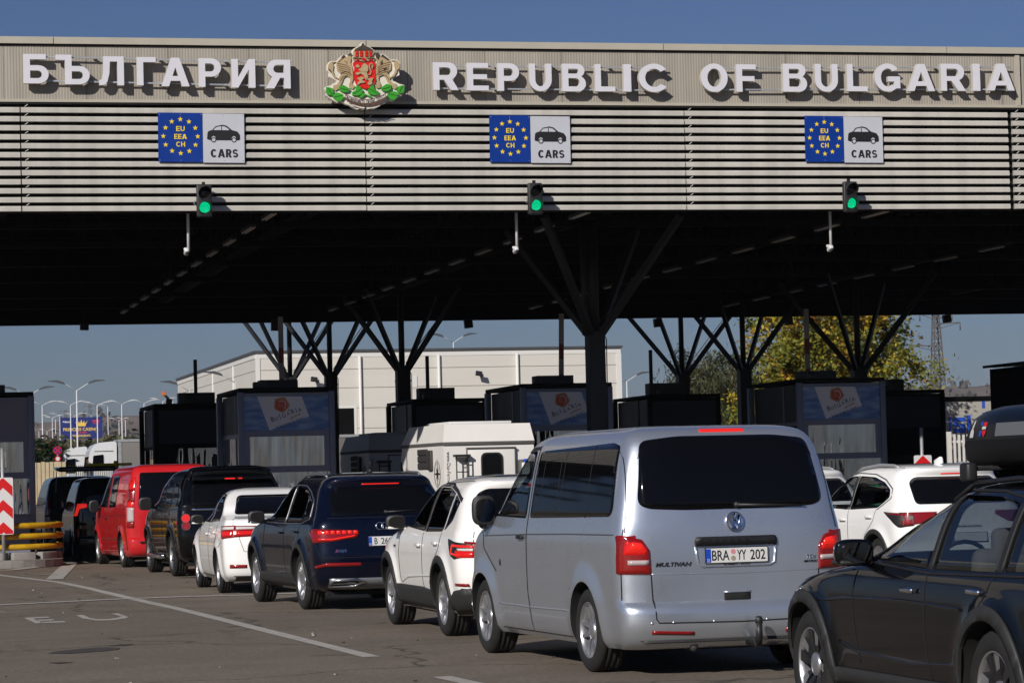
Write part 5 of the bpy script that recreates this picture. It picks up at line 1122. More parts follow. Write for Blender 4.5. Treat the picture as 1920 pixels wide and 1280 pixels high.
# ---- dark blue SUV
P_navy = paint('dark blue metallic paint', (.002, .0036, .013), .1, .25, .8)
def navy_suv():
    T = tabs(SUV, 4.66 / 4.48, 1.70 / 1.61, 1.0)
    gl = [[(3.27, 1.13), (2.72, 1.40), (2.30, 1.505), (1.93, 1.53), (1.93, 1.09)], [(1.87, 1.09), (1.87, 1.53), (1.35, 1.515), (1.02, 1.45), (.96, 1.10)], [(.90, 1.10), (.96, 1.43), (.66, 1.35), (.60, 1.15)]]
    hol = [('S', rounded(g, .04)) for g in gl[:2]]
    c = Car('suv', 'car', 'dark blue SUV with silver lower bumper and number plate starting B 269', T, 1.855, (.94, 3.765), .36, P_navy, (6.56, 34.6, 0), 3.5, 'five_wide', .245, hol, 3.2, ar=.34, af=.8, nr=3.7, flare=.04)
    for d in 'LR':
        for g in gl[:2]: c.add('side_window', M_tint, (d, g), r=.04, off=-.006)
        c.add('quarter_window', M_privacy, (d, gl[2]), r=.03)
        c.arches(.055, sides=d, m=M_clad)
        c.add('sill_trim', M_clad, (d, [(3.33, .27), (1.38, .27), (1.38, .42), (3.33, .43)]), off=.010, thick_=.03)
    c.seams([('L', [(3.34, 1.085), (2.74, 1.42), (2.32, 1.535), (1.9, 1.56), (1.35, 1.545), (.96, 1.47), (.62, 1.36), (.56, 1.13), (.95, 1.075), (1.9, 1.07), (3.34, 1.085)]), ('L', [(1.90, 1.075), (1.90, 1.55)])], .0065, mat('satin window trim', (.35, .36, .38), .35, .9), 'window_trim', .002)
    c.add('rear_window', M_privacy, ('B', [(-.70, 1.17), (.70, 1.17), (.665, 1.43), (.56, 1.52), (-.56, 1.52), (-.665, 1.43)]), r=.05)
    c.add('brake_light', M_redlit, ('B', [(-.24, 1.545), (.24, 1.545), (.24, 1.558), (-.24, 1.558)]), grid=.04)
    for q in (lambda p: p, mx):
        d = 'L' if q([(1, 0)])[0][0] > 0 else 'R'
        o = c.add('tail_light', M_redlens, ('B', q([(-.92, .84), (-.70, .855), (-.40, .90), (-.36, .955), (-.40, .985), (-.92, 1.01)])), r=.02, off=.010, grid=.04, thick_=.025); c.add('tail_light_side', M_redlens, (d, [(.38, .985), (.06, 1.01), (.05, .86), (.20, .835)]), r=.02, off=.009, grid=.03, parent=o)
        for k in range(7): c.add('lamp_segment', M_redlit, ('B', q([(-.86 + k * .07, .945), (-.81 + k * .07, .945), (-.81 + k * .07, .985), (-.86 + k * .07, .985)])), off=.013, grid=.03, thick_=.006, parent=o)
        c.add('lamp_strip', M_redlit, ('B', q([(-.86, .875), (-.70, .872), (-.42, .915), (-.42, .93), (-.70, .89), (-.86, .893)])), off=.013, grid=.03, thick_=.006, parent=o)
        c.add('lower_light', M_redlens, ('B', q([(-.90, .525), (-.80, .55), (-.36, .55), (-.36, .59), (-.78, .595), (-.90, .56)])), r=.01, off=.008, grid=.04)
        MB().tube([V(q([(-.72, .0)])[0] + (0,)) * 0 + c.hit('B', *q([(x, z)])[0])[0] + V((0, -.012, 0)) for x, z in ((-.74, .30), (-.70, .37), (-.40, .385), (-.30, .36), (-.42, .30), (-.74, .30))], .014, 8).build('exhaust_trim', M_chrome, c.root)
        c.add('exhaust_void', M_matt, ('B', q([(-.70, .315), (-.44, .315), (-.36, .35), (-.42, .37), (-.68, .36)])), off=.006, grid=.04)
    c.add('lower_bumper', mat('satin bumper trim', (.30, .31, .32), .4, .7), ('B', [(-.72, .27), (.72, .27), (.74, .40), (-.74, .40)]), off=.006)
    c.add('underrun', M_clad, ('B', [(-.82, .22), (.82, .22), (.82, .262), (-.82, .262)]), off=.004)
    c.seams([('L', [(1.90, 1.06), (1.90, .6), (1.86, .42)]), ('L', [(3.12, 1.06), (3.16, .8), (3.1, .45)]), ('L', [(.98, 1.07), (1.05, .9), (1.3, .7), (1.34, .45)]), ('B', [(-.90, .84), (-.86, .70), (-.80, .655), (.80, .655), (.86, .70), (.90, .84)]), ('B', [(-.74, 1.14), (.74, 1.14)])], .0045)
    for x in (-.105, -.035, .035, .105):
        fr = c.frame('B', x + .0, 1.03); MB().tube([fr[0] + fr[1] * .046 * cos(a * pi / 12) + fr[2] * .046 * sin(a * pi / 12) + fr[3] * .008 for a in range(24)], .007, 6, 0, True).build('emblem_ring', M_chrome, c.root)
    c.plate(0, .845, [('B', -.165, .04), ('269', -.03, .14)], 'BG'); c.label_text('B', -.60, .735, 'SQ5', (.13, .036), M_chrome, .005, .02); c.label_text('B', -.665, .735, '/', (.03, .04), M_redlens, .005, .06)
    for sx in (-1, 1): MB().tube([c.hit('T', sx * .60, y)[0] + V((0, 0, h)) for y, h in ((.72, .0), (.85, .03), (1.3, .04), (1.9, .035), (2.3, .0))], .018, 8).build('roof_rail', mat('grey roof rail', (.25, .26, .28), .4, .8), c.root)
    p = c.hit('T', 0, .95)[0]; MB().box(p + V((0, 0, .02)), (.05, .14, .06), 0, None, .02).tube([p + V((0, .0, .03)), p + V((0, -.06, .14))], .008, 6).build('roof_antenna', M_black, c.root)
    wiper(c, .0, 1.20, .42, 1.215); c.mirror(3.07, 1.10, M_black, (.22, .15, .17), .15, M_chrome); c.handles([(2.08, .95), (1.18, .97)], P_navy); c.seats((1.95, 1.1))
navy_suv()

# ---- white saloon
def saloon():
    gl = [[(3.26, 1.05), (2.72, 1.31), (2.36, 1.415), (2.06, 1.435), (2.06, 1.03)], [(2.00, 1.03), (2.00, 1.435), (1.62, 1.41), (1.24, 1.25), (1.06, 1.06)]]
    c = Car('saloon_car', 'car', 'white saloon car with red and clear wrap around tail lights', SEDAN, 1.775, (.95, 3.65), .315, P_white2, (6.25, 41.05, 0), -.4, 'five', .205, [('S', rounded(g, .04)) for g in gl], 3.1, ar=.34, af=.8, nr=3.3, flare=.03)
    for d in 'LR':
        for g in gl: c.add('side_window', M_tint, (d, g), r=.04, off=-.006)
        c.add('window_trim', M_black, (d, [(3.34, 1.03), (2.74, 1.325), (2.36, 1.44), (2.0, 1.46), (1.6, 1.435), (1.20, 1.26), (.98, 1.05), (1.05, 1.05), (1.24, 1.255), (1.62, 1.415), (2.0, 1.44), (2.36, 1.42), (2.72, 1.315), (3.26, 1.05)]), off=.003)
        c.add('door_pillar', M_chrome, (d, [(2.05, 1.03), (2.01, 1.03), (2.01, 1.435), (2.05, 1.435)]), off=.002, grid=.04)
    c.add('rear_window', M_privacy, ('B', [(-.63, 1.15), (.63, 1.15), (.535, 1.39), (.48, 1.43), (-.48, 1.43), (-.535, 1.39)]), r=.05)
    for q in (lambda p: p, mx):
        d = 'L' if q([(1, 0)])[0][0] > 0 else 'R'
        o = c.add('tail_light', M_redlens, (d, [(.55, .985), (.10, .995), (.03, .99), (.03, .83), (.30, .80), (.42, .85)]), r=.015, off=.010, grid=.03); c.add('tail_light_rear', M_redlens, ('B', q([(-.80, .825), (-.44, .84), (-.38, .90), (-.40, .985), (-.80, .99)])), r=.012, off=.009, grid=.04, parent=o)
        c.add('lamp_lens', M_amber, (d, [(.50, .972), (.10, .978), (.10, .94), (.45, .93)]), off=.0125, grid=.03, thick_=.006, parent=o); c.add('lamp_lens', M_redglow, (d, [(.40, .905), (.10, .915), (.10, .85), (.30, .835)]), off=.0125, grid=.03, thick_=.006, parent=o)
        c.add('lamp_lens', M_amber, ('B', q([(-.70, .938), (-.44, .94), (-.43, .97), (-.70, .975)])), off=.0125, grid=.03, thick_=.006, parent=o); c.add('reflector', M_redlens, ('B', q([(-.80, .38), (-.56, .38), (-.56, .43), (-.80, .435)])), off=.005, grid=.04)
        c.add('lamp_lens', M_redglow, ('B', q([(-.70, .85), (-.46, .86), (-.43, .915), (-.70, .915)])), off=.0125, grid=.03, thick_=.006, parent=o)
    c.seams([('L', [(2.03, 1.0), (2.03, .45), (1.98, .27)]), ('L', [(3.1, .99), (3.12, .75), (3.05, .3)]), ('L', [(1.06, 1.01), (1.1, .85), (1.32, .65), (1.36, .3)]), ('L', [(.56, .74), (.75, .66), (.80, .58)]), ('L', [(2.0, .24), (3.2, .24)]), ('L', [(2.0, .24), (1.35, .24)]), ('T', [(-.62, .70), (-.72, .30), (-.74, .14)]), ('B', [(-.70, 1.0), (-.66, .80), (-.60, .62), (.60, .62), (.66, .80), (.70, 1.0)])], .004)
    c.add('lower_bumper', M_clad, ('B', [(-.76, .19), (.76, .19), (.74, .27), (-.74, .27)]), off=.004)
    MB().tube([c.hit('T', -.46, 1.66)[0], c.hit('T', -.50, 2.4)[0]], .008, 6).build('roof_gutter', M_black, c.root)
    c.mirror(3.06, 1.02, M_black, (.20, .14, .15), .13, P_white2); c.handles([(2.18, .86), (1.28, .89)], P_white2); c.seats((2.0, 1.2)); c.plate(0, .73, [])
saloon()

# ---- black off-roader
P_black = paint('black paint', (.002, .002, .0024), 0, .2, .8)
def offroader():
    T = [(z * 1.92 / 1.61, a * 4.85 / 4.48, b * 4.85 / 4.48, w_ * 1.06 + (.035 if z > 1.2 else 0)) for z, a, b, w_ in SUV]; T = [(z, a * (.75 if z > 1.2 else 1), b, w_) for z, a, b, w_ in T]
    c = Car('off_roader', 'car', 'black off-roader with roof spoiler and round red tail light behind the red van', T, 1.96, (1.02, 3.94), .39, P_black, (6.68, 49.75, 0), 2.0, 'dark', .255, ar=.27, af=.8, nr=4.4, flare=.03)
    for d in 'LR':
        for g in ([(3.5, 1.27), (2.95, 1.52), (2.5, 1.645), (2.08, 1.665), (2.08, 1.22)], [(2.02, 1.22), (2.02, 1.665), (1.28, 1.655), (1.22, 1.22)], [(1.14, 1.22), (1.2, 1.655), (.62, 1.60), (.52, 1.24)]): c.add('side_window', M_privacy, (d, g), r=.04)
    c.add('rear_window', M_privacy, ('B', [(-.74, 1.24), (.74, 1.24), (.70, 1.58), (.62, 1.66), (-.62, 1.66), (-.70, 1.58)]), r=.05)
    p = [c.hit('T', x, .50)[0] for x in (-.68, .68)]
    c.add('roof_spoiler', P_black, ('T', [(-.72, .34), (.72, .34), (.68, .78), (-.68, .78)]), off=.03, thick_=.05); MB().bb((-.70, .16, 1.685), (.70, .40, 1.74), 0, .02).build('spoiler_lip', P_black, c.root)
    MB().bb((-.13, .15, 1.70), (.05, .158, 1.72)).bb((.11, .15, 1.70), (.18, .158, 1.72)).build('brake_light', M_redlit, c.root)
    c.add('hatch_trim', M_chrome, ('B', [(-.74, 1.165), (.74, 1.165), (.74, 1.20), (-.74, 1.20)]), off=.008)
    for sx in (-1, 1):
        for z, m in ((1.03, M_redglow), (.90, M_redlens)):
            f = c.frame('B', sx * .84, z); o = MB().prism([(.072 * cos(a * pi / 12), .072 * sin(a * pi / 12)) for a in range(24)], f, -.01, .022).build('tail_light', m, c.root)
            MB().tube([f[0] + f[1] * .078 * cos(a * pi / 12) + f[2] * .078 * sin(a * pi / 12) + f[3] * .016 for a in range(24)], .008, 6, 0, True).build('lamp_ring', M_black, o)
        f = c.frame('L' if sx < 0 else 'R', .25, .95); MB().prism([(.04 * cos(a * pi / 8), .04 * sin(a * pi / 8)) for a in range(16)], f, -.01, .01).build('side_lamp', M_redlens, c.root)
        MB().tube([(sx * 1.02, 1.55, .36), (sx * 1.05, 1.7, .34), (sx * 1.05, 3.3, .34), (sx * 1.02, 3.4, .36)], .04, 10).build('side_step', M_chrome, c.root)
    c.arches(.06, m=M_black); c.handles([(2.2, 1.10), (1.32, 1.11)], M_chrome); c.mirror(3.3, 1.24, M_black, (.25, .16, .24), .16)
    c.seams([('L', [(2.05, 1.2), (2.05, .4)]), ('L', [(1.18, 1.2), (1.22, .9), (1.45, .7), (1.48, .4)]), ('L', [(3.3, 1.2), (3.34, .8), (3.3, .4)]), ('B', [(-.78, 1.16), (-.78, .62), (.78, .62), (.78, 1.16)])], .004); wiper(c, 0, 1.28, .45, 1.30); c.plate(0, .80, [])
    MB().box(c.hit('T', .1, .95)[0] + V((0, 0, .02)), (.05, .18, .08), 0, None, .02).build('roof_antenna', M_black, c.root)
    c.add('wing_badge', M_chrome, ('L', [(3.55, 1.0), (3.42, 1.0), (3.42, 1.025), (3.55, 1.025)]), grid=.03)
offroader()

# ---- red van
P_red = paint('red paint', (.50, .016, .02), 0, .35, 1.)
def red_van():
    T = tabs(VAN, 4.99 / 4.89, 2.06 / 1.958, 1.0)
    c = Car('red_van', 'van', 'red van with tall red and clear tail light at the front of the queue', T, 1.90, (.98, 4.18), .34, P_red, (6.45, 56.75, 0), 3.6, 'six', .225, ar=.24, af=.7, nr=3.6, flare=.03)
    for d in 'LR':
        c.add('front_window', M_privacy, (d, [(3.98, 1.22), (3.42, 1.80), (2.72, 1.84), (2.72, 1.2)]), r=.05); c.add('side_window', M_privacy, (d, [(2.50, 1.2), (2.50, 1.84), (1.74, 1.85), (1.66, 1.21)]), r=.04)
    c.add('rear_window', M_privacy, ('B', [(-.73, 1.2), (.73, 1.2), (.66, 1.89), (-.66, 1.89)]), r=.05)
    c.seams([('L', [(1.45, 1.20), (1.50, 1.75), (.55, 1.75), (.45, 1.20), (1.45, 1.20)])], .008, P_red, 'panel_relief', -.003)
    for q in (lambda p: p, mx):
        d = 'L' if q([(1, 0)])[0][0] > 0 else 'R'; o = None
        for m, z0, z1 in ((M_redlens, .80, .92), (M_clearlens, .92, 1.20), (M_redglow, 1.20, 1.32), (M_redlens, 1.32, 1.56), (M_redglow, 1.56, 1.80)):
            sl = lambda z: max(0, (z - 1.2)) * .20
            o2 = c.add('tail_light', m, (d, [(.035 + sl(z0), z0), (.20 + sl(z0) * .8, z0), (.20 + sl(z1) * .7, z1), (.035 + sl(z1), z1)]), off=.012, grid=.04, thick_=.025)
            c.add('tail_light_rear', m, ('B', q([(-.93 + sl(z0) * .8, z0), (-.83 + sl(z0) * .5, z0), (-.83 + sl(z1) * .5, z1), (-.93 + sl(z1) * .8, z1)])), off=.012, grid=.04, thick_=.02, parent=o2)
    c.seams([('L', [(2.62, 1.8), (2.62, .6), (2.58, .27)]), ('L', [(3.95, 1.1), (3.9, .9), (3.6, .76)]), ('L', [(1.45, 1.1), (1.42, .6)]), ('L', [(.3, 1.05), (2.6, 1.03), (3.9, 1.0)])], .005)
    c.seams([('L', [(1.45, .56), (2.5, .555), (3.6, .55)])], .009, M_grime, 'rub_strip'); c.handles([(2.78, .98)], M_black, (.15, .04)); c.mirror(3.66, 1.18, M_black, (.21, .16, .26), .14)
    MB().bb((-.72, -.012, .50), (.72, .06, .53)).build('bumper_strip', M_black, c.root); c.plate(0, .72, [])
red_van()

# ---- dark people carrier in the shade and the van with the open tailgate
P_dark = paint('near black paint', (.006, .006, .008), 0, .3, 1.)
def dark_mpv():
    T = tabs(VAN, 4.5 / 4.89, 1.86 / 1.958, .98)
    c = Car('dark_minivan', 'van', 'black minivan with lit red corner lamp in the canopy shade ahead of the red van', T, 1.86, (.9, 3.65), .33, P_dark, (5.95, 64.0, 0), 0, 'five', .21, ar=.26, af=.7, flare=.03)
    for d in 'LR': c.add('side_window', M_privacy, (d, [(3.5, 1.18), (2.9, 1.64), (2.4, 1.68), (.5, 1.70), (.34, 1.22)]), r=.06)
    c.add('rear_window', M_privacy, ('B', [(-.72, 1.25), (.72, 1.25), (.64, 1.74), (-.64, 1.74)]), r=.06)
    for q in (lambda p: p, mx):
        o = c.add('tail_light', M_redlit, ('B', q([(-.92, 1.0), (-.86, 1.0), (-.80, 1.16), (-.64, 1.19), (-.64, 1.27), (-.84, 1.27)])), r=.015, off=.012, grid=.04); c.add('lamp_lens', M_amber, ('B', q([(-.62, 1.19), (-.50, 1.19), (-.50, 1.26), (-.62, 1.26)])), off=.012, grid=.04, parent=o); c.add('reflector', M_redlens, ('B', q([(-.90, .52), (-.82, .52), (-.82, .72), (-.90, .72)])), off=.01, grid=.04)
    c.seams([('B', [(-.74, 1.2), (-.74, .5), (.74, .5), (.74, 1.2)])], .005); c.mirror(3.3, 1.2, M_black); c.plate(0, .95, [])
dark_mpv()
def open_van():
    T = tabs(VAN, 5.1 / 4.89, 1.93 / 1.958, 1.)
    c = Car('dark_van', 'van', 'dark blue van with its tailgate raised level beside the grey booth', T, 1.90, (1.0, 4.1), .34, paint('midnight blue paint', (.008, .011, .02), 0, .3, 1.), (5.75, 70.2, 0), 0, 'five', .21, ar=.24, af=.7)
    for d in 'LR': c.add('side_window', M_privacy, (d, [(3.9, 1.2), (3.2, 1.72), (2.6, 1.75), (.5, 1.78), (.36, 1.26)]), r=.06)
    c.add('load_opening', M_matt, ('B', [(-.78, .56), (.78, .56), (.70, 1.82), (-.70, 1.82)]), r=.05, off=.006)
    MB().box((0, -.42, 2.10), (1.46, 1.25, .07), 0, Matrix.Rotation(rad(2), 4, 'X'), .03).box((0, -.95, 2.085), (1.36, .35, .12), 0, None, .04).build('tailgate', c.pm, c.root)
    for sx in (-1, 1): MB().tube([(sx * .68, .1, 1.55), (sx * .68, -.5, 2.07)], .014, 8).build('gas_strut', M_gal, c.root); c.add('tail_light', M_redlens, ('B', [(sx * .92, .95), (sx * .82, .95), (sx * .80, 1.4), (sx * .88, 1.4)]), off=.01, grid=.05)
open_van()

# ---- white car one lane to the right and the one beyond it
def hatch(loc, label, full=True):
    gl = [[(3.20, 1.08), (2.62, 1.38), (2.22, 1.475), (1.86, 1.49), (1.86, 1.035)], [(1.80, 1.035), (1.80, 1.49), (1.30, 1.47), (.92, 1.40), (.66, 1.30), (.62, 1.20), (.90, 1.06)]]
    T = tabs(SUV, 4.44 / 4.48, 1.635 / 1.61, 1.0)
    c = Car('crossover', 'car', label, T, 1.83, (.90, 3.55), .335, P_white2, loc, 3.5, 'ten', .22, [('S', rounded(g, .04)) for g in gl] + [('F', [(-.70, 1.09), (.70, 1.09), (.58, 1.47), (-.58, 1.47)])], 3.1, ar=.42, af=.8, nr=2.8, flare=.035)
    for d in 'LR':
        for g in gl: c.add('side_window', M_clear if g is gl[0] else M_tint, (d, g), r=.04, off=-.006)
        c.add('door_pillar', M_black, (d, [(1.855, 1.035), (1.805, 1.035), (1.805, 1.49), (1.855, 1.49)]), off=.002, grid=.04)
        c.add('sill_cladding', M_clad, (d, [(3.13, .25), (1.33, .25), (1.33, .38), (3.13, .38)]), off=.012, thick_=.03)
    c.seams([('L', [(3.28, 1.05), (2.64, 1.40), (2.22, 1.505), (1.84, 1.525), (1.30, 1.505), (.90, 1.43), (.60, 1.31), (.56, 1.19), (.88, 1.04)])], .009, mat('satin side trim', (.3, .31, .33), .35, .9), 'window_trim', .002)
    c.add('rear_window', M_privacy, ('B', [(-.66, 1.10), (.66, 1.10), (.64, 1.38), (.55, 1.46), (-.55, 1.46), (-.64, 1.38)]), r=.06); c.arches(.06)
    for sx in (-1, 1): MB().tube([c.hit('T', sx * .60, y)[0] + V((0, 0, h)) for y, h in ((.80, .0), (.95, .03), (1.4, .045), (2.0, .03), (2.25, .0))], .02, 8).build('roof_rail', M_gal, c.root)
    for q in (lambda p: p, mx):
        d = 'L' if q([(1, 0)])[0][0] > 0 else 'R'
        o = c.add('tail_light', M_black, (d, [(.66, 1.01), (.08, .985), (.05, .84), (.24, .80), (.40, .90)]), r=.03, off=.010, grid=.035); c.add('tail_light_rear', M_redlens, ('B', q([(-.86, .82), (-.60, .86), (-.42, .95), (-.42, 1.0), (-.86, 1.0)])), off=.010, grid=.04, parent=o); c.add('lamp_lens', M_redlens, (d, [(.55, .995), (.10, .975), (.10, .955), (.50, .975)]), off=.0125, grid=.03, thick_=.006, parent=o)
    p = c.hit('T', 0, .85)[0]; MB().box(p + V((0, 0, .03)), (.06, .20, .10), 0, Matrix.Rotation(rad(-14), 4, 'X'), .025).build('shark_fin_antenna', P_white2, c.root)
    c.add('brake_light', M_redlit, ('B', [(-.2, 1.49), (.2, 1.49), (.2, 1.505), (-.2, 1.505)]), grid=.04); c.add('roof_panel', M_privacy, ('T', [(-.40, 1.0), (.40, 1.0), (.44, 2.2), (-.44, 2.2)]), r=.05, grid=.12)
    c.seams([('L', [(1.83, 1.02), (1.83, .5), (1.78, .38)]), ('L', [(3.0, 1.04), (3.04, .80), (3.0, .4)]), ('L', [(.92, 1.05), (1.0, .88), (1.24, .70), (1.28, .42)]), ('T', [(-.60, .62), (-.62, 2.2)])], .0045); c.handles([(1.98, .90), (1.12, .94)], P_white2, (.19, .032)); c.mirror(3.0, 1.07, P_white2, (.21, .15, .16), .13); c.seats((1.9, 1.05))
    c.label_text('B', -.02, .80, 'QASHQAI', (.42, .032), M_black, .005, .02); c.plate(0, .66, [])
pq = gy(1690, 965, 35.5)
hatch((pq.x + .74, 35.0, 0), 'white crossover with silver roof rails in the lane right of the silver people carrier')
hatch((pq.x + .72 + .28, 41.6, 0), 'white crossover mostly hidden ahead of the one with silver roof rails')
# ---- dark estate with a roof box, nearest on the right
P_estate = paint('dark grey metallic paint', (.002, .0025, .0038), 0, .18, .8)
def estate():
    gl = [[(2.98, 1.03), (2.50, 1.27), (2.22, 1.375), (1.94, 1.405), (1.94, .985)], [(1.87, .985), (1.87, 1.405), (1.30, 1.395), (.98, 1.36), (.98, .99)], [(.90, .995), (.90, 1.35), (.62, 1.28), (.36, 1.10), (.42, 1.01)]]
    hol = [('S', rounded(g, .04)) for g in gl] + [('F', [(-.70, 1.05), (.70, 1.05), (.60, 1.39), (-.60, 1.39)]), ('B', [(-.62, 1.08), (.62, 1.08), (.54, 1.36), (-.54, 1.36)])]
    c = Car('estate_car', 'car', 'dark grey estate car with a roof box in the right foreground', WAGON, 1.87, (.98, 3.85), .345, P_estate, (6.89, 13.29, 0), .6, 'turbine', .235, hol, 3.15, ar=.4, af=.9, nr=3.0, flare=.035)
    for d in 'LR':
        for g in gl: c.add('side_window', M_clear, (d, g), r=.04, off=-.006)
        c.arches(.075, sides=d, a0=-14, a1=194)
        c.add('sill_cladding', M_clad, (d, [(3.42, .24), (1.41, .24), (1.41, .36), (3.42, .36)]), off=.012, thick_=.03)
        c.add('door_pillar', M_black, (d, [(1.935, .985), (1.875, .985), (1.875, 1.405), (1.935, 1.405)]), off=.002, grid=.04); c.add('door_pillar', M_black, (d, [(.975, .99), (.905, .99), (.905, 1.36), (.975, 1.36)]), off=.002, grid=.04)
        c.add('front_lamp', M_clearlens, (d, [(4.60, .70), (4.35, .74), (4.22, .80), (4.60, .80)]), r=.02, off=.006, grid=.04)
    c.add('windscreen', M_clear, ('F', [(-.70, 1.06), (.70, 1.06), (.60, 1.38), (-.60, 1.38)]), r=.04, off=-.004); c.add('rear_window', M_tint, ('B', [(-.62, 1.08), (.62, 1.08), (.54, 1.36), (-.54, 1.36)]), r=.05, off=-.004)
    c.seams([('L', [(3.06, 1.02), (2.52, 1.29), (2.24, 1.40), (1.92, 1.43), (1.3, 1.42), (.94, 1.385), (.58, 1.30), (.30, 1.10), (.40, .98), (1.9, .965), (3.06, 1.02)])], .009, M_black, 'window_trim', .002)
    c.seams([('L', [(1.90, .96), (1.90, .5), (1.86, .36)]), ('L', [(2.98, 1.0), (3.05, .80), (2.98, .40)]), ('L', [(.98, .97), (1.06, .84), (1.28, .64), (1.38, .36)]), ('L', [(3.05, .96), (3.6, .93), (4.3, .84)])], .0045)
    c.seams([('L', [(1.35, .78), (2.2, .80), (3.1, .79), (3.6, .76)])], .014, P_estate, 'shoulder_crease', -.008); c.seams([('L', [(1.45, .47), (2.2, .44), (3.0, .47), (3.3, .52)])], .016, P_estate, 'door_crease', -.009)
    c.handles([(2.12, .865), (1.16, .885)], M_chrome, (.18, .030)); c.mirror(2.86, 1.02, P_estate, (.23, .17, .16), .15, M_clad); c.seats((1.95, 1.05), True, .95)
    MB().bb((-.72, 2.75, .78), (.72, 3.15, .96), 0, .05).tube([(-.38 + .18 * cos(a * pi / 10), 2.66 - .07 * sin(a * pi / 10), .95 + .17 * sin(a * pi / 10)) for a in range(20)], .014, 8, 0, True).build('dashboard', M_black, c.root)
    for sx in (-1, 1): MB().tube([c.hit('T', sx * .585, y)[0] + V((0, 0, h)) for y, h in ((.62, .0), (.75, .03), (1.3, .04), (1.9, .035), (2.2, .0))], .016, 8).build('roof_rail', mat('dark roof rail', (.05, .05, .055), .35, .8), c.root)
    for y in (1.0, 1.95):
        mb = MB().box((0, y, 1.55), (1.24, .07, .028), 0, None, .01)
        for sx in (-1, 1): mb.box((sx * .61, y, 1.53), (.07, .12, .11), 0, None, .02)
        mb.build('roof_bar', M_black, c.root)
    for q in (-1, 1): c.add('tail_light', M_redlens, ('B', [(q * .86, .80), (q * .60, .82), (q * .58, .92), (q * .84, 1.02)]), off=.008, grid=.05)
    c.plate(0, .80, [])
    # the box on its roof is a thing of its own
    e = empty('roof_box', c.root.location + Matrix.Rotation(rad(.6), 3, 'Z') @ V((-.10, 1.50, 1.565)), 'black roof box with small stickers on top of the dark estate', 'roof box', None, rad(.6))
    L, W_, n, k = 1.18, .41, 20, 26; rings = []
    for z, s, fy in ((0, .86, .10), (.035, .97, .03), (.12, 1., 0), (.15, .99, .02), (.22, .96, .12), (.28, .90, .24), (.315, .80, .40), (.34, .62, .62), (.35, .3, .85)):
        ring = []
        for i in range(2 * k):
            a = 2 * pi * i / (2 * k); q = lambda u, p: abs(u) ** p * (1 if u > 0 else -1); y = L * q(sin(a), .55); x = W_ * s * q(cos(a), .5)
            y = y * (1 - .0) if y < 0 else y * (1 - fy * .55); y = y * (1 if y > 0 else 1 - fy * .35); ring.append((x * (1 - .16 * max(0, y / L) ** 2), y, z))
        rings.append(ring)
    vs = [p for r_ in rings for p in r_]; N = 2 * k; fs = [[i * N + j, i * N + (j + 1) % N, (i + 1) * N + (j + 1) % N, (i + 1) * N + j] for i in range(len(rings) - 1) for j in range(N)] + [list(range(N))[::-1], [(len(rings) - 1) * N + j for j in range(N)]]
    MB().add(vs[:4 * N], [f for f in fs[:3 * N]] + [fs[-2]], 0, True).build('base', mat('black box plastic', (.006, .006, .0066), .6, bump=.1, bs=120, spec=.2), e)
    lid = MB().add(vs, fs[3 * N:-2] + [fs[-1]], 0, True).build('lid', mat('satin black box lid', (.003, .0033, .0042), .3, var=.1, vs=4, spec=.25), e)
    bv = BVHTree.FromPolygons([V(v) for v in vs], fs)
    def dec(name, poly, m, off=.003):
        P = []
        for y, z in poly:
            p, nn, *_ = bv.ray_cast(V((-2, y, z)), V((1, 0, 0))); p = p or V((-.38, y, z)); P.append(p + V((-off, 0, 0)))
        return MB().add(P, [list(range(len(P)))[::-1]]).build(name, m, lid)
    R_ = lambda y0, z0, y1, z1: [(y0, z0), (y0, z1), (y1, z1), (y1, z0)]
    dec('sticker', [(.80, .165), (.71, .165), (.71, .20), (.735, .215), (.735, .255), (.755, .268), (.775, .255), (.775, .215), (.80, .20)], M_white)
    dec('sticker', R_(.60, .17, .56, .255), M_plateB); dec('sticker', [(.54, .185), (.51, .165), (.48, .185), (.475, .25), (.545, .25)], M_red); dec('sticker_band', R_(.545, .21, .475, .225), M_white, .005)
    p0 = MB().prism([(-.20, .0), (.30, .0), (.22, .075), (-.20, .075)], ((-.405, .1, .165), (0, -1, 0), (.18, 0, 1), (-1, 0, .18)), -.004, .003).build('name_plate', mat('grey name plate', (.16, .165, .18), .4, .3), lid)
    return c
estate()

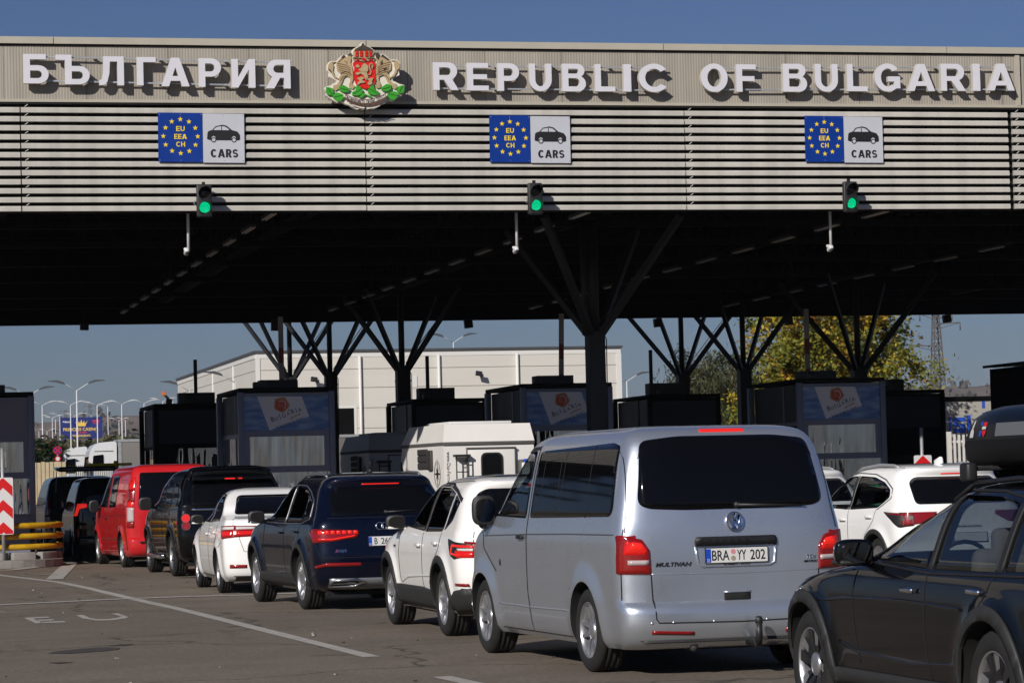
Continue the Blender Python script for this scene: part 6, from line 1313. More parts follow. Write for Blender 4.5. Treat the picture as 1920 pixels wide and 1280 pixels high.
# ---- camper pick-ups
M_camp = mat('warm white camper shell', (.76, .735, .70), .4, var=.03, vs=2, coat=.2); M_band = mat('grey rubber band', (.09, .085, .08), .6); M_vent = mat('dark vent plastic', (.035, .032, .03), .55)
def camper():
    e = empty('camper_van', (13.08, 57.6, 0), 'sunlit white pick-up camper with rear ladder and round cornered door window', 'camper', 'pick-up campers with the same shell', rad(4))
    W = .98
    def shell(w, prof, m=0):
        mb = MB().prism(prof, ((0, 0, 0), (0, 1, 0), (0, 0, 1), (1, 0, 0)), -w, w, m); return mb
    lo = [(0, .95), (.04, 1.15), (.05, 2.30), (3.35, 2.30), (3.45, 2.05), (3.2, 1.75), (2.05, 1.70), (2.05, 1.05), (1.9, .95)]
    mb = shell(W, lo); mb.build('cabin', M_camp, e)
    MB().bb((-W - .015, .02, 2.302), (W + .015, 3.38, 2.37), 0, .01).build('roof_seal', M_band, e)
    vs = []; z0, z1 = 2.372, 2.74
    P0 = [(-W - .01, .03), (W + .01, .03), (W + .01, 3.36), (-W - .01, 3.36)]; P1 = [(-W + .05, .13), (W - .05, .13), (W - .05, 2.9), (-W + .05, 2.9)]
    MB().add([(x, y, z0) for x, y in P0] + [(x, y, z1) for x, y in P1], [[3, 2, 1, 0], [4, 5, 6, 7]] + [[i, (i + 1) % 4, (i + 1) % 4 + 4, i + 4] for i in range(4)]).build('pop_up_roof', M_camp, e)
    MB().bb((-.75, .35, 2.742), (.60, 2.2, 2.80), 0, .015).build('roof_hatch', M_white, e)
    d = MB().bb((-.48, -.02, 1.05), (.54, .045, 2.22), 0, .008).build('door', M_camp, e)
    MB().prism(rounded([(-.20, 1.58), (.27, 1.58), (.27, 2.14), (-.20, 2.14)], .13, 6), ((0, 0, 0), (1, 0, 0), (0, 0, 1), (0, -1, 0)), .02, .045).build('window_frame', M_black, d)
    MB().prism(rounded([(-.165, 1.615), (.235, 1.615), (.235, 2.105), (-.165, 2.105)], .11, 6), ((0, 0, 0), (1, 0, 0), (0, 0, 1), (0, -1, 0)), .045, .05).build('window', M_privacy, d)
    mb = MB()
    for a, b in (((-.49, 1.05), (-.49, 2.23)), ((.55, 1.05), (.55, 2.23))): mb.bb((a[0] - .006, -.022, a[1]), (a[0] + .006, .04, b[1]))
    mb.bb((-.50, -.05, 2.225), (.56, .04, 2.25)).build('door_gap', M_band, e)
    mb = MB()
    for x in (-.76, -.50): mb.tube([(x, -.14, 1.15), (x, -.14, 2.08), (x, -.02, 2.10)], .014, 8)
    for z in (1.25, 1.5, 1.75, 1.98): mb.tube([(-.76, -.14, z), (-.50, -.14, z)], .011, 8)
    mb.bb((-.80, -.17, 2.06), (-.46, -.02, 2.11)).bb((-.76, -.15, 1.14), (-.74, .03, 1.16)).bb((-.52, -.15, 1.14), (-.50, .03, 1.16)).build('ladder', M_black, e)
    fr = ((0, .042, 0), (1, 0, 0), (0, 0, 1), (0, -1, 0)); MB().text('www.Das-Fernweh-Mobil.de', fr, (-.88, 1.62), (1.10, .075), .003, .0, 0, .0, rot=-pi / 2).build('web_lettering', M_band, e)
    frl = ((-W, 0, 0), (0, -1, 0), (0, 0, 1), (-1, 0, 0)); MB().text('adventure', ((-W + .025, 0, 2.52), (0, -1, 0), (.15, 0, 1), (-1, 0, .15)), (-.75, 0), (.55, .07), .004, 0, 0, .004, shear=.2).build('side_lettering', M_vent, e)
    for k in range(3):
        z = 1.83 + k * .145; mb = MB().bb((-W - .03, 1.25, z), (-W, 2.0, z + .13), 0, .01)
        for j in range(12): mb.bb((-W - .045, 1.29 + j * .057, z + .02), (-W - .03, 1.315 + j * .057, z + .11))
        mb.build('vent', M_vent, e)
    MB().bb((-W - .06, .86, 1.80), (-W, 1.15, 2.22), 0, .02).build('side_locker', M_vent, e)
    rose = []
    for k in range(8):
        a = k * pi / 4; r1 = .27 if k % 2 == 0 else .15; rose.append([(.55 + .035 * cos(a + pi / 2), 1.72 + .035 * sin(a + pi / 2)), (.55 + r1 * cos(a), 1.72 + r1 * 1.25 * sin(a)), (.55 + .035 * cos(a - pi / 2), 1.72 + .035 * sin(a - pi / 2))])
    mb = MB()
    for p in rose: mb.prism([(-y, z) for y, z in p], frl, .0, .004)
    for rr in (.20, .23): mb.merge(MB().tube([(-W - .003, .55 + rr * cos(a * pi / 18), 1.72 + rr * 1.2 * sin(a * pi / 18)) for a in range(36)], .004, 4, 0, True))
    mb.build('compass_rose', M_vent, e)
    MB().bb((.60, -.16, 1.25), (.86, .03, 1.98), 0, .04).build('jerrycan_holder', M_band, e); MB().bb((.64, -.20, 1.35), (.82, -.12, 1.92), 0, .03).build('water_can', M_white, e); MB().bb((.68, -.19, 1.92), (.80, -.11, 1.99), 0, .02).build('can_cap', M_plateB, e)
    mb = MB(); mb.lathe([(.001, -.02), (.28, -.02), (.31, .0), (.31, .2), (.28, .22), (.001, .22)], (1.0, -.16, 1.68), 1, 28).build('spare_wheel_cover', mat('grey wheel cover', (.07, .07, .072), .6), e)
    MB().bb((-.86, .1, .55), (.86, 5.2, 1.04), 0, .08).bb((-.80, 2.15, 1.0), (.80, 3.9, 1.70), 0, .12).build('pickup_body', M_camp, e); MB().bb((-.82, 2.3, 1.2), (.82, 3.7, 1.6), 0, .05).build('cab_window', M_privacy, e)
    tm, rm = wheel_mesh(.37, .25, 'six')
    for y in (1.1, 4.2):
        for sx in (-1, 1):
            o = bpy.data.objects.new('wheel', tm); COL.objects.link(o); o.parent = e; o.location = (sx * .80, y, .37); o.rotation_euler = (0, 0, 0 if sx < 0 else pi); r = bpy.data.objects.new('rim', rm); COL.objects.link(r); r.parent = o
    for sx in (-1, 1): MB().bb((sx * .8 - .07, -.02, .80), (sx * .8 + .07, .08, 1.0)).build('tail_light', M_redlens, e)
    return e
cp = camper(); c2 = copy_tree(cp); c2.location = (13.45, 68.2, 0); c2.rotation_euler = (0, 0, rad(2)); c2['label'] = 'pick-up camper in deep canopy shade with ladder and rear door, left of the sunlit one'

# ------------------------------------------------------------------ background
M_conc2 = mat('beige concrete palisade', lin((186, 170, 140)), .85, var=.12, vs=2)
def palisade(name, label, x0, x1, Y, z1, m, pitch_=.16, bw=.115, gap0=.1):
    e = empty(name, ((x0 + x1) / 2, Y, 0), label, 'fence'); c = (x0 + x1) / 2; mb = MB(); x = x0
    while x < x1: mb.bb((x - c, -.03, gap0), (x - c + bw, .03, z1 + random.uniform(-.02, .02))); x += pitch_
    mb.build('pickets', m, e); mb = MB(); x = x0
    for z in (.35, z1 - .35): mb.bb((x0 - c, .031, z), (x1 - c, .09, z + .10))
    mb.build('rail', m, e)
    while x < x1: MB().bb((x - c - .09, -.06, 0), (x - c + .09, .10, z1 + .12)).build('post', m, e); x += 2.6
palisade('palisade_fence', 'beige concrete palisade fence in front of the white trucks', 4.5, gy(119, 860, 112).x, 112, 2.72, M_conc2, .16, .135)
palisade('picket_fence', 'white picket fence in front of the grey trailer with blue letters', 40, 56, 112, 3.0, mat('white picket paint', (.62, .60, .56), .7), .2, .09)
M_gate = mat('yellow gate paint', lin((214, 186, 30)), .5, var=.1, vs=3)
g0, g1 = gy(100, 868, 98), gy(247, 867, 98); e = empty('yellow_gate', (g0.x, 98, 0), 'yellow barred gate in front of the white truck cabs', 'gate'); zt = g1.z; L = g1.x - g0.x
mb = MB().bb((L * .42, -.05, zt - .09), (L, .05, zt)).bb((L * .2, -.03, .25), (L, .03, .33))
for i in range(34): mb.tube([(L * .2 + L * .8 * i / 34, 0, .3), (L * .2 + L * .8 * i / 34, 0, zt - .05)], .014, 6)
mb.build('bars', M_gate, e); MB().bb((L * .77, -.09, 0), (L * .81, .09, zt + .08)).build('post', M_gate, e)

M_truck = mat('white truck paint', (.66, .67, .68), .35, var=.04, vs=2, coat=.5); M_trail = mat('grey trailer side', lin((104, 101, 98)), .6, var=.05, vs=.6)
def truck(X, Y, label, trailer=True):     # heading -X
    e = empty('truck', (X, Y, 0), label, 'truck', 'white trucks beyond the palisade')
    MB().prism([(0, .55), (-.06, 2.0), (.02, 2.4), (.16, 3.2), (.26, 3.42), (.55, 3.70), (1.0, 3.83), (2.2, 3.88), (2.35, 3.8), (2.35, .55)], ((0, 0, 0), (1, 0, 0), (0, 0, 1), (0, -1, 0)), -2.4, 0).build('cab', M_truck, e)
    MB().prism(rounded([(.38, 2.5), (.50, 3.22), (1.30, 3.27), (1.30, 2.5)], .06), ((0, 0, 0), (1, 0, 0), (0, 0, 1), (0, -1, 0)), .0, .012).build('door_window', M_privacy, e)
    MB().add([(.01, .1, 2.44), (.01, 2.3, 2.44), (.148, 2.3, 3.18), (.148, .1, 3.18)], [[3, 2, 1, 0]]).build('windscreen', M_privacy, e)
    MB().bb((-.05, -.30, 2.25), (.10, -.12, 3.0), 0, .04).build('side_mirror', M_black, e); MB().bb((1.32, -.012, .8), (1.34, .0, 3.2)).bb((.60, -.012, 3.40), (2.1, .0, 3.44)).build('panel_gap', M_band, e)
    MB().bb((-.1, .0, .35), (2.4, 2.4, .75), 0, .05).build('bumper', M_black, e); MB().bb((1.45, -.012, 2.6), (1.95, .0, 2.66)).build('stripe', M_redlens, e)
    if trailer:
        MB().bb((2.75, .0, 1.1), (14.5, 2.45, 3.93), 0, .02).build('trailer', M_trail, e); MB().bb((2.7, -.03, 3.84), (14.55, 2.48, 3.97)).bb((2.70, -.03, 1.1), (2.86, .06, 3.86)).build('trailer_frame', M_gal, e)
    for ch in e.children: ch.scale.x = .60 if not ch.name.startswith('trailer') else 1
    for ch in e.children:
        if ch.name.startswith('trailer'): ch.location.x = -1.22
    for x in (1.2,) + ((4.0, 10.5, 11.8, 13.1) if trailer else (4.0,)):
        for y in (.15, 2.25): MB().lathe([(.001, -.15), (.3, -.15), (.5, -.13), (.5, .13), (.3, .15), (.001, .15)], (x, y, .5), 1, 20).build('wheel', M_tyre, e)
truck(gy(163, 860, 136).x, 136, 'white truck cab with grey box trailer beyond the palisade', True)
truck(gy(113, 860, 150).x, 150, 'white truck cab further back left of the grey trailer', False)
# trailer with blue letters
tx0 = gy(1772, 800, 124).x; zt = gy(1800, 752, 124).z
e = empty('box_trailer', (tx0, 124, 0), 'grey box trailer with big blue letters at the right', 'trailer'); MB().bb((0, 0, 1.0), (9, 2.5, zt), 0, .02).build('box', mat('light grey trailer side', lin((150, 146, 138)), .6, var=.05, vs=.5), e); MB().bb((-.02, -.04, zt), (9.02, 2.54, zt + .22)).build('top_edge', M_under, e)
fr = ((0, 0, 0), (1, 0, 0), (0, 0, 1), (0, -1, 0)); mb = MB(); zb, zh = gy(1800, 811, 124).z, gy(1800, 782, 124).z
def tx(px_): return gy(px_, 800, 124).x - tx0
h = zh - zb; s_ = .2
mb.bb((tx(1779), -.012, zb), (tx(1783), 0, zh)); a, b = tx(1787), tx(1810)
mb.prism([(a, zb), (b, zb), (b, zb + h * .58), (a + s_, zb + h * .58), (a + s_, zh - s_), (b, zh - s_), (b, zh), (a, zh), (a, zb + h * .40), (b - s_, zb + h * .40), (b - s_, zb + s_), (a, zb + s_)], fr, 0, .012)
mb.prism([(tx(1813), zb), (tx(1826), zb), (tx(1826), zb + s_), (tx(1813) + s_, zb + s_), (tx(1813) + s_, zh + .1), (tx(1813), zh + .1)], fr, 0, .012); mb.bb((tx(1842.5), -.012, zb), (tx(1848), 0, zh + .2)); mb.bb((tx(1842.5), -.012, zh + .4), (tx(1848), 0, zh + .85))
mb.build('blue_lettering', mat('trailer blue lettering', lin((36, 78, 176)), .5), e)
for x in (1.2, 2.6, 7.2): MB().lathe([(.001, -.15), (.5, -.14), (.5, .14), (.001, .15)], (x, .2, .5), 1, 20).build('wheel', M_tyre, e)

# warehouse
M_wall = mat('pale metal cladding', lin((203, 199, 191)), .5, var=.03, vs=.3, stretch=(.3, 1, 6)); M_wtrim = mat('white cladding trim', (.66, .65, .62), .5)
wx0, wx1, wy0, wy1 = 27.2, 52.6, 190., 236.; zt = gy(478, 662, wy0).z
e = empty('warehouse', ((wx0 + wx1) / 2, wy0, 0), 'long pale metal clad warehouse with dark roof edge behind the booths', 'warehouse'); cx = (wx0 + wx1) / 2
MB().bb((wx0 - cx, 0, 0), (wx1 - cx, wy1 - wy0, zt)).build('wall', M_wall, e)
MB().bb((wx0 - cx - .15, -.15, zt), (wx1 - cx + .15, wy1 - wy0 + .15, zt + .16)).build('roof', mat('dark roof edge', (.06, .062, .065), .5), e)
mb = MB().bb((wx0 - cx - .03, -.03, zt - .35), (wx1 - cx + .03, 0, zt - .002)).bb((wx0 - cx - .05, -.05, 0), (wx0 - cx + .25, 0, zt - .36)).bb((wx1 - cx - .3, -.05, 0), (wx1 - cx + .05, 0, zt - .36)).bb((wx0 - cx - .05, .0, 0), (wx0 - cx, .3, zt - .36)).bb((wx0 - cx - .05, .31, zt - .35), (wx0 - cx, wy1 - wy0, zt - .002))
for px_ in (675, 823, 970): x = gy(px_, 720, wy0).x - cx; mb.tube([(x, -.12, 0), (x, -.12, zt - .3)], .10, 8)
for y in (11.5, 23, 34.5): mb.bb((wx0 - cx - .08, y, 0), (wx0 - cx, y + .16, zt - .36))
mb.build('trim', M_wtrim, e)
mb = MB()
for py_ in (691, 726, 764, 802):
    z = gy(720, py_, wy0).z; mb.bb((wx0 - cx, -.012, z), (wx1 - cx, 0, z + .04)); mb.bb((wx0 - cx - .012, .3, z), (wx0 - cx, wy1 - wy0, z + .04))
mb.build('panel_joint', mat('cladding joint', lin((128, 122, 112)), .6), e)
dx0, dx1 = gy(630, 780, wy0).x - cx, gy(664, 780, wy0).x - cx; dz = gy(650, 765, wy0).z
MB().bb((dx0, -.02, 0), (dx1, 0, dz)).build('door', M_under, e); MB().bb((dx0 - .15, -.04, dz), (dx1 + .18, 0, dz + .16)).bb((dx1, -.04, 0), (dx1 + .18, 0, dz)).build('door_frame', M_wtrim, e)
v = gy(777, 715, wy0); MB().bb((v.x - cx - .18, -.05, v.z - .4), (v.x - cx + .18, 0, v.z + .4)).build('vent', M_wtrim, e)
for px_, py_ in ((589, 711), (898, 700)):
    q = gy(px_, py_, wy0 - .6); f = empty('floodlight', q, ('left' if px_ < 700 else 'right') + ' of the two black floodlights on the pale warehouse wall', 'floodlight', 'floodlights on the warehouse wall')
    MB().box((0, 0, 0), (.46, .16, .34), 0, Matrix.Rotation(rad(-35), 4, 'X') @ Matrix.Rotation(rad(12), 4, 'Y'), .03).build('housing', M_black, f); MB().bar((0, .1, .05), (.3, .58, -.1), .06).bb((.2, .54, -.2), (.4, .598, 0)).build('bracket', M_black, f)
# low pale building beyond, power pylon
b0, b1 = gy(1340, 780, 170), gy(1420, 770, 170); e = empty('low_building', (b0.x, 170, 0), 'low pale flat roofed building below the yellow tree', 'building')
MB().bb((0, 0, 0), (b1.x - b0.x + 10, 6, b1.z)).build('wall', M_wall, e); MB().bb((-.1, -.1, b1.z), (b1.x - b0.x + 10.1, 6.1, b1.z + .15)).build('roof', M_wtrim, e)
M_pyl = mat('weathered lattice steel', (.13, .12, .115), .6, .3)
def pylon(px_, ybase, ytop, Y, wb, label, col=True):
    b, t = gy(px_, ybase, Y), gy(px_ - (ybase - ytop) * .02, ytop, Y); H = t.z; e = empty('pylon', (b.x, Y, 0), label, 'pylon', 'power pylons on the horizon'); mb = MB()
    wz = lambda z: wb * (1 - z / H) + .55 * z / H
    n = 14; zz = [H * (1 - (1 - i / n) ** 1.15) for i in range(n + 1)]
    for sx, sy in ((-1, -1), (1, -1), (1, 1), (-1, 1)):
        for i in range(n): a, c = wz(zz[i]) / 2, wz(zz[i + 1]) / 2; mb.bar((sx * a, sy * a, zz[i]), (sx * c, sy * c, zz[i + 1]), .12)
    for i in range(n):
        a, c = wz(zz[i]) / 2, wz(zz[i + 1]) / 2
        for s in (-1, 1):
            mb.bar((-a, s * a, zz[i]), (c, s * c, zz[i + 1]), .07); mb.bar((a, s * a, zz[i]), (-c, s * c, zz[i + 1]), .07); mb.bar((s * a, -a, zz[i]), (s * c, c, zz[i + 1]), .07)
    mb.build('lattice_mast', M_pyl, e); mb = MB()
    mb = MB()
    for z, l in ((H * .93, 1.8), (H * .80, 1.8), (H * .985, 1.2)):
        for s in ((-1, 1) if l < 1.7 else ((-1,) if z < H * .9 else (1,))): MB().bar((0, 0, z), (s * l * 1.6, 0, z + .15), .12).bar((0, 0, z - .6), (s * l * 1.6, 0, z + .12), .07).tube([(s * l * 1.6, 0, z + .1), (s * l * 1.6, 0, z - .7)], .08, 6).build('cross_arm', M_pyl, e)
pylon(1760, 760, 585, 300, 2.2, 'tall lattice power pylon right of the yellow tree')
pylon(169, 800, 758, 900, 4, 'far lattice pylon just right of the casino billboard crown'); pylon(123, 800, 768, 1000, 4, 'far lattice pylon above the left half of the casino billboard')
# billboard
Y = 440.; c, wh = px_box(113, 782, 192, 822, Y); e = empty('billboard', (c[0], Y, c[1]), 'dark blue PRINCESS CASINO SVILENGRAD billboard with gold crown on the left horizon', 'billboard'); fr = FRX(0); W_, H_ = wh
M_bb = mat('billboard blue print', lin((26, 40, 110)), .5, var=.25, vs=.5); M_bg = mat('billboard gold print', lin((226, 190, 84)), .5); M_bw = mat('billboard white print', (.7, .7, .7), .5); M_br = mat('billboard red print', lin((196, 44, 54)), .5)
MB().bb((-W_ / 2, 0, -H_ / 2), (W_ / 2, .25, H_ / 2)).build('board', M_bb, e)
MB().bb((W_ * .16, .3, -c[1]), (W_ * .26, .9, -H_ / 2)).bb((-W_ * .3, .26, -H_ * .3), (W_ * .4, .5, H_ * .3)).build('post', M_steel, e)
mb = MB().text('PRINCESS CASINO', fr, (-.1, -H_ * .06), (W_ * .83, H_ * .15), .02, .02, 0, .0); mb.text('SVILENGRAD', fr, (.0, -H_ * .36), (W_ * .43, H_ * .11), .02, .02, 0, .0)
k = W_ / 560; C2 = lambda p: [((x - 1045) * k, H_ / 2 - (y - 565) * k) for x, y in p]
mb.prism(C2([(990, 685), (975, 640), (965, 622), (1000, 650), (1012, 615), (1030, 645), (1045, 592), (1062, 645), (1082, 610), (1092, 648), (1130, 612), (1110, 650), (1098, 685)]), fr, 0, .02).build('gold_lettering', M_bg, e)
MB().text('Welcome', fr, (-W_ * .34, H_ * .30), (W_ * .2, H_ * .09), .02, .03, 0, 0, shear=.2).build('welcome_lettering', M_bw, e)
MB().bb((-W_ * .08, -.02, -H_ * .235), (W_ * .13, 0, -H_ * .19)).bb((W_ * .27, -.02, H_ * .27), (W_ * .43, 0, H_ * .36)).bb((W_ * .28, -.02, H_ * .19), (W_ * .42, 0, H_ * .215)).build('red_lettering', M_br, e)
# street lamps
M_pole = mat('pale lamp pole', (.60, .60, .60), .45, var=.05, vs=1); M_head = mat('dark lamp head', (.07, .075, .085), .45)
def lamp(px_, py_, Y, style, label, arms=2, s=1., group='double armed street lamps on the left skyline'):
    p = gy(px_, py_, Y); e = empty('street_lamp', (p.x, Y, 0), label, 'street lamp', group)
    MB().tube([(0, 0, 0), (0, 0, p.z)], [.085 * s, .05 * s], 8).build('pole', M_pole, e)
    for d in ((-1, 1) if arms == 2 else (-1,)):
        up = .75 if style == 'v' else .38; L = (1.55 if style == 'v' else 1.05) * s
        MB().tube([(0, 0, p.z - .05), (d * L * .55, 0, p.z + up * .62 * s), (d * L * .75, 0, p.z + up * .8 * s)], .032 * s, 6).build('arm', M_pole, e)
        MB().prism([(d * L * .6, p.z + up * .62 * s), (d * L * 1.02, p.z + up * .86 * s), (d * L * 1.5, p.z + up * 1.0 * s), (d * L * 1.52, p.z + up * 1.06 * s), (d * L * 1.0, p.z + up * 1.12 * s), (d * L * .66, p.z + up * .86 * s)][::d], ((0, 0, 0), (1, 0, 0), (0, 0, 1), (0, -1, 0)), -.16 * s, .16 * s).build('lamp_head', M_head if style == 'v' else M_pole, e)
lamp(143.5, 731, 235, 'v', 'tall grey street lamp with V arms, tallest on the left skyline'); lamp(52, 742, 250, 'v', 'street lamp with dark V arms rising behind the plain grey booth'); lamp(850, 641, 262, 'v', 'street lamp with V arms rising above the warehouse roof', group='V armed street lamps'); lamp(1175, 714, 250, 'v', 'street lamp with V arms right of the warehouse', group='V armed street lamps')
lamp(441, 716, 178, 'v', 'single arm lamp in front of the left end of the warehouse, higher one', 1, .85, 'single arm lamps at the warehouse'); lamp(355, 732, 184, 'v', 'single arm lamp in front of the left end of the warehouse, lower one', 1, .8, 'single arm lamps at the warehouse')
for i, (a, b) in enumerate(((79, 759), (132, 758.5), (182, 759.5), (228, 757), (270, 755.5), (305, 752))): lamp(a, b, 300 + 6 * i, 'w', ['white twin lamp left of the billboard', 'white twin lamp in front of the left half of the billboard', 'white twin lamp in front of the right half of the billboard', 'white twin lamp right of the billboard', 'white twin lamp at the rear booth edge', 'white twin lamp just left of the warehouse'][i])
for i, (a, b, Y) in enumerate(((98, 783, 420), (104, 786, 430), (112, 779, 440), (139, 779, 455), (171, 778, 450), (202, 762, 430), (223, 788, 430), (235, 787, 440), (73, 808, 520), (88, 808, 520))): lamp(a, b, Y, 'w', 'small distant white lamp ' + ['left of the billboard, level with its top edge', 'touching the left edge of the billboard', 'rising just above the left end of the billboard', 'rising above the billboard just left of its crown', 'rising above the billboard just right of its crown', 'right of the billboard, the tallest of the distant ones', 'right of the billboard, behind the white twin lamp', 'close to the left side of the dark rear booth', 'low on the far hill beside the grey booth', 'low on the far hill above the dark green shrub'][i], 1 if i % 3 else 2, 1., 'small distant street lamps')
# no stopping sign
p = gy(108, 844, 145); e = empty('road_sign', (p.x, 145, 0), 'round blue and red no stopping sign on a post by the palisade', 'sign'); r = .21
MB().tube([(0, .04, 0), (0, .04, p.z)], .035, 8).build('post', M_gal, e)
ring = lambda rr: [(rr * cos(a * pi / 14), p.z + rr * sin(a * pi / 14)) for a in range(28)]
MB().prism(ring(r), FRX(0), -.01, .01).build('sign_face', M_red, e); MB().prism(ring(r * .80), FRX(0), .01, .014).build('blue_disc', M_blue, e)
mb = MB()
for a in (45, 135):
    c_, s2 = cos(rad(a)), sin(rad(a)); q = .03; mb.prism([(r * .8 * c_ - q * s2, p.z + r * .8 * s2 + q * c_), (-r * .8 * c_ - q * s2, p.z - r * .8 * s2 + q * c_), (-r * .8 * c_ + q * s2, p.z - r * .8 * s2 - q * c_), (r * .8 * c_ + q * s2, p.z + r * .8 * s2 - q * c_)], FRX(0), .014 + a * 1e-5, .018 + a * 1e-5)
mb.build('red_cross', M_red, e); MB().prism([(.15 * cos(a * pi / 12), p.z - .42 + .15 * sin(a * pi / 12)) for a in range(24)], FRX(0), -.01, .01).build('lower_disc', M_red, e); MB().prism([(.10 * cos(a * pi / 12), p.z - .42 + .10 * sin(a * pi / 12)) for a in range(24)], FRX(0), .01, .014).build('lower_face', M_white, e)
# crane jib
q = gy(307, 738, 220); q2 = gy(320, 752, 220); e = empty('loader_crane', (q2.x, 220, 0), 'small orange tipped crane jib beside the left end of the warehouse', 'crane'); MB().bar((0, 0, 0), (0, 0, q2.z), .3).build('mast', M_white, e); MB().bar((0, 0, q2.z), (q.x - q2.x, 0, q.z), .18).build('jib', M_steel, e); MB().box((q.x - q2.x, 0, q.z), (.35, .3, .3), 0, None, .05).build('jib_tip', mat('orange paint', (.45, .12, .03), .5), e)

# ------------------------------------------------------------------ vegetation
M_bark = mat('grey brown bark', (.07, .055, .042), .95, var=.3, vs=6, bump=.5, bs=12)
def leafmat(n, c, tr=.35):
    m = mat(n, c, .55, var=.25, vs=1.5); nt = m.node_tree; b = nt.nodes['Principled BSDF']; t = nt.nodes.new('ShaderNodeBsdfTranslucent'); t.inputs[0].default_value = (c[0] * 1.3, c[1] * 1.2, c[2], 1)
    mx_ = nt.nodes.new('ShaderNodeMixShader'); mx_.inputs[0].default_value = tr; nt.links.new(b.outputs[0], mx_.inputs[1]); nt.links.new(t.outputs[0], mx_.inputs[2]); nt.links.new(mx_.outputs[0], nt.nodes['Material Output'].inputs[0]); return m
L_yel = [leafmat('yellow leaf', (.46, .34, .03)), leafmat('gold leaf', (.36, .21, .02)), leafmat('olive leaf', (.20, .21, .03)), leafmat('rust leaf', (.30, .12, .025)), leafmat('dark green leaf', (.06, .08, .02))]
L_wil = [leafmat('willow leaf', (.075, .085, .028)), leafmat('grey willow leaf', (.10, .105, .045)), leafmat('dark willow leaf', (.03, .038, .016)), leafmat('tan willow leaf', (.13, .11, .045))]
L_grn = [leafmat('hedge leaf', (.045, .07, .02)), leafmat('dark hedge leaf', (.02, .035, .012)), leafmat('brown hedge leaf', (.09, .06, .025))]
def tree(name, label, X, Y, H, Rx, zc, Rz, mats, wts, ncl, nl, ls, droop=0., cl=.8, group=None, trunk=.16, rnd=1):
    R = random.Random(rnd); e = empty(name, (X, Y, 0), label, 'tree' if name != 'shrub' else 'shrub', group); mb = MB()
    mb.tube([(0, 0, 0), (.05, .03, H * .18), (.0, 0, H * .4), (.1, 0, H * .65), (0, 0, H * .85)], [trunk, trunk * .8, trunk * .62, trunk * .4, trunk * .12], 9)
    cs = []
    while len(cs) < ncl:
        u = V((R.uniform(-1, 1), R.uniform(-1, 1), R.uniform(-1, 1)))
        if u.length > 1 or u.length < .25: continue
        n = noise.noise(u * 1.9 + V((rnd * 7.1, 0, 0))); k = .78 + .45 * n
        p = V((u.x * Rx * k, u.y * Rx * k, zc + u.z * Rz * k)); cs.append(p)
        if len(cs) % 6 == 0: z0 = max(H * .15, min(p.z * .6, H * .6)); mb.tube([(0, 0, z0), ((p.x) * .5, p.y * .5, z0 + (p.z - z0) * .6), tuple(p)], [trunk * .35, trunk * .2, trunk * .05], 5)
    mb.build('trunk', M_bark, e); lv = MB()
    for p in cs:
        base = R.choices(range(len(mats)), wts)[0]; rc = cl * R.uniform(.5, 1.25)
        for i in range(nl):
            d = V((R.gauss(0, .45), R.gauss(0, .45), R.gauss(0, .38))) * rc; q = p + d
            if droop: q.z -= abs(R.gauss(0, droop))
            a = V((R.gauss(0, 1), R.gauss(0, 1), R.gauss(0, .6) - droop * 3)).normalized(); b = a.cross(V((R.gauss(0, 1), R.gauss(0, 1), R.gauss(0, 1)))).normalized(); s = ls * R.uniform(.6, 1.3)
            w_ = .55 if not droop else .18
            m = base if R.random() < .84 else R.choices(range(len(mats)), wts)[0]
            lv.add([q - a * s, q - a * s * .1 + b * s * w_, q + a * s, q - a * s * .1 - b * s * w_], [[0, 1, 2, 3]], m)
    lv.build('crown', mats, e); return e
p = gy(1560, 735, 120); tree('plane_tree', 'large yellow and green autumn plane tree behind the right poster booth', p.x, 120, 11.3, 4.6, 6.9, 4.7, L_yel, (5, 2, 7, .6, 3), 300, 110, .115, 0, .85, None, .2, 3)
p = gy(1330, 735, 146); tree('willow_tree', 'dull green willow tree left of the yellow plane tree', p.x, 146, 9.4, 3.1, 5.2, 3.7, L_wil, (4, 3, 3, 2), 200, 110, .19, .35, .8, None, .2, 5)
p = gy(1450, 760, 128); tree('plane_tree', 'lower olive and yellow tree between the willow and the big plane tree', p.x, 128, 6.5, 2.3, 4.3, 2.6, L_yel, (3, 1, 7, .4, 3), 100, 85, .115, 0, .7, None, .14, 9)
for i, (px_, py_, Y, rx, rz, mm) in enumerate(((78, 850, 150, .75, .85, 0), (96, 857, 152, .7, .6, 1), (58, 850, 156, .9, .9, 0))):
    q = gy(px_, py_, Y); tree('shrub', ['dark green shrub behind the palisade next to the grey booth', 'brownish shrub under the no stopping sign', 'dark shrub mostly hidden by the grey booth'][i], q.x, Y, q.z + 1, rx, q.z, rz, L_grn, (4, 3, 1 + 2 * mm), 50, 45, .14, 0, .6, 'shrubs behind the palisade', .08, 20 + i)
for i, (px_, py_, Y, rx, rz) in enumerate(((200, 843, 330, 3.0, 1.1), (240, 842, 320, 3.0, 1.2), (218, 849, 310, 2.6, 1.0), (262, 843, 330, 3, 1.3), (160, 851, 320, 3, .9), (125, 853, 315, 3, .9), (92, 846, 330, 3, 1.2))):
    q = gy(px_, py_, Y); tree('shrub', 'olive brown bush on the far field ' + ['above the white truck cab', 'above the grey box trailer', 'lowest, right above the truck roof', 'touching the dark rear booth', 'under the right half of the billboard', 'under the left half of the billboard', 'left of the billboard, above the dark shrub'][i], q.x, Y, q.z + 1, rx, q.z, rz, L_wil, (2, 2, 4, 4), 36, 45, .34, 0, 1.2, 'bushes on the far field', .1, 30 + i)
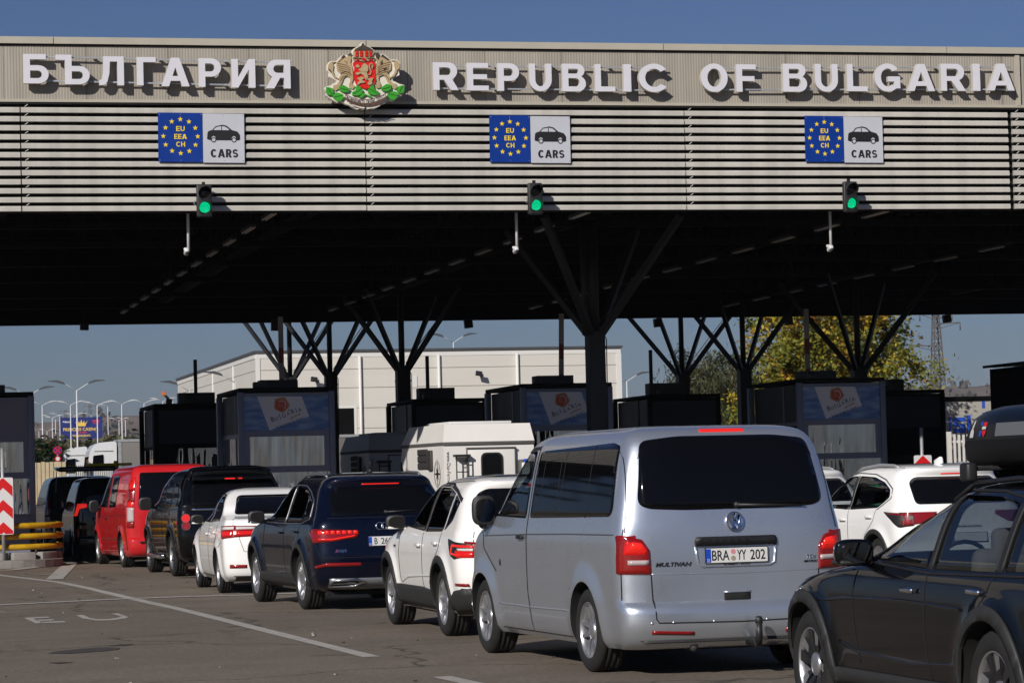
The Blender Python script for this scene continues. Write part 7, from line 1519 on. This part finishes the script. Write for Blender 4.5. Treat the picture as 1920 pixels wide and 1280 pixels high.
# hills
def hills():
    m = mat('autumn hillside', (.12, .085, .06), .95, var=.45, vs=.012); vs = []; fs = []; nx, ny = 150, 26
    for j in range(ny):
        for i in range(nx):
            x = -500 + i * 16; y = 1500 + j * 50; t = min(1, j / 16); h = 6 + (44 + max(0, x) * .024) * t ** 1.3 * (1 + .28 * noise.noise(V((x * .004, y * .002, 3))) + .08 * noise.noise(V((x * .02, y * .02, 1)))) - max(0, j - 16) * 6; vs.append((x, y, h - 12 if j == 0 else h))
    for j in range(ny - 1):
        for i in range(nx - 1): a = j * nx + i; fs.append([a, a + 1, a + nx + 1, a + nx])
    o = MB().add(vs, fs, 0, True).build('hills', m); o['kind'] = 'structure'
    R = random.Random(4); lv = MB()
    for _ in range(1500):
        j = min(ny - 2, int(R.triangular(2, 20, 15))); i = R.randrange(nx - 1); v = V(vs[j * nx + i]) + V((R.uniform(0, 16), R.uniform(0, 40), 0)); s = R.uniform(2.5, 6)
        for k in range(9):
            q = v + V((R.gauss(0, s * .5), R.gauss(0, s * .5), abs(R.gauss(s * .6, s * .4)))); a = V((R.gauss(0, 1), R.gauss(0, 1), R.gauss(0, 1))).normalized() * s * .5; b = a.orthogonal().normalized() * s * .45; lv.add([q - a, q + b, q + a, q - b], [[0, 1, 2, 3]], R.choice((0, 0, 1, 2)))
    o = lv.build('far_woods', [mat('bare wood brown', (.06, .046, .036), .95), mat('bare wood grey', (.085, .07, .06), .95), mat('oak scrub', (.055, .055, .03), .95)]); tag(o, 'bare autumn scrub and woods covering the far hills', 'woods', None, 'stuff')
hills()

# ------------------------------------------------------------------ air
hm = bpy.data.materials.new('haze'); hm.use_nodes = True; nt = hm.node_tree; nt.nodes.remove(nt.nodes['Principled BSDF']); pv = nt.nodes.new('ShaderNodeVolumePrincipled')
pv.inputs['Color'].default_value = (.80, .86, 1., 1); pv.inputs['Density'].default_value = .00007; nt.links.new(pv.outputs[0], nt.nodes['Material Output'].inputs['Volume'])
o = MB().bb((-1510, -410, -1.1), (2610, 2910, 95)).build('haze', hm); tag(o, 'thin blue grey haze over the far hills', 'haze', None, 'stuff')
